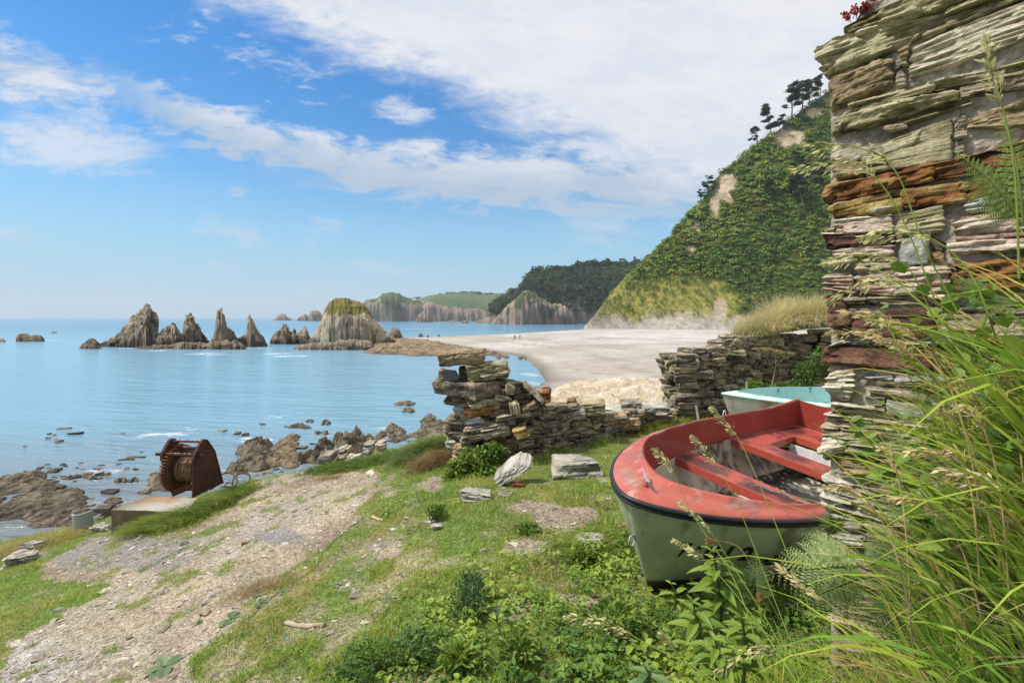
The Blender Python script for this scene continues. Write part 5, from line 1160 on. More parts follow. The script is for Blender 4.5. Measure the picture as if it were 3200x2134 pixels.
def make_boat(pose, L_, B_, dep, rake, colr, label, cat='boat', group=None, text=None, aqua=False):
    X_, Y_, Z_, yaw, heel, pit = pose
    org = np.array([X_, Y_, CAMZ + Z_]); Rm = rotz(yaw) @ roty(pit) @ rotx(heel)
    root = thing('rowing_boat', org, label, cat, group); root.rotation_mode = 'XYZ'
    from mathutils import Matrix
    root.matrix_world = Matrix([[*map(float, Rm[i]), float(org[i])] for i in range(3)] + [[0, 0, 0, 1]])
    nt_ = 150; t = np.linspace(0, 1, nt_) ** 1.35
    blunt = .62 if not aqua else .95
    bh = lambda t: B_ / 2 * np.clip(1 - (1 - np.clip(t / .6, 0, 1)) ** 2.3, 0, 1) ** blunt * np.where(t > .6, 1 - .14 * (np.maximum(t - .6, 0) / .4) ** 2, 1)
    sh = lambda t: .12 * (1 - t) ** 2 + .10 * np.clip((t - .75) / .25, 0, 1) ** 2
    nw = 56; w = np.linspace(0, 1, nw)
    def hull(t, w, side):
        t, w = np.broadcast_arrays(np.asarray(t, float), np.asarray(w, float))
        e = .42 + 1.15 * np.exp(-t / .22)
        y = bh(t) * np.cos(w * pi / 2).clip(0, 1) ** e * (1 - .03 * np.sin(pi * np.minimum(w * 1.4, 1)))
        kz = -dep + .02 * np.exp(-t / .05); z = sh(t) + (kz - sh(t)) * w ** .93 
        x = L_ * t + rake * w ** 1.1 * (1 - t) ** 3
        return P3(x, side * y, z)
    def hcol(G, t, w):
        n = fbm(G * 3.2, 4, 401); n2 = fbm(G * np.array([6, 6, 1.6]), 4, 402); n3 = fbm(G * 30, 3, 403)
        c = mixc(colr['hull'], colr['hull2'], np.clip(.35 + 1.1 * n + .4 * n2, 0, 1)); c = mixc(c, colr['grime'], np.clip(sstep(.12, .5, n2 + .3 * n3) * .75, 0, 1))
        if not aqua:
            line = -dep + .10 + .10 * np.clip(1 - t, 0, 1)
            z = G[..., 2]; c = mixc(c, (.028, .10, .09), sstep(line + .035, line + .028, z)); c = mixc(c, (.065, .028, .022), sstep(line + .012, line + .006, z))
            c = mixc(c, (.62, .60, .54), sstep(.014, .004, np.abs(G[..., 1])) * (z > line + .03) * .6)
        return c
    mb = MB()
    for sd in (-1, 1):
        T, Wg = np.meshgrid(t, w, indexing='ij'); G = hull(T, Wg, sd)
        f = grid_faces(nt_, nw); mb.add(G.reshape(-1, 3), f if sd > 0 else f[:, ::-1], hcol(G, T, Wg).reshape(-1, 3))
    # transom
    Wg = w; P_ = hull(np.ones(nw), Wg, 1); Q_ = hull(np.ones(nw), Wg, -1); k = 14
    G = P_[:, None] + (Q_ - P_)[:, None] * np.linspace(0, 1, k)[None, :, None]
    mb.add(G.reshape(-1, 3), grid_faces(nw, k), hcol(G, np.ones((nw, k)), Wg[:, None]).reshape(-1, 3))
    hullo = mb.build('hull', M['gel'], root, smooth=True)
    # rubbing strake
    og = np.concatenate([hull(t[::-1], 0, -1), hull(t, 0, 1)]); keep = np.r_[True, np.linalg.norm(np.diff(og, axis=0), axis=1) > 1e-4]; og = og[keep]
    if not aqua:
        rail = og.copy(); rail[:, 1] *= 1.006; rail[:, 0] -= .012 * np.exp(-rail[:, 0] / .3)
        mb = MB(); a = rail.copy(); a[:, 2] -= .012; mb.add(*tube(a, .017, 10), (.014, .015, .019)); a = rail.copy(); a[:, 2] -= .040; a[:, 1] *= .993; mb.add(*tube(a, .012, 8), (.018, .018, .02))
        mb.build('rub_rail', M['rubber'], root, smooth=True)
    else:
        mb = MB(); a = og.copy(); a[:, 2] -= .01; mb.add(*tube(a, .018, 8), (.42, .70, .66)); mb.build('rub_rail', M['gel'], root, smooth=True)
    # deck ring: outer outline to the cockpit opening
    x0 = .40 if not aqua else .22; wd = .095 if not aqua else .05
    ns = 160; ss = np.linspace(-1, 1, 2 * ns)           # outline parameter
    to = np.abs(ss) ** 1.5; sg = np.sign(ss)
    xo, yo, zo = L_ * to, sg * bh(to), sh(to)
    xi = x0 + (L_ - .10 - x0) * to; rr = np.clip((xi - x0) / .75, 0, 1)
    yi = sg * np.maximum(bh(np.clip(xi / L_, 0, 1)) - wd, 0) * (1 - (1 - rr) ** 2.4) ** .5; zi = sh(xi / L_) + .012
    G = []
    for q, dz in ((0, 0.0), (.06, .014), (.3, .022), (.55, .024), (.72, .026), (.80, .045), (.90, .052), (.97, .045), (1.0, .03)):
        G.append(P3(xo + (xi - xo) * q, yo + (yi - yo) * q, zo + (zi - zo) * q + dz * (1 if not aqua else .4)))
    G = np.stack(G, 0); n = fbm(G * 4, 4, 411); n2 = fbm(G * 14, 3, 412)
    fade_hilite = np.clip(.25 + .9 * n + .35 * np.exp(-G[..., 0] / .6), 0, 1)  # blotchy paint fade, plus a pale bow highlight put into the deck colour
    c = mixc(colr['deck'], colr['deck2'], fade_hilite); c = mixc(c, colr['chip'], sstep(.30, .42, n2 + .3 * n) * .55); n5 = fbm(G * np.array([5, 5, 5]) + 4, 5, 413); c = mixc(c, np.array(colr['deck']) * .30 + .02, sstep(.08, .40, n5 + .5 * n2) * .55)
    mb = MB(); mb.add(G.reshape(-1, 3), grid_faces(9, 2 * ns), c.reshape(-1, 3)); decko = mb.build('deck', M['gel'], root, smooth=True)
    # liner: topsides inside the cockpit, down to seat level and on to the floor
    zs, zf = -.18, -.58
    def liner(q0, q1, zz0, zz1, name, col, k=10, curve=0.):
        rows = []
        for q in np.linspace(0, 1, k):
            ins = q0 + (q1 - q0) * q + curve * sin(pi * q); base = zi + .03 if zz0 is None else np.full(2 * ns, zz0)
            z = base + (zz1 - base) * q
            s_ = 1 - ins; xx = x0 + ins * .9 * np.exp(-(xi - x0) / .5) + (xi - x0); yy_ = yi - np.sign(yi) * np.minimum(ins, np.abs(yi) * .98)
            rows.append(P3(xx, yy_, z))
        G = np.stack(rows, 0); c = col(G)
        # stern bulkhead
        mb = MB(); mb.add(G.reshape(-1, 3), grid_faces(k, 2 * ns), c.reshape(-1, 3))
        e = np.stack([G[:, 0] + (G[:, -1] - G[:, 0]) * a for a in np.linspace(0, 1, 16)], 1); mb.add(e.reshape(-1, 3), grid_faces(k, 16), col(e).reshape(-1, 3))
        mb.build(name, M['gel'], root, smooth=True); return G
    red = lambda G: mixc(colr['in'], colr['in2'], np.clip(.3 + 1.2 * fbm(G * 3, 3, 421), 0, 1))
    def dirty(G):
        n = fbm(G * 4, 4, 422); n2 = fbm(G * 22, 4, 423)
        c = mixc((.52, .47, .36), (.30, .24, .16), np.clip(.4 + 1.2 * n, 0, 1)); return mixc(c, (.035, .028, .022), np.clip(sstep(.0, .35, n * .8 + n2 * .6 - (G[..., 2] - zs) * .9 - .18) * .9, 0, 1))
    liner(.0, .035, None, zs, 'inner_side', red)
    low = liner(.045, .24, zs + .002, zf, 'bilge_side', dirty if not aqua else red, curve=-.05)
    # floor boards
    e = low[-1]; hN = ns; A = e[:hN][::-1]; Bq = e[hN:]
    k = 40; G = np.stack([A + (Bq - A) * a for a in np.linspace(0, 1, k)], 1); G[..., 2] += .004
    n = fbm(G * 5, 4, 431); n2 = fbm(G * 40, 4, 432)
    c = mixc((.035, .026, .022), (.60, .55, .40), np.clip(sstep(.02, .30, n2 * .9 + n * .7 - .02) * .9, 0, 1)) if not aqua else np.broadcast_to(np.array((.48, .66, .62)), G.shape)
    for gx in np.arange(.9, L_, .42): c = mixc(c, (.012, .010, .009), sstep(.018, .008, np.abs(G[..., 0] - gx)))
    c = mixc(c, (.012, .010, .009), sstep(.014, .006, np.abs(G[..., 1]))) if not aqua else c
    mb = MB(); mb.add(G.reshape(-1, 3), grid_faces(ns, k), np.asarray(c).reshape(-1, 3)); mb.build('floor', M['gel'], root)
    inner = lambda x: float(np.interp(x, xi[ns:], np.abs(yi[ns:])))
    # thwarts
    def seat(name, xa, xb, ya, yb, th=.035, zt=zs + .0, col=None):
        nx, ny = 14, 40; x, y = np.meshgrid(np.linspace(xa, xb, nx), np.linspace(ya, yb, ny), indexing='ij')
        z = np.full_like(x, zt); G = P3(x, y, z); n = fbm(G * 5 + 3, 4, 441); n2 = fbm(G * 30, 4, 442)
        edge = np.minimum(np.minimum((x - xa), (xb - x)), .05) / .05
        c = mixc(colr['seat'], colr['seat2'], np.clip(.4 + n, 0, 1)); c = mixc(c, (.035, .016, .018), np.clip(sstep(-.18, .22, n + .45 * n2) * (.25 + .75 * edge) * .8, 0, 1))
        mb = MB(); mb.add(G.reshape(-1, 3), grid_faces(nx, ny)[:, ::-1] if False else grid_faces(nx, ny), c.reshape(-1, 3))
        for xx in (xa, xb):
            yy_ = np.linspace(ya, yb, ny); E_ = np.stack([P3(np.full(ny, xx), yy_, np.full(ny, zt)), P3(np.full(ny, xx), yy_, np.full(ny, zt - .07))], 0)
            mb.add(E_.reshape(-1, 3), grid_faces(2, ny), np.asarray(colr['seat']))
        for yy_ in (ya, yb):
            xx = np.linspace(xa, xb, nx); E_ = np.stack([P3(xx, np.full(nx, yy_), np.full(nx, zt)), P3(xx, np.full(nx, yy_), np.full(nx, zt - .07))], 0)
            mb.add(E_.reshape(-1, 3), grid_faces(2, nx), np.asarray(colr['seat']))
        return mb.build(name, M['gel'], root)
    if not aqua:
        xa = 1.52; seat('thwart', xa, xa + .27, -inner(xa + .13) + .02, inner(xa + .13) - .02)
        xa = 2.56; seat('thwart', xa, xa + .25, -inner(xa + .13) + .01, inner(xa + .13) - .01)
        seat('stern_bench', 3.38, L_ - .13, -inner(3.4) + .01, inner(3.4) - .01)
        seat('side_bench', 2.81, 3.38, inner(3.1) - .30, inner(3.1) - .01)
        seat('side_bench', 2.81, 3.38, -inner(3.1) + .01, -inner(3.1) + .30)
        mb = MB(); mb.add(*box((3.33, 0, -.39), (.02, 1.0, .26)), (.62, .62, .63)); mb.build('locker_front', M['gel'], root)
        # cleat on the foredeck
        cl = MB(); cz = .155; cl.add(*box((.19, .02, cz), (.075, .03, .012), rotz(.9), .004), (.30, .06, .05)); cl.add(*tube([(.175, .005, cz), (.172, .0, cz + .03)], .009, 8), (.25, .24, .23)); cl.add(*tube([(.205, .035, cz), (.208, .04, cz + .03)], .009, 8), (.25, .24, .23))
        cl.add(*tube(np.array([(.13, -.06, cz + .052), (.165, -.01, cz + .034), (.19, .02, cz + .032), (.215, .05, cz + .036), (.255, .10, cz + .06)]), [.005, .010, .012, .010, .005], 8), (.27, .26, .25)); cl.build('cleat', M['metal'], decko, smooth=True)
        # bow eye on the stem and lifting eye on the far quarter
        wq = .34; p = hull(0.0, wq, 1); a = np.linspace(0, 2 * pi, 26); mb = MB()
        mb.add(*tube(np.stack([p[0] - .03 + .030 * np.cos(a), .004 * np.sin(a), p[2] - .015 + .036 * np.sin(a)], -1), .0065, 8), (.32, .32, .31)); mb.build('bow_eye', M['metal'], hullo, smooth=True)
        a = np.linspace(0, pi, 18); xq = 2.55; yq = float(bh(xq / L_)) - .03; zq = float(sh(xq / L_)) + .03; mb = MB()
        mb.add(*tube(np.stack([xq + .028 * np.cos(a), 0 * a + yq, zq + .055 * np.sin(a)], -1), .006, 8), (.5, .5, .49)); mb.build('lifting_eye', M['metal'], decko, smooth=True)
        mb = MB(); mb.add(*box((2.95, inner(2.95) - .012, -.06), (.07, .008, .022), None, .004), (.02, .012, .012)); mb.build('drain_slot', M['rubber'], root)
    else:
        seat('thwart', 1.5, 1.75, -inner(1.6) + .02, inner(1.6) - .02)
        seat('foredeck', .22, .75, -.12, .12, zt=-.03)
        for xx in (1.15, 1.75):
            mb = MB(); yy_ = inner(xx) + .02; mb.add(*box((xx, yy_, .06), (.07, .05, .018), None, .004), (.10, .085, .06)); mb.add(*tube([(xx, yy_ - .03, .055), (xx, yy_ - .03, -.02)], .007, 6), (.09, .075, .055)); mb.build('oarlock', M['metal'], decko)
        for xa, xb in ((.42, .62), (.85, 1.5)):
            k_ = np.linspace(xa, xb, 20) / L_; g = hull(k_, 0, -1); g[:, 2] -= .012; g[:, 1] -= .014; mb = MB(); mb.add(*tube(g, .014, 6), (.42, .36, .24)); mb.build('worn_strip', M['wood'], hullo)
    if text:
        tt, ww = np.meshgrid(np.linspace(0, .8, 500), np.linspace(0, 1, 220), indexing='ij'); Gs = hull(tt, ww, -1) @ Rm.T + org
        sx, sy = todx(Gs[..., 0], Gs[..., 1]) / .7347, tody(Gs[..., 1], Gs[..., 2]) / .7347
        def inv(px, py):
            k = np.argmin((sx - px) ** 2 + (sy - py) ** 2); return np.array([tt.flat[k], ww.flat[k]])
        mb = MB()
        for ch, tl, tr, br, bl in text:
            U, fs = glyph(ch); cs = [inv(2050 + p[0] / 4.276, 1640 + p[1] / 4.276) for p in (tl, tr, br, bl)]
            tw = np.array([(cs[3] * (1 - a) + cs[2] * a) * (1 - b) + (cs[0] * (1 - a) + cs[1] * a) * b for a, b in U])
            P_ = hull(tw[:, 0], tw[:, 1], -1); d1 = hull(tw[:, 0] + .004, tw[:, 1], -1) - P_; d2 = hull(tw[:, 0], tw[:, 1] + .004, -1) - P_
            nn = unit(np.cross(d1, d2)); nn *= np.sign(-nn[:, 1:2]); mb.add(P_ + nn * .004, tris_of(fs), (.012, .012, .012))
        mb.build('lettering', M['plain'], hullo)
    return root, Rm, org
RED = dict(hull=(.42, .435, .29), hull2=(.28, .30, .18), grime=(.12, .12, .075), deck=(.34, .062, .040), deck2=(.42, .125, .088), chip=(.55, .38, .32), **{'in': (.25, .036, .026), 'in2': (.33, .056, .040)}, seat=(.36, .066, .045), seat2=(.28, .05, .04))
GT = [('7', (340, 226), (505, 240), (350, 424), (272, 420)), ('A', (545, 268), (622, 266), (600, 332), (525, 318)), ('G', (690, 270), (872, 272), (770, 456), (605, 440)), ('-', (842, 370), (886, 372), (872, 394), (830, 392)),
      ('I', (1000, 278), (1062, 280), (925, 462), (862, 460)), ('2', (1180, 288), (1338, 288), (1230, 470), (1075, 468)), ('2', (1400, 284), (1542, 284), (1440, 470), (1290, 470)), ('7', (1770, 266), (1952, 264), (1800, 470), (1715, 470))]
RB, RBm, RBo = make_boat([0.745, 3.341, -1.272, 0.631, 0.157, -0.012], 3.947, 1.819, .805, .41, RED, 'red decked rowing boat with black rub rail and stained off white hull, heeled in weeds', 'boat', None, GT)
# frayed rope lying across the front thwart
a = np.linspace(0, 1, 60); pr = np.stack([1.62 + .05 * np.sin(a * 5) + .06 * a, .0 - .84 * a, -.162 + .006 * np.sin(a * 30)], -1)
ro = MB()
for k in range(3): ro.add(*tube(pr + np.stack([.006 * np.cos(a * 90 + k * 2.1), 0 * a, .006 * np.sin(a * 90 + k * 2.1)], -1), .006, 6), (.16, .15, .145))
for k in range(9): d = RNG.normal(size=3) * .012; ro.add(*tube([pr[0], pr[0] + [0, .03, .004], pr[0] + [d[0], .06, abs(d[2])]], .002, 4), (.2, .19, .18))
pw = ro; V = np.concatenate(pw.V) @ RBm.T + RBo; pw.V = [V]; tag(pw.build('rope', M['wood'], None, V.mean(0)), 'frayed grey rope end lying across the front thwart of the red boat', 'rope')
AQ = dict(hull=(.55, .53, .48), hull2=(.46, .43, .37), grime=(.26, .20, .13), deck=(.46, .72, .68), deck2=(.60, .80, .77), chip=(.5, .55, .5), **{'in': (.36, .63, .60), 'in2': (.44, .70, .66)}, seat=(.5, .72, .68), seat2=(.45, .66, .62))
make_boat([3.18, 7.75, -1.26, .02, .06, 0.0], 3.9, 1.5, .72, .34, AQ, 'aqua rowing boat with a stained white hull, beyond the red boat', 'boat', aqua=True)
tag_ = None
# a grey stake leaning behind the red boat and a metal post by the aqua one
mb = MB(); p = at(1612, 965, 6.9); q = at(1598, 930, 7.0); mb.add(*tube([p - [0, 0, .25], q], [.022, .016], 8), (.30, .27, .25)); tag(mb.build('stake', M['wood'], None, p), 'grey weathered wooden stake leaning behind the red boat', 'stake')
mb = MB(); p = at(1717, 903, 8.8); q = at(1714, 876, 8.8); mb.add(*tube([p - [0, 0, .9], q], .014, 8), (.35, .35, .34)); tag(mb.build('metal_post', M['metal'], None, p), 'thin grey metal post standing behind the aqua boat', 'post')
# ================================================================ winch on its concrete slab
def winch():
    K = lambda x, y: ((330 + x / 4.612) * .7347, (1340 + y / 4.612) * .7347)
    Yc = 8.15
    # slab: corners read from the photograph on a level plane
    zt = CAMZ - .372 * Yc + .0
    def lev(x, y, z): dx, dy = K(x, y); Y = (CAMZ - z) * F / (dy - 729); return np.array([(dx - F) / F * Y, Y, z])
    zt = CAMZ - 2.86
    c = [lev(80, 1165, zt), lev(640, 960, zt), lev(1330, 1000, zt), lev(1150, 1190, zt)]
    c[2] = c[1] + (c[2] - c[1]) * 1.0
    org = np.mean(c, 0)
    # oriented to the slab: e1 along its front edge, e2 away
    e1 = unit((c[3] - c[0]) * [1, 1, 0]); e2 = np.array([-e1[1], e1[0], 0])
    dn = np.array([0, 0, -.34]); n = 26
    U, Vv = np.meshgrid(np.linspace(0, 1, n * 2), np.linspace(0, 1, n), indexing='ij')
    top = ((c[0][None, None] * (1 - U[..., None]) + c[3] * U[..., None]) * (1 - Vv[..., None]) + (c[1] * (1 - U[..., None]) + c[2] * U[..., None]) * Vv[..., None])
    nz = fbm(top * 3, 4, 501); n2 = fbm(top * 9, 4, 502); top[..., 2] += .010 * n2
    col = mixc((.36, .34, .30), (.27, .25, .21), np.clip(.5 + nz, 0, 1)); rusty = sstep(.35, .75, Vv + .25 * nz + .15 * (1 - U)) * (1 - sstep(.5, .9, U)); col = mixc(col, (.30, .15, .065), rusty * .65); col = mixc(col, (.15, .115, .06), (1 - sstep(.0, .35, U + .2 * nz)) * .8)
    mb = MB(); mb.add(top.reshape(-1, 3) - org, grid_faces(2 * n, n), col.reshape(-1, 3))
    per = np.concatenate([top[:, 0], top[-1, 1:], top[::-1, -1][1:], top[0, ::-1][1:]]); S = np.stack([per + dn * q for q in np.linspace(0, 1, 6)], 0); S = S + .012 * fbm(S * 6, 3, 503)[..., None] * np.array([1, 1, 0])
    S[0] = per; cs = mixc((.15, .11, .055), (.09, .075, .05), np.clip(.5 + fbm(S * 4, 3, 504), 0, 1)); mb.add(S.reshape(-1, 3) - org, grid_faces(6, len(per)), cs.reshape(-1, 3))
    sl = mb.build('concrete_slab', M['concrete'], None, None); sl.location = org
    tag(sl, 'rust stained concrete slab carrying the old winch at the edge of the drop', 'slab')
    # the machine: x runs along the drum to the right plate
    pl = lev(780, 985, zt); pr = lev(1290, 985, zt); ax = unit((pr - pl) * [1, 1, 0]); ang = math.atan2(ax[1], ax[0]) - .10
    base = (pl + pr) / 2 + np.array([.0, .30, 0]); Wd = np.linalg.norm(pr - pl) * 1.02
    root = thing('winch', base, 'rusted hand winch with a big toothed gear and cable wound drum', 'winch', rot=(0, 0, ang))
    H = .86; r = np.random.default_rng(5)
    R1, R2 = (.045, .024, .018), (.105, .042, .024)
    def rc(V): n = fbm(np.asarray(V) * 9, 4, 511); return mixc(R1, R2, np.clip(.4 + 1.3 * n, 0, 1))
    def add(mb, V, Fq): mb.add(V, Fq, rc(V))
    def plate(x, name, prof):
        th = .018; P_ = np.array(prof); n = len(P_); m = MB()
        V = np.concatenate([np.c_[np.full(n, x - th / 2), P_], np.c_[np.full(n, x + th / 2), P_]]); cc = len(V); V = np.concatenate([V, [[x - th / 2, *P_.mean(0)], [x + th / 2, *P_.mean(0)]]])
        j = np.arange(n); j2 = (j + 1) % n
        add(m, V, [np.stack([j, j2, n + j2, n + j], -1), np.concatenate([np.stack([np.full(n, cc), j2, j], -1), np.stack([np.full(n, cc + 1), n + j, n + j2], -1)])])
        for (y, z, rr) in ((-.02, .30, .035), (-.20, .52, .028), (-.16, .66, .035), (.02, .74, .03), (.0, .1, .02)):
            add(m, *tube([(x - .035, y, z), (x + .035, y, z)], rr, 12))
        # folded flange along the slanting edges
        for a in range(n - 1):
            if a in (0,): continue
            p, q = P_[a], P_[a + 1]; add(m, *box((x, (p[0] + q[0]) / 2, (p[1] + q[1]) / 2), (.045, np.hypot(*(q - p)), .014), rotx(math.atan2(q[1] - p[1], q[0] - p[0]))))
        return m.build(name, M['rust'], root)
    prof = [(-.30, 0.0), (.42, 0.0), (.20, .62), (.02, .84), (-.06, .87), (-.12, .84), (-.26, .68), (-.30, .60)]
    hw = Wd / 2
    plate(hw, 'side_plate', prof); plate(-hw + .015, 'side_plate', [(.02, 0.0), (.42, 0.0), (.20, .62), (.02, .84), (-.06, .87), (-.12, .84), (-.26, .68), (-.27, .58), (-.10, .40)])
    for (y, z, rad, xa, xb) in ((-.06, .83, .019, -hw, hw), (.03, .70, .026, -hw, hw), (-.19, .645, .026, -hw - .14, hw + .10)):
        m = MB(); add(m, *tube([(xa, y, z), (xb, y, z)], rad, 12)); 
        for k in range(16):
            xx = r.uniform(-hw, hw * .8); V, Fq = box((xx, y + r.normal() * .006, z + rad), (r.uniform(.008, .03), .014, .004)); m.add(V, Fq, (.62, .6, .56))
        m.build('cross_rod', M['rust'], root)
    # drum
    m = MB(); yd, zd, rd = .02, .37, .155
    add(m, *tube([(-hw + .05, yd, zd), (hw - .02, yd, zd)], rd, 40))
    for xx in (-hw + .13, hw - .045): add(m, *tube([(xx - .012, yd, zd), (xx + .012, yd, zd)], rd + .11, 48))
    dro = m.build('drum', M['rust'], root, smooth=False)
    m = MB(); xs = np.linspace(-hw + .16, hw - .07, 22)
    for lay_ in range(2):
        for i, xx in enumerate(xs[lay_:]):
            a = np.linspace(0, 2 * pi, 49); rr = rd + .018 + .026 * lay_ + .004 * r.normal(); sk = r.normal() * .018
            path = np.stack([xx + sk * np.cos(a), yd + rr * np.cos(a), zd + rr * np.sin(a)], -1); V, Fq = tube(path, .0125, 6, False)
            m.add(V, Fq, mixc((.10, .065, .035), (.20, .125, .06), np.clip(.5 + fbm(V * 14, 3, 512), 0, 1)))
    m.build('cable', M['rust'], dro, smooth=True)
    # gear wheel
    R1, R2 = (.085, .038, .022), (.16, .065, .03); m = MB(); xg = -hw + .085; rg = .372; nt2 = 46; th = .085
    prof_r = []
    for k in range(nt2):
        a0 = k / nt2 * 2 * pi
        for da, rr in ((0, rg - .035), (.28, rg - .035), (.38, rg + .008), (.70, rg + .008), (.80, rg - .035)):
            prof_r.append((a0 + da / nt2 * 2 * pi, rr))
    A = np.array(prof_r); nA = len(A); o1 = np.stack([np.full(nA, xg - th / 2), yd + A[:, 1] * np.cos(A[:, 0]), zd + A[:, 1] * np.sin(A[:, 0])], -1); o2 = o1 + [th, 0, 0]
    i1 = np.stack([np.full(nA, xg - th / 2), yd + .27 * np.cos(A[:, 0]), zd + .27 * np.sin(A[:, 0])], -1); i2 = i1 + [th, 0, 0]
    add(m, np.concatenate([o1, o2, i2, i1, o1]), grid_faces(5, nA, True))
    for k in range(5):
        a = k / 5 * 2 * pi + .3; d = np.array([0, cos(a), sin(a)]); mid = np.array([xg, yd, zd]) + d * .17
        add(m, *box(mid, (.03, .06, .24), rotx(a - pi / 2)))
    add(m, *tube([(xg - .06, yd, zd), (xg + .06, yd, zd)], .075, 24)); m.build('gear_wheel', M['rust'], root)
    m = MB(); xp = xg; nn = 13
    for k in range(nn): a = k / nn * 2 * pi; add(m, *box((xp, .03 + .062 * cos(a), .70 + .062 * sin(a)), (.085, .02, .022), rotx(a)))
    add(m, *tube([(xp - .04, .03, .70), (xp + .04, .03, .70)], .055, 20)); m.build('pinion', M['rust'], root)
    m = MB(); add(m, *box((-.05, -.10, .05), (.30, .035, .09), rotz(.5) @ roty(-.35))); add(m, *box((.05, .05, .035), (hw * 1.9, .06, .03))); add(m, *box((.12, -.05, .06), (.22, .10, .05), rotz(.2), .01)); m.build('brake_band', M['rust'], root)
    # loops of stiff wire beside it
    ud = (K(1830, 780)[0] - F) / F; Yq = np.linspace(7, 11, 400); gd = tody(Yq, ground_z(ud * Yq, Yq)); Yw = float(Yq[np.argmin(gd)]) - .25; dn_ = float(tody(Yw, ground_z(ud * Yw, Yw))) - K(1830, 780)[1] - 3      # on the brow of the bank
    lp = lambda x, y, Y: at(K(x, y)[0], K(x, y)[1] + dn_, Y - 8.0 + Yw)
    def loop(cx_, cy_, rx, ry, a0, a1, Y, tilt): a = np.linspace(a0, a1, 40); return np.array([lp(cx_ + rx * cos(q) + tilt * ry * sin(q), cy_ - ry * sin(q), Y + .10 * sin(q)) for q in a])
    w = MB(); pth = np.concatenate([loop(1760, 690, 135, 115, 2.6, -.9, 8.0, -.05)]); w.add(*tube(pth, .014, 7), (.10, .065, .05)); V = loop(1955, 680, 120, 105, 3.7, -2.3, 8.05, .35); w.add(*tube(V, .014, 7), (.11, .07, .05)); w.add(*tube(loop(1780, 770, 60, 55, 2.9, .2, 8.0, 0), .012, 6), (.10, .065, .05)); w.add(*tube([lp(1660, 770, 7.95), lp(1800, 785, 7.95), lp(1900, 770, 8.0)], .013, 6), (.10, .065, .05))
    c0 = lp(1830, 770, 8.0); tag(w.build('wire_coil', M['rust'], None, c0, True), 'stiff rusty wire cable in loose loops on the grass beside the winch', 'cable')
    return top, org
SLAB, _ = winch()
# ---------------------------------------------------------------- grey pipe piece, stones, wood
def pipe_piece():
    p = hit(190, 1216); Y = p[1]; w = 40 / F * Y; h = 40 / F * Y; a = np.linspace(pi * 1.05, pi * 1.95, 24); rad = w / 1.9
    o = np.stack([rad * np.cos(a), rad * np.sin(a) + rad * .4], -1); i = o * .93 + [0, .02]
    mb = MB(); ring = np.concatenate([o, i[::-1]]); V = np.stack([np.c_[ring * (1 + .0 * q), np.full(48, -.08 + (h + .08) * q)] for q in np.linspace(0, 1, 8)], 0); V[-1, :, 2] += .012 * np.cos(np.r_[a, a[::-1]])
    c = mixc((.30, .335, .31), (.24, .27, .25), np.clip(.5 + fbm(V * 6, 3, 521), 0, 1)); mb.add(V.reshape(-1, 3), grid_faces(8, 48, True), c.reshape(-1, 3))
    j = np.arange(23); mb.add(V[-1], np.stack([j, j + 1, 46 - j, 47 - j], -1), (.33, .36, .33))
    o_ = mb.build('pipe_section', M['concrete'], None); o_.location = p; o_.rotation_euler = (.05, -.06, .2); tag(o_, 'broken grey fibre cement pipe section standing upright left of the winch slab', 'pipe')
pipe_piece()
def ground_stone(dx0, dy0, dx1, dy1, pal, label, seed, tall=None, rot=None, depth=.8, name='stone', cat='stone', sink=.02, jit=.14, group='loose stones on the ground', flat=None, **k):
    """stone whose outline fills a measured box, resting on the ground"""
    p = hit((dx0 + dx1) / 2, dy1); Y = p[1]; r = np.random.default_rng(seed)
    w = (dx1 - dx0) / F * Y
    vh = (dy1 - dy0) / F * Y
    elev = (dy1 - 729) / F
    d = depth * w; h = tall if tall is not None else max(vh - elev * d * .8, .015)
    if flat: h = flat; d = max((vh - h) / max(elev, .1), .03)
    R = rotz(r.uniform(-.35, .35) if rot is None else rot)
    c = np.array([p[0], Y + d / 2, 0]); c[2] = float(ground_z(c[0], c[1])) + h / 2 - sink
    kw = dict(res=max(w / 26, .008), lay=max(h / 4, .012), ledge=.05 * w, rough=.035 * w, rnd=.35, freq=3 / max(w, .1)); kw.update(k)
    V, Fq, cc = stone(block8((0, 0, 0), (w * .95, d, h), R, jit, r, .12), pal, seed, **kw)
    mb = MB(); mb.add(V, Fq, cc); o = mb.build(name, M['stone'], None); o.location = c
    return tag(o, label, cat, group)
gs = ground_stone
gs(1265, 1036, 1380, 1100, 'W', 'large white topped boulder on the grass between low wall and red boat', 601, depth=.75, rough=.014, ledge=.016, lay=.05)
gs(1055, 1114, 1130, 1152, 'W', 'blocky white and tan boulder in front of the leafy bush', 602, depth=.6, jit=.2)
gs(1176, 1096, 1206, 1121, 'D', 'small rusty chunk propping the leaning grey slab', 603, depth=.7)
gs(1138, 1122, 1180, 1142, 'G', 'flat pale stone in the grass under the leaning slab', 604, flat=.04)
gs(1320, 1208, 1396, 1262, 'W', 'pale boulder with tan stains half sunk in grass near the boat stem', 605, depth=.8, sink=.04)
gs(1418, 1188, 1457, 1218, 'B', 'brown reddish stone touching the boat stem', 606, depth=.6)
gs(990, 1196, 1017, 1219, 'W', 'small peaked white stone alone in the middle of the turf', 607, depth=.7, jit=.25)
gs(1254, 1194, 1282, 1208, 'W', 'small white flake of stone in a bare patch left of the boat', 608, flat=.012)
gs(1068, 1286, 1086, 1301, 'C', 'tiny buff stone behind the dark green weed clump', 609)
gs(470, 1252, 508, 1266, 'C', 'pale almond shaped stone on the gravel path', 611, flat=.02)
gs(512, 1247, 544, 1266, 'C', 'pale pointed flat stone next to the almond shaped one', 612, flat=.03)
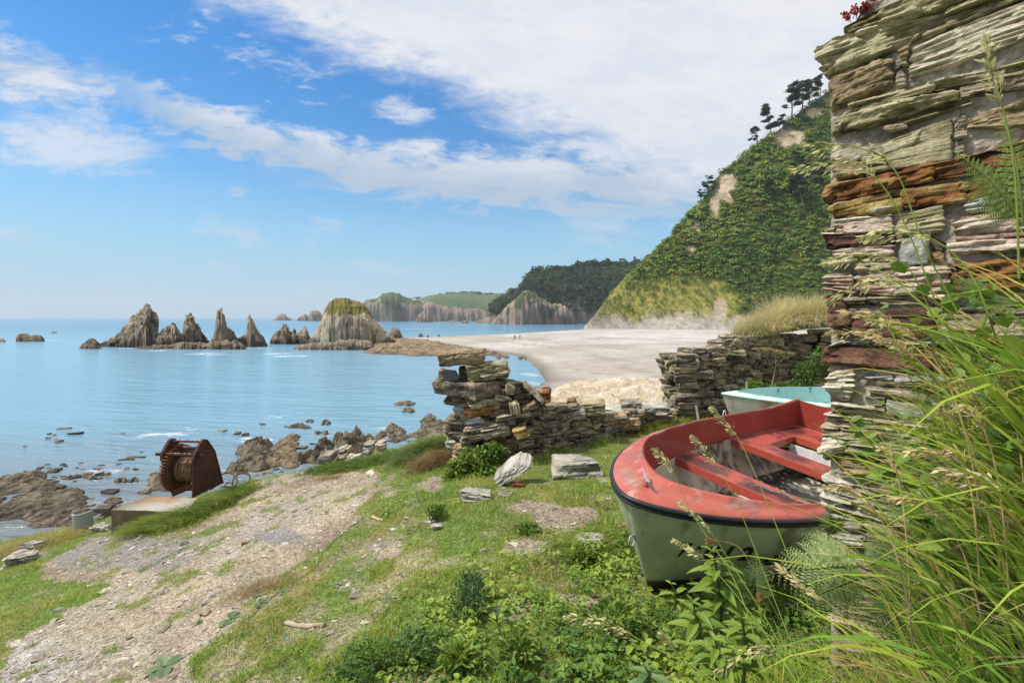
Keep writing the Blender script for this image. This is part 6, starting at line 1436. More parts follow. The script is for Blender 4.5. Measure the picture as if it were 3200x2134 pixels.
gs(548, 1237, 576, 1251, 'O', 'rust spotted stone at the tip of the grey bedrock hump', 613, flat=.035)
gs(218, 1346, 252, 1362, 'C', 'cream stone at the edge of the left lawn', 614)
gs(112, 1386, 152, 1402, 'G', 'long grey white flat stone at the lower edge of the left lawn', 615, flat=.02)
gs(214, 1370, 246, 1392, 'A', 'tan flat stone below the cream stone by the left lawn', 616, flat=.03)
gs(306, 1462, 344, 1484, 'W', 'cracked pale flagstone low on the path', 617, flat=.015)
gs(296, 1512, 350, 1532, 'C', 'largest flat cream flagstone near the bottom of the path', 618, flat=.02)
gs(262, 1476, 300, 1492, 'W', 'broken white shard left of the cracked flagstone', 619, flat=.012)
gs(0, 1255, 58, 1302, 'W', 'big fissured pale rock at the left picture edge', 620, depth=.8, ledge=.02)
gs(40, 1234, 84, 1268, 'G', 'grey rounded rock in the dry grass near the left edge', 621, depth=.8)
gs(207, 1195, 250, 1222, 'W', 'white rough rocks beside the grey pipe section', 622, depth=.7, ledge=.02)
gs(836, 1072, 870, 1092, 'C', 'pale slab showing through turf where path meets grass', 623, flat=.02)
gs(880, 1004, 950, 1022, 'C', 'large pale flat slab on the grassy edge left of the pillar', 624, flat=.06, res=.02)
gs(1360, 1092, 1420, 1108, 'G', 'flat grey stone beside the bow of the red boat', 625, flat=.02)
gs(410, 1238, 430, 1252, 'K', 'small dark lump of slag below the winch grass', 626)
gs(555, 1252, 582, 1264, 'A', 'small tan stone below the grey bedrock hump', 627)
gs(720, 1246, 742, 1256, 'W', 'small white stone at the right border of the path', 628)
gs(640, 1242, 664, 1254, 'C', 'small cream stone on the upper path', 629)
gs(600, 1395, 616, 1404, 'W', 'small white chip at the centre of the lower path', 630)
gs(1010, 1124, 1032, 1133, 'G', 'slim grey stone left of the white and tan boulder', 631, flat=.03)
gs(455, 1395, 478, 1416, 'K', 'purple grey split stone in the lower path', 632)
# leaning slab by the bush
p = hit(1150, 1118); Y = p[1]
b8 = quad8(at(1132, 1104, Y), at(1190, 1062, Y + .12), at(1222, 1072, Y + .1), at(1150, 1120, Y - .02), (.03, .16, .10)); V, Fq, cc = stone(b8, 'W', 640, res=.012, lay=.022, ledge=.014, rough=.01, rnd=.25)
mb = MB(); mb.add(V, Fq, cc); tag(mb.build('stone', M['stone'], None, p), 'long whitish slate slab leaning beside the leafy bush', 'stone', 'loose stones on the ground')
# ---- heap at the edge
def heap():
    K = lambda x, y: ((960 + x / 6.533) * .7347, (1320 + y / 6.533) * .7347)
    def piece(tl, tr, br, bl, pal, Y, dep, lb, name='stone', cat='stone', mat='stone', **k):
        q = [at(*K(*p), Y) for p in (tl, tr, br, bl)]; q[2] = q[2] - [0, 0, .05]; q[3] = q[3] - [0, 0, .05]
        kw = dict(res=.016, lay=.03, ledge=.012, rough=.012, rnd=.3); kw.update(k)
        V, Fq, c = stone(quad8(*q, (.03, dep, .02)), pal, abs(hash(lb)) % 997 if False else len(lb) * 7, **kw); m = MB(); m.add(V, Fq, c)
        tag(m.build(name, M[mat], None, V.mean(0)), lb, cat, 'heap of stones and boards by the grassy edge')
    Y = 9.0
    piece((200, 700), (520, 630), (480, 820), (165, 800), 'W', Y, .35, 'smooth pale boulder at the left end of the stone heap', rnd=.6, ledge=.006)
    piece((540, 590), (700, 545), (730, 600), (560, 660), 'W', Y + .3, .3, 'pale boulder behind the dark hollow of the heap', rnd=.5)
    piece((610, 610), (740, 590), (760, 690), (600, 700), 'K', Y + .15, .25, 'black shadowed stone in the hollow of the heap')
    piece((745, 560), (850, 525), (860, 600), (760, 640), 'A', Y + .25, .2, 'tan flat stone behind the dark board')
    piece((580, 740), (750, 700), (780, 770), (600, 800), 'S', Y - .05, .2, 'striped grey stone low in the middle of the heap')
    piece((680, 810), (900, 790), (860, 870), (700, 870), 'S', Y - .15, .2, 'lowest flat grey stone of the heap')
    piece((800, 695), (1070, 670), (1060, 740), (790, 785), 'C', Y - .1, .2, 'squared cream stone in front of the boards')
    piece((1135, 440), (1320, 430), (1330, 540), (1150, 570), 'W', Y + .2, .25, 'white striped stone right of the brown board')
    piece((1145, 590), (1245, 620), (1240, 760), (1150, 760), 'G', Y - .05, .12, 'upright pale slab at the right of the heap')
    piece((1390, 430), (1540, 430), (1540, 610), (1370, 590), 'F', Y + .1, .22, 'pinkish brown block standing apart at the right of the heap', ledge=.016)
    piece((950, 370), (1060, 460), (960, 670), (770, 690), 'K', Y + .02, .035, 'broad blackened board leaning across the heap', 'board', 'board', 'wood', ledge=.003, rough=.005, rnd=.1)
    piece((1060, 440), (1120, 430), (1060, 665), (965, 665), 'B', Y, .035, 'narrow brown board leaning beside the blackened board', 'board', 'board', 'wood', ledge=.003, rough=.005, rnd=.1)
    piece((600, 690), (635, 680), (530, 790), (480, 815), 'C', Y - .12, .03, 'pale thin lath leaning on the left of the heap', 'board', 'board', 'wood', ledge=.002, rough=.003, rnd=.1)
heap()
# stick, splinter, thin cable on the path
def path_tube(pts, rad, col, name, label, cat, mat, lift=.01, k=8):
    P_ = np.array([hit(*q) for q in pts]); s = np.linspace(0, len(P_) - 1, len(P_) * 8); Q = np.stack([np.interp(s, np.arange(len(P_)), P_[:, c]) for c in range(3)], -1)
    Q[:, 2] = ground_z(Q[:, 0], Q[:, 1]) + lift + .15 * rad * np.sin(s * 9); rr = rad * (1 + .12 * np.sin(s * 7)) if rad > .01 else rad
    mb = MB(); V, Fq = tube(Q, rr, k); mb.add(V, Fq, np.asarray(col) * (1 + .4 * fbm(V * 30, 3, 531))[:, None]); return tag(mb.build(name, M[mat], None, Q[0]), label, cat)
path_tube([(656, 1434), (700, 1442), (745, 1440)], .016, (.34, .27, .20), 'stick', 'short pale stick with cut ends lying at the path border', 'stick', 'bark', .014)
path_tube([(842, 1185), (800, 1215), (770, 1240), (742, 1268), (728, 1300), (680, 1335), (640, 1362), (600, 1392), (560, 1440), (545, 1490)], .003, (.055, .05, .05), 'cable', 'thin dark cable trailing across the gravel beside the turf', 'cable', 'rubber', .003, 6)
path_tube([(855, 1188), (868, 1194), (880, 1196)], .014, (.46, .33, .18), 'wood_splinter', 'short splinter of pale wood in the turf left of the peaked stone', 'splinter', 'wood', .01)
# ---------------------------------------------------------------- two walkers and a bag far off on the beach
def person(dx, dy, H, label, pose, cols, seed):
    ux, vz = (dx - F) / F, (729 - dy) / F; Ys = np.linspace(90, 260, 3000); k = np.argmax(CAMZ + vz * Ys < beach_z(ux * Ys, Ys)); Y = Ys[k]; p = np.array([ux * Y, Y, float(beach_z(ux * Y, Y))])
    root = thing('person', p, label, 'person')
    def skin(pts, edges, rad, name, col):
        me = bpy.data.meshes.new(name); me.from_pydata([tuple(q) for q in pts], edges, []); o = bpy.data.objects.new(name, me); COL.objects.link(o)
        m = o.modifiers.new('skin', 'SKIN'); m.use_smooth_shade = True; o.modifiers.new('s', 'SUBSURF').levels = 1
        for v, r_ in zip(me.skin_vertices[0].data, rad): v.radius = (r_, r_)
        me.skin_vertices[0].data[0].use_root = True
        bpy.context.view_layer.update(); ev = bpy.data.meshes.new_from_object(o.evaluated_get(bpy.context.evaluated_depsgraph_get())); bpy.data.objects.remove(o)
        V = np.array([v.co[:] for v in ev.vertices]); fs = tris_of([tuple(q.vertices) for q in ev.polygons]); return V, fs
    s = H / 1.75
    J = pose
    names = list(J); pts = [np.array(J[n_][0]) * s for n_ in names]; rad = [J[n_][1] * s for n_ in names]
    E_ = [('hip', 'waist'), ('waist', 'chest'), ('chest', 'neck'), ('neck', 'head'), ('head', 'crown')]
    for q in 'lr': E_ += [('hip', q + 'hip'), (q + 'hip', q + 'knee'), (q + 'knee', q + 'ank'), (q + 'ank', q + 'toe'), ('chest', q + 'sh'), (q + 'sh', q + 'elb'), (q + 'elb', q + 'wri'), (q + 'wri', q + 'fin')]
    V, fs = skin(pts, [(names.index(a), names.index(b)) for a, b in E_], rad, 'body', None)
    z = V[:, 2] / s; hd = np.linalg.norm(V / s - np.array(J['head'][0]), axis=1) < .19
    c = np.tile(np.array(cols['skin']), (len(V), 1)); tz = J['hip'][0][2]
    top = (z > tz - .02) & ~hd; lg = (z <= tz) & (z > cols['hem'])
    arm = np.abs(V[:, 0] / s) > .24
    c[top & ~arm] = cols['top']; c[lg] = cols['legs']; c[z < .09] = (.03, .03, .03)
    if cols.get('sleeve'): c[top & arm & (z > 1.1)] = cols['top']
    mb = MB(); mb.add(V, fs, c); mb.build('body', M['plain'], root, smooth=True)
    hb = np.array(J['crown'][0]) * s; a = np.linspace(0, 1, 8); mb = MB(); g = []
    for q in a:
        rr = .108 * s * math.sqrt(max(1 - (q * 2 - 1) ** 2, .02)); g.append([(hb[0] + rr * cos(b), hb[1] + .01 + rr * sin(b), hb[2] - .10 * s + .15 * s * q) for b in np.linspace(0, 2 * pi, 14, endpoint=False)])
    mb.add(np.array(g).reshape(-1, 3), grid_faces(8, 14, True), cols['hair']); mb.build('hair', M['plain'], root, smooth=True)
    if cols.get('pack'):
        mb = MB(); mb.add(*box(np.array([.17, .05, 1.22]) * s, np.array([.20, .30, .46]) * s, None, .06 * s), cols['pack']); mb.build('backpack', M['plain'], root)
    return root, p
base_pose = {'hip': ((0, 0, .95), .13), 'waist': ((0, 0, 1.1), .12), 'chest': ((0, 0, 1.33), .14), 'neck': ((0, 0, 1.50), .055), 'head': ((0, -.01, 1.63), .095), 'crown': ((0, 0, 1.72), .075),
  'lhip': ((-.09, 0, .88), .09), 'lknee': ((-.10, -.03, .49), .058), 'lank': ((-.10, 0, .09), .04), 'ltoe': ((-.11, -.16, .035), .033), 'rhip': ((.09, 0, .88), .09), 'rknee': ((.10, .03, .49), .058), 'rank': ((.10, .08, .09), .04), 'rtoe': ((.11, -.08, .035), .033),
  'lsh': ((-.19, 0, 1.42), .06), 'lelb': ((-.25, .0, 1.13), .042), 'lwri': ((-.27, -.06, .88), .03), 'lfin': ((-.27, -.09, .77), .022), 'rsh': ((.19, 0, 1.42), .06), 'relb': ((.25, .02, 1.13), .042), 'rwri': ((.27, -.05, .88), .03), 'rfin': ((.27, -.08, .77), .022)}
pb = dict(base_pose); pb.update({'rsh': ((.19, 0, 1.42), .06), 'chest': ((-.01, -.05, 1.32), .15), 'neck': ((-.02, -.10, 1.47), .055), 'head': ((-.03, -.14, 1.58), .095), 'crown': ((-.03, -.13, 1.67), .075), 'lelb': ((-.32, -.03, 1.16), .042), 'lwri': ((-.37, -.06, .90), .03), 'lfin': ((-.39, -.07, .79), .022)})
_, pA = person(1182, 781.5, 1.68, 'person in dark top and dark shorts stooping slightly over a bag on the far beach', pb, dict(skin=(.28, .17, .12), top=(.035, .04, .03), legs=(.012, .012, .014), hem=.52, hair=(.04, .04, .03), sleeve=True), 1)
person(1193, 781, 1.8, 'person in pale pink top with a dark backpack standing on the far beach', base_pose, dict(skin=(.42, .27, .19), top=(.60, .42, .36), legs=(.50, .36, .26), hem=.80, hair=(.03, .025, .02), pack=(.11, .04, .05), sleeve=True), 2)
mb = MB(); q = pA + np.array([-.75, -.05, 0]); mb.add(*box((0, 0, .16), (.42, .3, .30), rotz(.3), .07), (.55, .52, .42)); mb.add(*box((.16, -.12, .10), (.26, .2, .2), rotz(-.3), .05), (.75, .66, .10)); a = np.linspace(0, pi, 12); mb.add(*tube(np.stack([.12 * np.cos(a), 0 * a, .30 + .12 * np.sin(a)], -1), .018, 6), (.06, .05, .05)); mb.add(*box((-.05, .02, .33), (.3, .22, .08), None, .03), (.07, .06, .05))
o = mb.build('beach_bag', M['plain'], None); o.location = q; tag(o, 'pale and yellow beach bag standing by the stooping person', 'bag')
# ================================================================ grasses and leaves
def blades(root, Ln, az, lean, bend, wid, c0, c1, nseg=4, twist=.5):
    n = len(root); s = np.linspace(0, 1, nseg + 1); ds = 1 / nseg
    P = [root]; d = np.stack([np.cos(az), np.sin(az)], -1)
    for k in range(nseg):
        th = lean + bend * (s[k] + ds / 2) ** 1.3
        st = np.concatenate([d * np.sin(th)[:, None], np.cos(th)[:, None]], 1) * (Ln * ds)[:, None]; P.append(P[-1] + st)
    P = np.stack(P, 1); a2 = az + pi / 2 + twist * RNG.normal(size=n); side = np.stack([np.cos(a2), np.sin(a2), .25 * RNG.normal(size=n)], -1)
    w = np.array([.75, 1, .95, .75, .5, .3][:]) if nseg == 5 else np.interp(s, [0, .3, .7, 1], [.8, 1, .7, 0.0]); w = np.interp(s, [0, .3, .75, 1], [.8, 1, .65, .0])
    o = side[:, None, :] * (wid[:, None] * w[None, :])[..., None] * .5
    Lf, Rt = P[:, :-1] - o[:, :-1], P[:, :-1] + o[:, :-1]
    V = np.concatenate([np.stack([Lf, Rt], 2).reshape(n, -1, 3), P[:, -1:]], 1); m = 2 * nseg + 1
    off = (np.arange(n) * m)[:, None]; q = np.array([[2 * k, 2 * k + 1, 2 * k + 3, 2 * k + 2] for k in range(nseg - 1)])
    Fq = (off[:, None] + q[None]).reshape(-1, 4); T = off + np.array([[2 * nseg - 2, 2 * nseg - 1, 2 * nseg]])
    sv = np.concatenate([np.repeat(s[:-1], 2), [1.]]); C = c0[:, None, :] * (1 - sv)[None, :, None] + c1[:, None, :] * sv[None, :, None]
    return V.reshape(-1, 3), [Fq, T], C.reshape(-1, 3)
def leaves(base, d, nrm, Ln, Wd_, col, droop=.25, fold=.18, rows=(0, .22, .5, .78, 1), half=(.06, .8, 1, .62, 0.0), serr=0):
    n = len(base); d = unit(d); sd = unit(np.cross(d, nrm)); up = np.cross(sd, d); rows = np.array(rows); half = np.array(half); k = len(rows)
    mid = base[:, None] + d[:, None] * (rows[None] * Ln[:, None])[..., None] - np.array([0, 0, 1.]) * (droop * rows[None] ** 2 * Ln[:, None])[..., None]
    o = sd[:, None] * (half[None] * Wd_[:, None] * .5)[..., None]; lift = up[:, None] * (fold * half[None] * Wd_[:, None])[..., None]
    V = np.stack([mid - o + lift, mid, mid + o + lift], 2).reshape(n, -1, 3); off = (np.arange(n) * 3 * k)[:, None, None]
    q = np.array([[3 * i + j, 3 * i + j + 1, 3 * i + j + 4, 3 * i + j + 3] for i in range(k - 1) for j in (0, 1)])
    C = np.repeat(col, 3 * k, 0).reshape(n, k, 3, 3) * np.array([1, .88, 1])[None, None, :, None]
    return V.reshape(-1, 3), (off + q[None]).reshape(-1, 4), C.reshape(-1, 3)
GREEN = np.array((.125, .225, .032)); LIME = np.array((.25, .335, .05)); DEEP = np.array((.060, .135, .028)); STRAW = np.array((.50, .40, .20)); YEL = np.array((.33, .32, .07)); BLUE = np.array((.105, .185, .07))
def stuff(mb, name, mat, label, cat): return tag(mb.build(name, M[mat]), label, cat, kind='stuff')
def gpts(n, ymin=.75, ymax=11.2, xpad=.25):
    y = ymin * (ymax / ymin) ** RNG.random(n); x = (RNG.random(n) * 2 - 1) * (1 + xpad) * y
    return x, y
def in_boat(x, y):
    q = (np.stack([x, y, np.full_like(x, CAMZ - 1.9)], -1) - RBo) @ RBm; return (q[:, 0] > .30) & (q[:, 0] < 3.9) & (np.abs(q[:, 1]) < .12 + .5 * np.clip(q[:, 0] - .3, 0, .9))
def in_slab(x, y):
    P_ = np.array([SLAB[0, 0], SLAB[-1, 0], SLAB[-1, -1], SLAB[0, -1]])[:, :2]; return inside(x, y, P_)
# ---- turf
def turf():
    x, y = gpts(430000); m = cover_mask(x, y); d = y - edge_y(x)
    n = fbm(P3(x * 1.1, y * 1.1, 0), 3, 601); n2 = fbm(P3(x * 3.5, y * 3.5, 0), 3, 602)
    keep = (RNG.random(len(x)) < m ** 1.6 * (.55 + .8 * np.clip(n2 + .3, 0, 1)) + .012) & (d < .9) & ~in_boat(x, y) & ~in_slab(x, y)
    x, y, m, n, n2 = x[keep], y[keep], m[keep], n[keep], n2[keep]; N_ = len(x)
    dx = todx(x, y); dy = tody(y, ground_z(x, y, False))
    lush = np.clip(1 - (((dx - 1330) / 420) ** 2 + ((dy - 1480) / 240) ** 2), 0, 1) + (1 - sstep(180, 330, dx)) * (dy > 1230)
    h = (.026 + .036 * RNG.random(N_)) * (1 + .9 * np.clip(n2, -.3, .8)) * (.75 + .5 * m)
    edge = np.exp(-((y - edge_y(x)) / .5) ** 2); h *= 1 + 1.6 * edge
    wallside = np.exp(-np.abs(pdist(x, y, np.array([at(1040, 1060, 6.85)[:2], at(1200, 1045, 7.0)[:2], at(1440, 985, 8.5)[:2], at(1545, 960, 9.5)[:2], at(1800, 940, 10.6)[:2]]))) / .22); h *= 1 + 1.4 * wallside
    k = np.clip(.56 + .85 * n + .45 * n2 + .35 * lush + .35 * edge + .12 * RNG.normal(size=N_), 0, 1)
    c1 = np.where((k < .5)[:, None], mixc(YEL * .9, GREEN * 1.05, k * 2), mixc(GREEN * 1.05, LIME * .95, k * 2 - 1)); dry = RNG.random(N_) < .05 + .20 * np.clip(.35 - k, 0, 1)
    c1 = np.where(dry[:, None], STRAW * RNG.uniform(.6, 1.1, (N_, 1)), c1) * RNG.uniform(1.0, 1.6, (N_, 1)); c0 = c1 * np.array([.95, .9, .9])
    z = ground_z(x, y) - .006
    V, Fq, C = blades(P3(x, y, z), h, RNG.random(N_) * 2 * pi, RNG.uniform(.0, .7, N_), RNG.uniform(.2, 1.3, N_), (.0022 + .0012 * RNG.random(N_)) * (.8 + .16 * y), c0, c1, 3)
    mb = MB(); mb.add(V, Fq, C); stuff(mb, 'grass', 'grass', 'short turf of mixed green and straw grass round the gravel path', 'grass')
turf()
# ---- shaggy fringe along the edge and round the slab
def fringe():
    mb = MB()
    def strip(pts, n, L0, L1, az, spread, cA, cB, off=.16, lean=(.5, 1.0), bend=(.6, 1.5), w=.0045):
        P_ = np.array([hit(*q) for q in pts]); s = RNG.random(n) * (len(P_) - 1); k = np.arange(len(P_))
        x = np.interp(s, k, P_[:, 0]) + off * RNG.normal(size=n); y = np.interp(s, k, P_[:, 1]) + off * RNG.normal(size=n); z = ground_z(x, y) - .01
        cl = vnoise(P3(x * 5, y * 5, 0), 612); a = az + spread * RNG.normal(size=n) + 1.0 * cl; t = np.clip(.5 + .8 * cl + .25 * RNG.normal(size=n), 0, 1)
        c1 = mixc(cA, cB, t); st = RNG.random(n) < .10; c1 = np.where(st[:, None], STRAW * .9, c1)
        V, Fq, C = blades(P3(x, y, z), RNG.uniform(L0, L1, n) * (1 + .35 * cl), a, RNG.uniform(*lean, n), RNG.uniform(*bend, n), w * RNG.uniform(.7, 1.3, n), c1 * .85, c1, 5); mb.add(V, Fq, C)
    strip([(395, 1196), (440, 1186), (500, 1160), (560, 1130)], 9000, .20, .38, -2.3, .5, GREEN * .8, LIME, .17)
    strip([(330, 1216), (370, 1208), (420, 1196)], 4500, .18, .30, -2.6, .6, GREEN * .75, LIME * .9, .13)
    strip([(470, 1130), (560, 1100), (650, 1078), (730, 1062), (770, 1058)], 9000, .14, .28, -2.0, .8, GREEN, LIME, .25)
    strip([(720, 1078), (780, 1074), (860, 1062), (900, 1046)], 6000, .12, .22, -1.6, 1.0, DEEP, GREEN * 1.1, .16)
    strip([(880, 1020), (940, 1018), (1000, 1012), (1030, 1015)], 6000, .14, .28, -2.2, .8, GREEN, YEL, .26)
    strip([(940, 1060), (985, 1035), (1020, 1025)], 5500, .20, .36, -2.5, .6, BLUE, GREEN * .9, .16)
    strip([(975, 1075), (1010, 1052), (1030, 1060)], 3500, .18, .32, -2.2, .7, STRAW * .6, np.array((.24, .14, .06)), .12)
    strip([(20, 1262), (90, 1250), (160, 1234)], 5000, .10, .22, -1.8, 1.2, YEL, STRAW * .8, .22)
    strip([(10, 1240), (80, 1228), (150, 1218)], 3500, .14, .26, -1.8, 1.2, YEL, STRAW, .2)
    strip([(1440, 985), (1480, 985), (1540, 972), (1600, 975)], 3500, .12, .26, -1.6, 1.0, GREEN, YEL, .16)
    strip([(1600, 968), (1650, 962), (1690, 955)], 3000, .16, .30, -1.8, .8, GREEN * .9, LIME * .8, .12)
    strip([(740, 1098), (775, 1096)], 900, .05, .10, -1.5, 2.0, STRAW * .8, np.array((.30, .19, .08)), .06)
    strip([(540, 1372), (600, 1350), (640, 1338)], 1500, .05, .11, -1.5, 2.0, np.array((.26, .17, .09)), STRAW * .7, .10, w=.003)
    strip([(1240, 1330), (1265, 1300), (1320, 1290)], 1200, .05, .12, -1.5, 2.0, STRAW, GREEN, .10, w=.003)
    strip([(1300, 1270), (1350, 1262), (1400, 1240), (1440, 1230)], 2600, .10, .22, -1.5, 1.5, GREEN, LIME, .10)
    stuff(mb, 'fringe_grass', 'grass', 'long shaggy grass fringing the seaward edge and the stones', 'grass')
fringe()
# ---- low leafy weeds
def ground_weeds():
    x, y = gpts(120000, .75, 7.5, .1); dx = todx(x, y); z = ground_z(x, y); dy = tody(y, z)
    n = fbm(P3(x * 2.2, y * 2.2, 0), 3, 621); n2 = fbm(P3(x * 7, y * 7, 0), 2, 622)
    reg = sstep(-.12, .25, .55 - ((np.maximum(1230 - dx, 0) / 330) ** 2 + ((np.maximum(1440 - dy, 0)) / 95) ** 2) + .55 * n)
    reg2 = 1 - sstep(.5, 1.2, ((dx - 1390) / 110) ** 2 + ((dy - 1300) / 75) ** 2 + .5 * n)
    reg3 = .28 * (dx > 860) * (dx < 1450) * (dy > 1130) * (n > .02) * (n2 > -.1)
    reg4 = 1 - sstep(.5, 1.3, ((dx - 900) / 110) ** 2 + ((dy - 1530) / 55) ** 2 + .6 * n)
    keep = (RNG.random(len(x)) < np.maximum.reduce([reg, reg2, reg3, reg4])) & ~in_boat(x, y) & (x < .75 * y + .35)
    x, y, z, n, n2, r4 = x[keep], y[keep], z[keep], n[keep], n2[keep], reg4[keep]; N_ = len(x)
    cl = vnoise(P3(x * 11, y * 11, 0), 623); h = (.02 + .11 * np.clip(.45 + .7 * n2 + .5 * cl, 0, 1)) * RNG.random(N_) ** .6
    a = RNG.random(N_) * 2 * pi; el = RNG.uniform(-.2, .9, N_); d = np.stack([np.cos(a) * np.cos(el), np.sin(a) * np.cos(el), np.sin(el)], -1)
    L0 = RNG.uniform(.016, .042, N_) * (1 + .5 * (cl > .2)); k = np.clip(.5 + 1.0 * n + .5 * cl + .15 * RNG.normal(size=N_), 0, 1)
    c = np.where((k < .5)[:, None], mixc(DEEP * 1.05, GREEN * 1.1, k * 2), mixc(GREEN * 1.1, LIME * 1.05, k * 2 - 1)); c = mixc(c, DEEP, np.clip(r4, 0, 1) * .4) * 1.15
    V, Fq, C = leaves(P3(x, y, z + h), d, np.stack([.4 * RNG.normal(size=N_), .4 * RNG.normal(size=N_), np.ones(N_)], -1), L0, L0 * RNG.uniform(.4, .75, N_), c)
    mb = MB(); mb.add(V, Fq, C); stuff(mb, 'low_weeds', 'leaf', 'lush low leafy weeds carpeting the ground in front of the boat', 'weeds')
ground_weeds()
# ---- gravel, straw, flakes
def litter():
    x, y = gpts(60000, 1.2, 10.5, .1); m = cover_mask(x, y); d = y - edge_y(x); n = fbm(P3(x * 2, y * 2, 0), 3, 631)
    keep = (RNG.random(len(x)) < (1 - m) ** 1.5 * (.35 + .9 * np.clip(n + .25, 0, 1)) + .012) & (d < .4) & ~in_slab(x, y)
    x, y = x[keep], y[keep]; N_ = len(x); sz = np.clip(.0042 * np.exp(.55 * RNG.normal(size=N_)) * (1 + .10 * y), .002, .032)
    z = ground_z(x, y); c = ramp(RNG.random(N_), [(0, (.15, .13, .11)), (.5, (.33, .28, .215)), (.85, (.44, .39, .31)), (1, (.56, .52, .46))])
    b = np.array([[i, j, k] for i in (-1, 1) for j in (-1, 1) for k in (-1, 1)], float); V = b[None] * (1 + .45 * RNG.normal(size=(N_, 8, 3)).clip(-1, 1)) * np.stack([sz * RNG.uniform(.8, 2.2, N_), sz * RNG.uniform(.7, 1.3, N_), sz * RNG.uniform(.2, .5, N_)], -1)[:, None]
    a = RNG.random(N_) * 2 * pi; ca, sa = np.cos(a)[:, None], np.sin(a)[:, None]; V = np.stack([V[..., 0] * ca - V[..., 1] * sa, V[..., 0] * sa + V[..., 1] * ca, V[..., 2]], -1) + P3(x, y, z + sz * .15)[:, None]
    f = np.array([[0, 1, 3, 2], [4, 6, 7, 5], [0, 4, 5, 1], [2, 3, 7, 6], [0, 2, 6, 4], [1, 5, 7, 3]]); Fq = (np.arange(N_)[:, None, None] * 8 + f[None]).reshape(-1, 4)
    mb = MB(); mb.add(V.reshape(-1, 3), Fq, np.repeat(c, 8, 0)); stuff(mb, 'gravel', 'stone', 'loose slate chips and gravel strewn over the path', 'gravel')
    x, y = gpts(26000, 1.0, 8, .1); m = cover_mask(x, y); n = fbm(P3(x * 1.7, y * 1.7, 0), 3, 632); keep = (RNG.random(len(x)) < np.clip(.5 + 1.6 * n, 0, 1) * (((m > .1) & (m < .9)) * 1.0 + .25)) & ~in_boat(x, y); x, y = x[keep], y[keep]; N_ = len(x)
    c = STRAW * RNG.uniform(.5, 1.15, (N_, 1)); V, Fq, C = blades(P3(x, y, ground_z(x, y) + .004 + .012 * RNG.random(N_)), RNG.uniform(.03, .11, N_), RNG.random(N_) * 2 * pi, RNG.uniform(1.25, 1.6, N_), RNG.uniform(-.2, .3, N_), np.full(N_, .0022) * (1 + .12 * y), c, c, 3)
    mb = MB(); mb.add(V, Fq, C); stuff(mb, 'dry_straw', 'grass', 'dry straw and dead grass lying among the turf', 'straw')
    px = np.concatenate([RNG.normal(600, 90, 70), RNG.normal(520, 140, 30)]); py = np.concatenate([RNG.normal(1480, 40, 70), RNG.normal(1470, 70, 30)]).clip(1180, 1560); P_ = np.array([hit(a, b) for a, b in zip(px, py)]); N_ = len(P_); s = RNG.uniform(.003, .009, N_); t = RNG.random(N_) * 2 * pi
    V = np.stack([P_ + np.stack([s * np.cos(t + k * 1.6), s * np.sin(t + k * 1.6), .008 + .004 * RNG.normal(size=N_)], -1) for k in range(4)], 1).reshape(-1, 3); mb = MB(); mb.add(V, np.arange(N_ * 4).reshape(-1, 4), (.06, .22, .46)); stuff(mb, 'paint_flakes', 'plain', 'blue paint flakes scattered on the lower path', 'flakes')
litter()
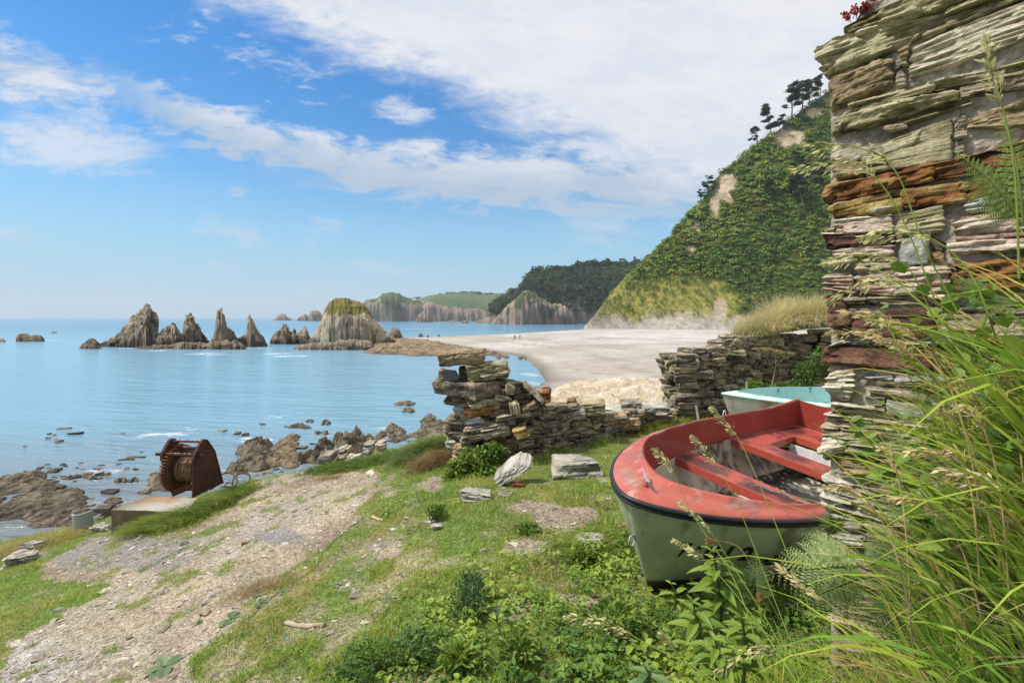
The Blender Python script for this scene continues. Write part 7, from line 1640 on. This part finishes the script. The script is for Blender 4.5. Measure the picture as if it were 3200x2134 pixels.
# ---- tall grass on the bank by the wall
def bank_grass():
    mb = MB()
    def field(n, cond, L0, L1, W_, lean, bend, colf, azm, azs, yr=(.75, 2.5), xr=(.35, 2.6), nseg=7):
        x = RNG.uniform(*xr, n * 3); y = RNG.uniform(*yr, n * 3); k = cond(x, y) & ~in_boat(x, y); x, y = x[k][:n], y[k][:n]; N_ = len(x)
        cl = vnoise(P3(x * 4, y * 4, 0), 641); short = np.clip(.45 + (x - .80 * y) / .3, .45, 1) if cond is bank else 1.0; a = azm + azs * RNG.normal(size=N_) + .5 * cl; c0, c1 = colf(N_, cl)
        V, Fq, C = blades(P3(x, y, ground_z(x, y) - .02), RNG.uniform(L0, L1, N_) * short * (1 + .3 * cl), a, RNG.uniform(*lean, N_), RNG.uniform(*bend, N_), RNG.uniform(.6, 1.3, N_) * W_, c0, c1, nseg); 
        mm = 2 * nseg + 1; Vr = V.reshape(-1, mm, 3); dist = np.linalg.norm(Vr - np.array([0, 0, CAMZ]), axis=2).min(1)
        behind = ((Vr[..., 0] - W0[0]) * WB[0] + (Vr[..., 1] - W0[1]) * WB[1]).max(1) > .02          # keep clear of the masonry
        ok = (dist > .55) & ~(behind & (Vr[..., 0].max(1) > 1.5))
        idx = np.where(ok)[0]; Vk = Vr[idx].reshape(-1, 3); Ck = C.reshape(-1, mm, 3)[idx].reshape(-1, 3); m = len(idx)
        q = np.array([[2 * j, 2 * j + 1, 2 * j + 3, 2 * j + 2] for j in range(nseg - 1)]); off = np.arange(m)[:, None, None] * mm
        mb.add(Vk, [(off + q[None]).reshape(-1, 4), (np.arange(m)[:, None] * mm + np.array([[2 * nseg - 2, 2 * nseg - 1, 2 * nseg]]))], Ck)
    def gcol(n, cl):
        t = np.clip(.5 + .8 * cl + .25 * RNG.normal(size=n), 0, 1); c = np.where((t < .5)[:, None], mixc(DEEP * 1.5, GREEN * 1.4, t * 2), mixc(GREEN * 1.4, LIME * 1.15, t * 2 - 1)); tip = np.where((RNG.random(n) < .14)[:, None], np.array((.48, .33, .09)), c * np.array([1.2, 1.1, .9])); return c, tip
    def scol(n, cl): c = STRAW * RNG.uniform(.55, 1.1, (n, 1)); return c, c
    bank = lambda x, y: (x - .80 * y > .02) & (((x - W0[0]) * WB[0] + (y - W0[1]) * WB[1]) < -.05)
    low = lambda x, y: (x - .42 * y > .02) & (x - .80 * y < .2) & (((x - W0[0]) * WB[0] + (y - W0[1]) * WB[1]) < -.02)
    field(4700, bank, .32, .74, .011, (.05, .6), (.2, 1.9), gcol, 2.6, 1.5)
    field(2300, bank, .30, .60, .0045, (.3, 1.2), (.3, 1.3), scol, 2.9, 1.2)
    field(700, bank, .50, .90, .016, (.05, .5), (.6, 1.9), gcol, 2.6, 1.1)
    field(3600, low, .18, .46, .0075, (.05, .6), (.3, 1.6), gcol, 2.4, 1.6, (.8, 2.7), (.25, 2.0))
    field(700, low, .2, .45, .003, (.5, 1.3), (.2, 1.0), scol, 2.4, 1.5, (.8, 2.7), (.25, 2.0))
    stuff(mb, 'bank_grass', 'grass', 'tall unkempt grass on the bank beside the ruin wall', 'grass')
bank_grass()
# ---- golden grass on the terrace wall
def golden():
    A, B, Cc, top = TW; mb = MB()
    for n, cA, cB, L0, L1 in ((8000, np.array((.50, .45, .24)), np.array((.74, .66, .36)), .28, .80), (2200, GREEN * .9, YEL, .2, .42)):
        t = RNG.random(n) ** .8; q = np.where((t < .55)[:, None], A[None] + (B - A)[None] * (.42 + .58 * t[:, None] / .55), B[None] + (Cc - B)[None] * ((t[:, None] - .55) / .45))
        off = RNG.uniform(.0, .42, n); x = q[:, 0] + .1 * RNG.normal(size=n) + .1; y = q[:, 1] + off
        zt = CAMZ + (729 - np.interp(todx(q[:, 0], q[:, 1]), [1700, 1730, 1770, 1830, 2000], [776, 768, 762, 752, 738])) / F * q[:, 1] - .04
        cl = vnoise(P3(x * 3, y * 3, 0), 651); hb = .55 + .55 * np.interp(todx(x, y), [1700, 1760, 1840], [.3, .85, 1.0]); c = mixc(cA, cB, np.clip(.5 + .7 * cl + .2 * RNG.normal(size=n), 0, 1))
        front = off < .10; a = np.where(front, -1.6, -2.2) + 1.7 * RNG.normal(size=n) + cl
        V, Fq, C = blades(P3(x, y, zt), RNG.uniform(L0, L1, n) * hb * (1 + .3 * cl), a, RNG.uniform(.0, .45, n) + .4 * front, RNG.uniform(.2, 1.3, n) + .8 * front, np.full(n, .0065), c * .95, c, 5); mb.add(V, Fq, C)
    stuff(mb, 'golden_grass', 'grass', 'golden dry grass overhanging the top of the terrace wall', 'grass')
golden()
# ================================================================ single plants
def bush(name, pts_fn, n, L0, L1, col, label, cat, ratio=.6, stems=8, group=None, seed=0, upright=.2, base=None):
    r = np.random.default_rng(seed); P_ = pts_fn(n, r); b = np.array([P_[:, 0].mean(), P_[:, 1].mean(), 0]) if base is None else base; b[2] = float(ground_z(b[0], b[1]))
    root = thing(name, b, label, cat, group); c = unit(P_ - P_.mean(0) + np.array([0, 0, .02])); d = unit(c * [1, 1, .5] + .6 * r.normal(size=(n, 3)) + [0, 0, upright]); L_ = r.uniform(L0, L1, n)
    cl = vnoise(P_ * 9, seed); cc = mixc(col[0], col[1], np.clip(.5 + .9 * cl + .3 * r.normal(size=n), 0, 1))
    V, Fq, C = leaves(P_ - b, d, np.array([0, 0, 1.]) + .5 * r.normal(size=(n, 3)), L_, L_ * ratio, cc); mb = MB(); mb.add(V, Fq, C); mb.build('foliage', M['leaf'], root)
    if not stems: return root
    mb = MB()
    for k in range(stems):
        e = P_[r.integers(n)] - b; s = np.array([e[0] * .3, e[1] * .3, -.02]); mb.add(*tube([s, (s + e) / 2 + r.normal(size=3) * .02, e], [.006, .005, .003], 5), (.10, .11, .05))
    mb.build('stem', M['leaf'], root); return root
def ell(cs):
    def f(n, r):
        out = []
        for (dx, dy, Y, rx, ry, rz, w) in cs:
            m = int(n * w); d = r.normal(size=(m, 3)); d /= np.linalg.norm(d, axis=1)[:, None]; d *= (r.random(m) ** .4)[:, None]; out.append(at(dx, dy, Y) + d * [rx, ry, rz])
        P_ = np.concatenate(out); z = ground_z(P_[:, 0], P_[:, 1]) + .015; P_[:, 2] = np.maximum(P_[:, 2], z)
        while len(P_) < n: P_ = np.concatenate([P_, P_[:n - len(P_)]])
        return P_[:n]
    return f
bush('leafy_bush', ell([(1050, 1085, 6.55, .16, .14, .17, .3), (1090, 1060, 6.6, .22, .14, .18, .3), (1130, 1040, 6.65, .20, .10, .14, .22), (1120, 1090, 6.45, .2, .12, .12, .18)]), 1700, .035, .085, (GREEN * .8, LIME * .9), 'bright green leafy bush growing at the foot of the stone pillar', 'bush', .55, 16, seed=3)
bush('dark_weed', ell([(1080, 1345, 3.55, .10, .10, .09, .5), (1075, 1385, 3.4, .13, .12, .09, .5)]), 900, .022, .05, (DEEP * .8, BLUE * 1.1), 'dark blue green weed clump alone in the turf left of the boat', 'weed', .28, 14, seed=4, upright=.9)
bush('dark_weed', ell([(850, 1500, 2.95, .16, .12, .05, .4), (960, 1470, 3.0, .2, .14, .06, .4), (800, 1545, 2.75, .14, .1, .05, .2)]), 1300, .02, .045, (DEEP, GREEN), 'spreading dark green weed patch by the lower end of the path', 'weed', .35, 16, seed=5, upright=.7)
bush('leafy_plant', ell([(1850, 870, 9.6, .22, .15, .35, .5), (1830, 905, 9.5, .25, .15, .25, .3), (1880, 830, 9.7, .2, .12, .3, .2)]), 1500, .04, .09, (DEEP * .9, GREEN * 1.1), 'green weeds filling the shaded corner of the terrace wall', 'weeds', .35, 12, seed=6)
bush('leafy_plant', ell([(1745, 890, 9.2, .25, .1, .08, .6), (1790, 895, 9.2, .2, .1, .1, .4)]), 420, .06, .13, (GREEN * .8, GREEN * 1.2), 'broad leaved weeds along the terrace wall foot behind the aqua boat', 'weeds', .7, 6, seed=7)
for i, (dx, dy, Y, rr, lb) in enumerate([(1335, 1285, 4.1, .10, 'weed clump with narrow pale leaves between sunken boulder and boat'), (1210, 1230, 4.7, .10, 'small mid green weed clump in the middle of the turf'), (1190, 1500, 2.9, .10, 'pale leaved weed clump in the lower turf, middle of the picture'), (1050, 1520, 2.85, .09, 'low broad leaved weed clump close to the lower picture edge'), (1420, 1420, 3.05, .13, 'tall leafed weed clump left of the boat keel'), (1000, 1185, 5.2, .1, 'weed clump left of the white and tan boulder')]):
    bush('weed_clump', ell([(dx, dy - 12, Y, rr, rr, rr * .6, 1.0)]), 260, .03, .075, (GREEN * .85, LIME * .95), lb, 'weed', .32, 8, 'weed clumps in the turf', 20 + i, .8)
def rosette(dx, dy, size, nl, label, seed, col=(.14, .21, .09)):
    p = hit(dx, dy); r = np.random.default_rng(seed); root = thing('rosette_plant', p, label, 'plant', 'broad leaved rosettes on the path')
    a = np.arange(nl) / nl * 2 * pi + r.normal(size=nl) * .25; d = np.stack([np.cos(a), np.sin(a), r.uniform(.1, .45, nl)], -1); L_ = size * r.uniform(.75, 1.15, nl)
    V, Fq, C = leaves(np.zeros((nl, 3)) + [0, 0, .01], d, np.tile([0, 0, 1.], (nl, 1)), L_, L_ * .5, np.array(col) * r.uniform(.8, 1.2, (nl, 1)), .3, .15, (0, .12, .3, .5, .7, .88, 1), (.1, .35, .75, 1, .9, .5, 0)); mb = MB(); mb.add(V, Fq, C); mb.build('leaf', M['leaf'], root); mb = MB(); mb.add(*tube([(0, 0, -.02), (0, 0, .02)], .008, 6), (.12, .12, .06)); mb.build('stem', M['leaf'], root)
rosette(378, 1536, .17, 7, 'largest grey green rosette at the bottom of the path', 1, (.17, .24, .12)); rosette(530, 1424, .11, 7, 'mid green rosette in the middle of the lower path', 2); rosette(602, 1388, .09, 6, 'rosette beside the thin cable, upper one', 3); rosette(596, 1372, .07, 5, 'rosette beside the brown dead tuft', 4); rosette(650, 1362, .07, 6, 'pale rosette nearest the turf border', 5, (.2, .26, .15)); rosette(455, 1432, .05, 5, 'smallest rosette in the gravel below the path middle', 6); rosette(775, 1345, .06, 5, 'pale four leaved rosette on the dirt beyond the cable', 7, (.2, .26, .15))
# flowering-grass stems: path in picture units with distances, head from fraction hf
def seed_stem(pts, label, seed,  hf=.62, head=.05, col=(.52, .50, .22), scol=(.20, .26, .06), w=.0021, n=70, sl=.0155, dense=1., kind='seed_stalk', group='flowering grass stems'):
    r = np.random.default_rng(seed); P_ = np.array([at(a, b, c) for a, b, c in pts]); k = np.arange(len(P_)); s = np.linspace(0, len(P_) - 1, 40)
    def cr(s):
        i = np.clip(np.floor(s).astype(int), 0, len(P_) - 2); f = (s - i)[:, None]; p0, p1, p2, p3 = P_[np.maximum(i - 1, 0)], P_[i], P_[i + 1], P_[np.minimum(i + 2, len(P_) - 1)]
        return .5 * (2 * p1 + (p2 - p0) * f + (2 * p0 - 5 * p1 + 4 * p2 - p3) * f ** 2 + (3 * p1 - p0 - 3 * p2 + p3) * f ** 3)
    Q = cr(s); base = Q[0].copy(); root = thing(kind, base, label, 'grass stem', group); mb = MB(); V, Fq = tube(Q - base, np.linspace(w, w * .45, 40), 5); mb.add(V, Fq, scol); mb.build('stem', M['grass'], root)
    t = hf + (1 - hf) * r.random(n) ** .9; b = cr(t * (len(P_) - 1)); T = unit(cr(np.minimum(t + .01, 1) * (len(P_) - 1)) - cr((t - .01) * (len(P_) - 1)))
    wd = head * np.sin(np.clip((t - hf) / (1 - hf), 0.03, 1) * pi * .85 + .25).clip(.1, 1); o = r.normal(size=(n, 3)); o = unit(o - T * (o * T).sum(1)[:, None]); rad = r.random(n) ** .6
    c = b + o * (wd * rad)[:, None] * .55 - np.array([0, 0, .3]) * (wd * rad)[:, None]; d = unit(T + .55 * o * rad[:, None] + .2 * r.normal(size=(n, 3)) - [0, 0, .25]); L_ = sl * r.uniform(.7, 1.4, n)
    mb = MB(); V, Fq, C = leaves(c - base, d, o + .3 * r.normal(size=(n, 3)), L_, L_ * .32, np.array(col) * r.uniform(.75, 1.3, (n, 1)), .05, .1, (0, .3, .65, 1), (.3, 1, .8, 0)); mb.add(V, Fq, C)
    for i in range(0, n, 2): mb.add(*tube([b[i] - T[i] * .006 - base, c[i] - base], .0005, 3, False), scol)
    mb.build('seed_head', M['grass'], root)
ST = [([(1760, 1560, 1.5), (1690, 1340, 1.75), (1590, 1180, 2.0), (1540, 1075, 2.1), (1500, 1028, 2.15)], .72, .030, 'tall seed grass stem ending over the bow deck of the red boat'),
      ([(1850, 1560, 1.55), (1760, 1330, 1.8), (1690, 1150, 2.0), (1640, 1060, 2.1), (1590, 1000, 2.15)], .72, .034, 'feathery seed grass crossing the front thwart of the red boat'),
      ([(1900, 1500, 1.6), (1800, 1250, 1.8), (1730, 1080, 2.0), (1690, 1000, 2.1), (1632, 935, 2.15)], .74, .030, 'tallest seed grass stem in front of the far side of the red boat'),
      ([(1830, 1568, 1.5), (1770, 1440, 1.6), (1690, 1310, 1.75), (1620, 1205, 1.85), (1562, 1154, 1.9)], .7, .020, 'thin seed grass stem crossing the black rub rail'),
      ([(1830, 1568, 1.4), (1740, 1430, 1.55), (1660, 1330, 1.7), (1600, 1270, 1.75), (1550, 1240, 1.8)], .68, .018, 'thin seed grass stem in front of the hull lettering'),
      ([(1700, 1600, 1.3), (1590, 1530, 1.4), (1480, 1475, 1.5), (1400, 1430, 1.55), (1295, 1412, 1.6)], .55, .036, 'nodding seed grass low over the weeds, pointing left'),
      ([(2150, 700, 1.3), (2080, 520, 1.35), (2020, 420, 1.4), (1950, 370, 1.45), (1820, 392, 1.5)], .55, .042, 'nodding seed grass against the hill, leftmost on the upper wall'),
      ([(2200, 720, 1.2), (2120, 560, 1.25), (2060, 400, 1.3), (1990, 345, 1.35), (1850, 330, 1.4)], .6, .044, 'drooping seed grass in front of the upper wall stones'),
      ([(2300, 820, 1.1), (2240, 650, 1.15), (2160, 560, 1.2), (2060, 530, 1.25), (1980, 545, 1.3)], .55, .040, 'drooping seed grass in front of the rust red wall stone'),
      ([(2300, 900, 1.1), (2200, 740, 1.2), (2110, 670, 1.25), (2000, 640, 1.35), (1905, 690, 1.4)], .55, .034, 'pale seed grass in front of the middle wall stones'),
      ([(2250, 860, 1.15), (2150, 740, 1.25), (2080, 610, 1.3), (1980, 585, 1.35), (1895, 600, 1.4)], .55, .036, 'seed grass pointing left before the pink banded wall stone'),
      ([(2340, 640, .95), (2330, 400, .98), (2305, 260, 1.0), (2280, 180, 1.0), (2265, 90, 1.0)], .58, .030, 'upright thick seed head rising highest beside the wall'),
      ([(2200, 1050, 1.3), (2100, 890, 1.4), (2060, 790, 1.45), (2030, 740, 1.5), (2000, 730, 1.5)], .62, .055, 'open pale oat panicle in front of the dark wall stone'),
      ([(2060, 1600, 1.2), (1990, 1500, 1.25), (1920, 1400, 1.3), (1850, 1350, 1.35), (1790, 1300, 1.4)], .6, .016, 'dry straw coloured stem near the lower edge, under the fern'),
      ([(2420, 1300, 1.0), (2360, 1180, 1.0), (2300, 1120, 1.0), (2230, 1090, 1.05), (2160, 1080, 1.1)], .5, .036, 'bright cream seed head at the right picture edge'),
      ([(1960, 1620, 1.2), (1870, 1530, 1.25), (1790, 1495, 1.3), (1720, 1490, 1.3), (1640, 1545, 1.3)], .5, .026, 'arching green seed grass at the lower picture edge'),
      ([(1620, 1600, 1.5), (1590, 1540, 1.55), (1560, 1500, 1.6), (1540, 1475, 1.6), (1520, 1455, 1.6)], .5, .012, 'short upright seed spike low beside the nodding one')]
for i, (p, hf, hd, lb) in enumerate(ST):
    dry = 'dry' in lb or 'cream' in lb; seed_stem(p, lb, 700 + i, hf, hd, (.62, .52, .30) if dry else (.60, .56, .28), (.40, .33, .14) if dry else (.22, .30, .06), n=95 if hd > .03 else 75)
rs_ = np.random.default_rng(321)
for i in range(14):
    x0, y0, Y = rs_.uniform(2060, 2380), rs_.uniform(1150, 1600), rs_.uniform(1.05, 1.4); L_ = rs_.uniform(250, 480); q = rs_.uniform(.15, .75)
    seed_stem([(x0, y0, Y), (x0 - .12 * L_ * q, y0 - .40 * L_, Y), (x0 - .35 * L_ * q, y0 - .75 * L_, Y + .03), (x0 - .75 * L_ * q, y0 - .98 * L_, Y + .06), (x0 - 1.1 * L_ * q, y0 - 1.0 * L_, Y + .1)], 'dry straw coloured seed stalk standing in the tall bank grass', 800 + i, .6, rs_.uniform(.014, .024), (.66, .52, .28), (.48, .38, .18), w=.0022, n=80, sl=.015, group='dry seed stalks in the bank grass')
# dry brown dock heads near the hull
for i, (pts, lb) in enumerate([([(1790, 1420, 1.7), (1720, 1290, 1.75), (1690, 1252, 1.78), (1640, 1240, 1.8), (1625, 1238, 1.8)], 'fluffy brown seed head lying across the hull lettering'), ([(1755, 1480, 1.6), (1748, 1420, 1.62), (1745, 1390, 1.64), (1744, 1365, 1.65)], 'small rounded brown seed head below the fluffy one')]):
    seed_stem(pts, lb, 760 + i, .72, .016, (.42, .25, .10), (.25, .22, .08), n=150, sl=.010, kind='dock_head')
# ---- bracken
def frond(root, base, tip, nrm, width, col, seed, npair=17, name='frond'):
    r = np.random.default_rng(seed); ax = tip - base; Lr = np.linalg.norm(ax); ax = ax / Lr; nrm = unit(np.asarray(nrm, float)); sd = unit(np.cross(ax, nrm)); up = np.cross(sd, ax); s = np.linspace(0, 1, 24)
    path = base + ax * (s * Lr)[:, None] + up * (.10 * Lr * np.sin(s * pi * .9))[:, None]; org = np.array(root.location); mb = MB(); V, Fq = tube(path - org, np.linspace(.0028, .0008, 24), 5); mb.add(V, Fq, (.20, .24, .07)); B_, D_, N_, L_, C_ = [], [], [], [], []
    for i in range(npair):
        f = .12 + .86 * i / (npair - 1); p = np.array([np.interp(f, s, path[:, c]) for c in range(3)]); pl = width * np.interp(f, [.1, .25, .6, 1], [.75, 1, .7, .06])
        for q in (-1, 1):
            dd = unit(sd * q + ax * (.35 + .4 * f) - up * .18 + .05 * r.normal(size=3)); m = max(5, int(15 * pl / width)); t = np.linspace(.06, 1, m); pp = p + dd * (t * pl)[:, None] - np.array([0, 0, 1.]) * (.16 * pl * t ** 2)[:, None]; mb.add(*tube(pp - org, .0007, 3, False), (.2, .24, .07)); pd = unit(np.cross(dd, up))
            for e in (-1, 1):
                B_.append(pp); D_.append(np.repeat((unit(pd * e + dd * .45))[None], m, 0)); L_.append(pl * .19 * np.interp(t, [0, .3, 1], [.8, 1, .25]) * r.uniform(.85, 1.1, m)); N_.append(np.repeat(up[None], m, 0) + .2 * r.normal(size=(m, 3))); C_.append(np.array(col) * r.uniform(.85, 1.15, (m, 1)))
    L_ = np.concatenate(L_); V, Fq, C = leaves(np.concatenate(B_) - org, np.concatenate(D_), np.concatenate(N_), L_, L_ * .5, np.concatenate(C_), .1, .05, (0, .35, .75, 1), (.8, 1, .75, 0)); mb.add(V, Fq, C); o = mb.build(name, M['leaf'], root); o.location = (0, 0, 0); return o
def fern(fr, label, seed):
    root = thing('fern', at(*fr[0][0]) - np.array([0, 0, 0]), label, 'fern', 'bracken by the wall')
    for i, (b, t, n, w, c) in enumerate(fr): frond(root, at(*b), at(*t), n, w, c, seed + i)
PG = (.42, .52, .23)
fern([((1985, 1300, 2.05), (1750, 1322, 1.95), (.1, -.75, .65), .16, PG), ((1990, 1310, 2.1), (1830, 1225, 2.2), (.3, -.7, .6), .12, PG), ((1985, 1320, 2.0), (1800, 1400, 1.9), (.1, -.7, .7), .12, (.15, .21, .07)), ((1985, 1300, 2.0), (2080, 1270, 1.9), (0, -.8, .6), .10, (.16, .22, .08))], 'large pale green bracken spreading in front of the hull beside the wall', 1)
fern([((1740, 1400, 2.1), (1670, 1290, 2.15), (0, -.8, .5), .09, (.10, .17, .05)), ((1740, 1400, 2.1), (1735, 1270, 2.2), (-.2, -.8, .5), .08, (.10, .17, .05))], 'darker green bracken growing behind the tall weed', 20)
fern([((1900, 1230, 2.2), (1945, 1165, 2.15), (.1, -.9, .4), .045, (.16, .24, .06)), ((1900, 1230, 2.2), (1900, 1150, 2.2), (-.2, -.9, .4), .04, (.16, .24, .06))], 'tiny bracken sprig rooted in the lower wall stones', 30)
fern([((2280, 830, 1.3), (2070, 760, 1.35), (0, -.7, .7), .06, (.14, .24, .05)), ((2300, 700, 1.2), (2180, 640, 1.25), (0, -.8, .6), .06, (.13, .23, .05))], 'bright bracken fronds among the tall grass by the middle wall', 40)
fern([((2345, 520, 1.0), (2180, 350, 1.05), (-.2, -.8, .5), .06, (.20, .27, .06)), ((2350, 520, 1.0), (2290, 260, 1.05), (-.4, -.8, .4), .05, (.20, .27, .06))], 'yellow green bracken high at the right picture edge', 50)
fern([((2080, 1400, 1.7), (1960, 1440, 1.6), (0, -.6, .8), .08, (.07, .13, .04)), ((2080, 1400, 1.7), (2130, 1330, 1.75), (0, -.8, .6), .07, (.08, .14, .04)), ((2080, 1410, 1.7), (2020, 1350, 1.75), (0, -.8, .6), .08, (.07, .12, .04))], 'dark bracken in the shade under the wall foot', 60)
# ---- upright weeds with whorled lance leaves
def tall_weed(top, base, label, seed, nw=9, Lf=.11, col=(GREEN * 1.15, LIME * .95), k=4, purple=True):
    r = np.random.default_rng(seed); T_, B_ = at(*top), at(*base); root = thing('tall_weed', B_, label, 'weed', 'tall leafy weeds before the boat'); s = np.linspace(0, 1, 16); path = (T_ - B_) * s[:, None] + np.array([.015, 0, 0]) * np.sin(s * 3)[:, None]; mb = MB(); V, Fq = tube(path, np.linspace(.006, .003, 16), 6); mb.add(V, Fq, (.13, .07, .06) if purple else (.12, .17, .06)); mb.build('stem', M['leaf'], root); bs, ds, Ls = [], [], []
    for i in range(nw):
        f = .22 + .78 * i / (nw - 1); p = np.array([np.interp(f, s, path[:, c]) for c in range(3)]); a0 = r.uniform(0, 6.28)
        for j in range(k):
            a = a0 + j / k * 2 * pi + r.normal() * .2; bs.append(p); ds.append([cos(a), sin(a), r.uniform(.05, .55) + .5 * (f > .95)]); Ls.append(Lf * np.interp(f, [.2, .5, .85, 1], [.85, 1.1, .9, .5]) * r.uniform(.8, 1.15))
    n = len(bs); Ls = np.array(Ls); V, Fq, C = leaves(np.array(bs), np.array(ds), np.array([0, 0, 1.]) + .25 * r.normal(size=(n, 3)), Ls, Ls * .30, mixc(col[0], col[1], r.random(n)), .35, .2, (0, .12, .3, .5, .7, .87, 1), (.1, .6, .95, 1, .75, .4, 0)); mb = MB(); mb.add(V, Fq, C); mb.build('foliage', M['leaf'], root)
tall_weed((1636, 1268, 1.95), (1655, 1500, 1.95), 'tallest leafy weed with a purple stem and reddish bud, before the hull lettering', 1, 10, .12)
tall_weed((1590, 1385, 1.8), (1600, 1540, 1.75), 'bushy bright weed left of the tallest leafy weed', 2, 7, .10, purple=False)
tall_weed((1700, 1420, 1.7), (1705, 1568, 1.65), 'bright leafy weed right of the bushy one, near the lower edge', 3, 7, .10, purple=False)
tall_weed((1640, 1470, 1.6), (1645, 1590, 1.55), 'low leafy weed at the lower edge under the tallest one', 4, 6, .10, purple=False)
tall_weed((1540, 1340, 2.2), (1548, 1400, 2.2), 'small round leaved weed standing before the dark keel', 5, 3, .07, (LIME, LIME), 2, False)
tall_weed((1480, 1530, 1.75), (1484, 1600, 1.7), 'soft broad leaved weed at the lower edge left of the others', 6, 4, .09, (np.array((.10, .19, .06)), np.array((.16, .26, .08))), 4, False)
# ---- nettle leaning over the wall foot
def nettle():
    pts = [at(*q) for q in ((2215, 1290, 1.35), (2150, 1210, 1.5), (2080, 1120, 1.62), (2010, 1030, 1.72), (1955, 968, 1.78))]; P_ = np.array(pts); b = P_[0]; root = thing('nettle', b, 'toothed leaf nettle leaning left across the lower wall stones', 'nettle'); s = np.linspace(0, 4, 40); Q = np.stack([np.interp(s, np.arange(5), P_[:, c]) for c in range(3)], -1) - b; mb = MB(); V, Fq = tube(Q, np.linspace(.0045, .002, 40), 6); mb.add(V, Fq, (.09, .05, .045)); mb.build('stem', M['leaf'], root); r = np.random.default_rng(8); bs, ds, Ls = [], [], []
    for i in range(13):
        f = .12 + .88 * i / 12; p = np.array([np.interp(f * 39, np.arange(40), Q[:, c]) for c in range(3)]); 
        for q in (-1, 1): bs.append(p); ds.append(np.array([q * .8 - .15, -.35 * q * (-1) ** i + .1 * r.normal(), .35 + .25 * r.normal()])); Ls.append(np.interp(f, [0, .5, 1], [.10, .085, .055]) * r.uniform(.8, 1.15))
    n = len(bs); Ls = np.array(Ls); rows = np.linspace(0, 1, 14); prof = np.sin(np.clip(rows, .02, 1) ** .7 * pi) ** .8; prof = prof * np.where(np.arange(14) % 2, 1.08, .86); V, Fq, C = leaves(np.array(bs), np.array(ds), np.array([0, -.5, 1.]) + .2 * r.normal(size=(n, 3)), Ls, Ls * .55, mixc((.12, .22, .04), (.24, .33, .06), r.random(n)), .25, .12, rows, prof); mb = MB(); mb.add(V, Fq, C); mb.build('foliage', M['leaf'], root)
nettle()
bush('bramble', lambda n, r: np.array([at(2310, 790, 1.15), at(2230, 1010, 1.3), at(2290, 1110, 1.2), at(2190, 730, 1.3)])[r.integers(0, 4, n)] + r.normal(size=(n, 3)) * [.06, .06, .07], 100, .03, .055, (GREEN * 1.1, LIME), 'lobed light green bramble leaves among the tall grass by the wall', 'bramble', .7, 0, seed=44, base=np.array([1.55, 1.55, 0.]))
# ---- hogweed by the terrace wall
def hogweed():
    B_ = at(1752, 905, 9.1); root = thing('hogweed', B_, 'dry hogweed with three flat seed umbels before the terrace wall', 'plant'); st = MB(); r = np.random.default_rng(9); K = lambda x, y: at((2050 + x / 3.92) * .7347, (950 + y / 3.92) * .7347, 9.1) - B_; j = K(1465, 780); st.add(*tube([K(1390, 1080), K(1430, 960), j, K(1465, 620)], [.018, .014, .011, .008], 7), (.26, .27, .12)); st.add(*tube([K(1440, 790), K(1370, 680), K(1300, 580)], [.010, .008, .006], 6), (.26, .27, .12)); st.add(*tube([K(1475, 760), K(1540, 690), K(1585, 640)], [.010, .008, .006], 6), (.26, .27, .12)); st.build('stem', M['leaf'], root)
    for cx_, cy_, w in ((1295, 555, .15), (1465, 578, .16), (1590, 615, .16)):
        c = K(cx_, cy_); mb = MB(); h = c - [0, 0, .09]
        for k in range(26):
            a = r.uniform(0, 6.28); q = w * math.sqrt(r.random()); e = c + [q * cos(a), q * sin(a), .03 - q * q * 1.2]; mb.add(*tube([h, e], .003, 3, False), (.30, .27, .10))
            for m in range(6): V, Fq = box(e + r.normal(size=3) * [.016, .016, .005], (.016, .016, .007), rotz(r.uniform(0, 3))); mb.add(V, Fq, np.array((.40, .33, .13)) * r.uniform(.7, 1.2))
        mb.build('umbel', M['leaf'], root)
hogweed()
# ---- dry thrift heads by the slab
def thrift():
    mb = MB(); P_ = [hit(*q) for q in [(55, 1228), (75, 1222), (100, 1220), (120, 1215), (135, 1222), (150, 1212), (30, 1232), (165, 1210), (90, 1232), (178, 1205), (215, 1188), (232, 1182), (255, 1172), (268, 1168), (355, 1196), (380, 1182), (405, 1170), (440, 1178), (470, 1172), (500, 1190), (455, 1225), (470, 1228)]]
    for p in P_:
        h = RNG.uniform(.10, .2); e = p + [RNG.normal() * .03, RNG.normal() * .03, h]; mb.add(*tube([p, (p + e) / 2 + [.01, 0, 0], e], .0016, 4, False), (.35, .27, .16))
        for k in range(9): V, Fq = box(e + RNG.normal(size=3) * .007, (.010, .010, .010), rotx(RNG.uniform(0, 3))); mb.add(V, Fq, np.array((.50, .34, .24)) * RNG.uniform(.7, 1.2))
    stuff(mb, 'dry_thrift', 'grass', 'dry pinkish thrift heads by the concrete slab and the left edge', 'flowers')
thrift()
# ================================================================ sea air: pale even haze round everything
def haze():
    m = bpy.data.materials.new('sea_haze'); m.use_nodes = True; t = m.node_tree; t.nodes.remove(t.nodes['Principled BSDF']); v = N(t, 'ShaderNodeVolumePrincipled'); v.inputs['Color'].default_value = (.80, .90, 1, 1); v.inputs['Density'].default_value = .00013; v.inputs['Anisotropy'].default_value = .1; t.links.new(v.outputs[0], t.nodes['Material Output'].inputs['Volume'])
    x0, x1, y0, y1, z0, z1 = -9100, 9100, -100, 9100, -12, 330; V = np.array([[a, b, c] for a in (x0, x1) for b in (y0, y1) for c in (z0, z1)], float); o = bpy.data.objects.new('haze', new_mesh('haze', V, np.array([[0, 1, 3, 2], [4, 6, 7, 5], [0, 4, 5, 1], [2, 3, 7, 6], [0, 2, 6, 4], [1, 5, 7, 3]]), None, False, [m])); COL.objects.link(o); tag(o, 'thin pale sea haze filling the air over the bay', 'haze', kind='stuff')
if HAZE: haze()
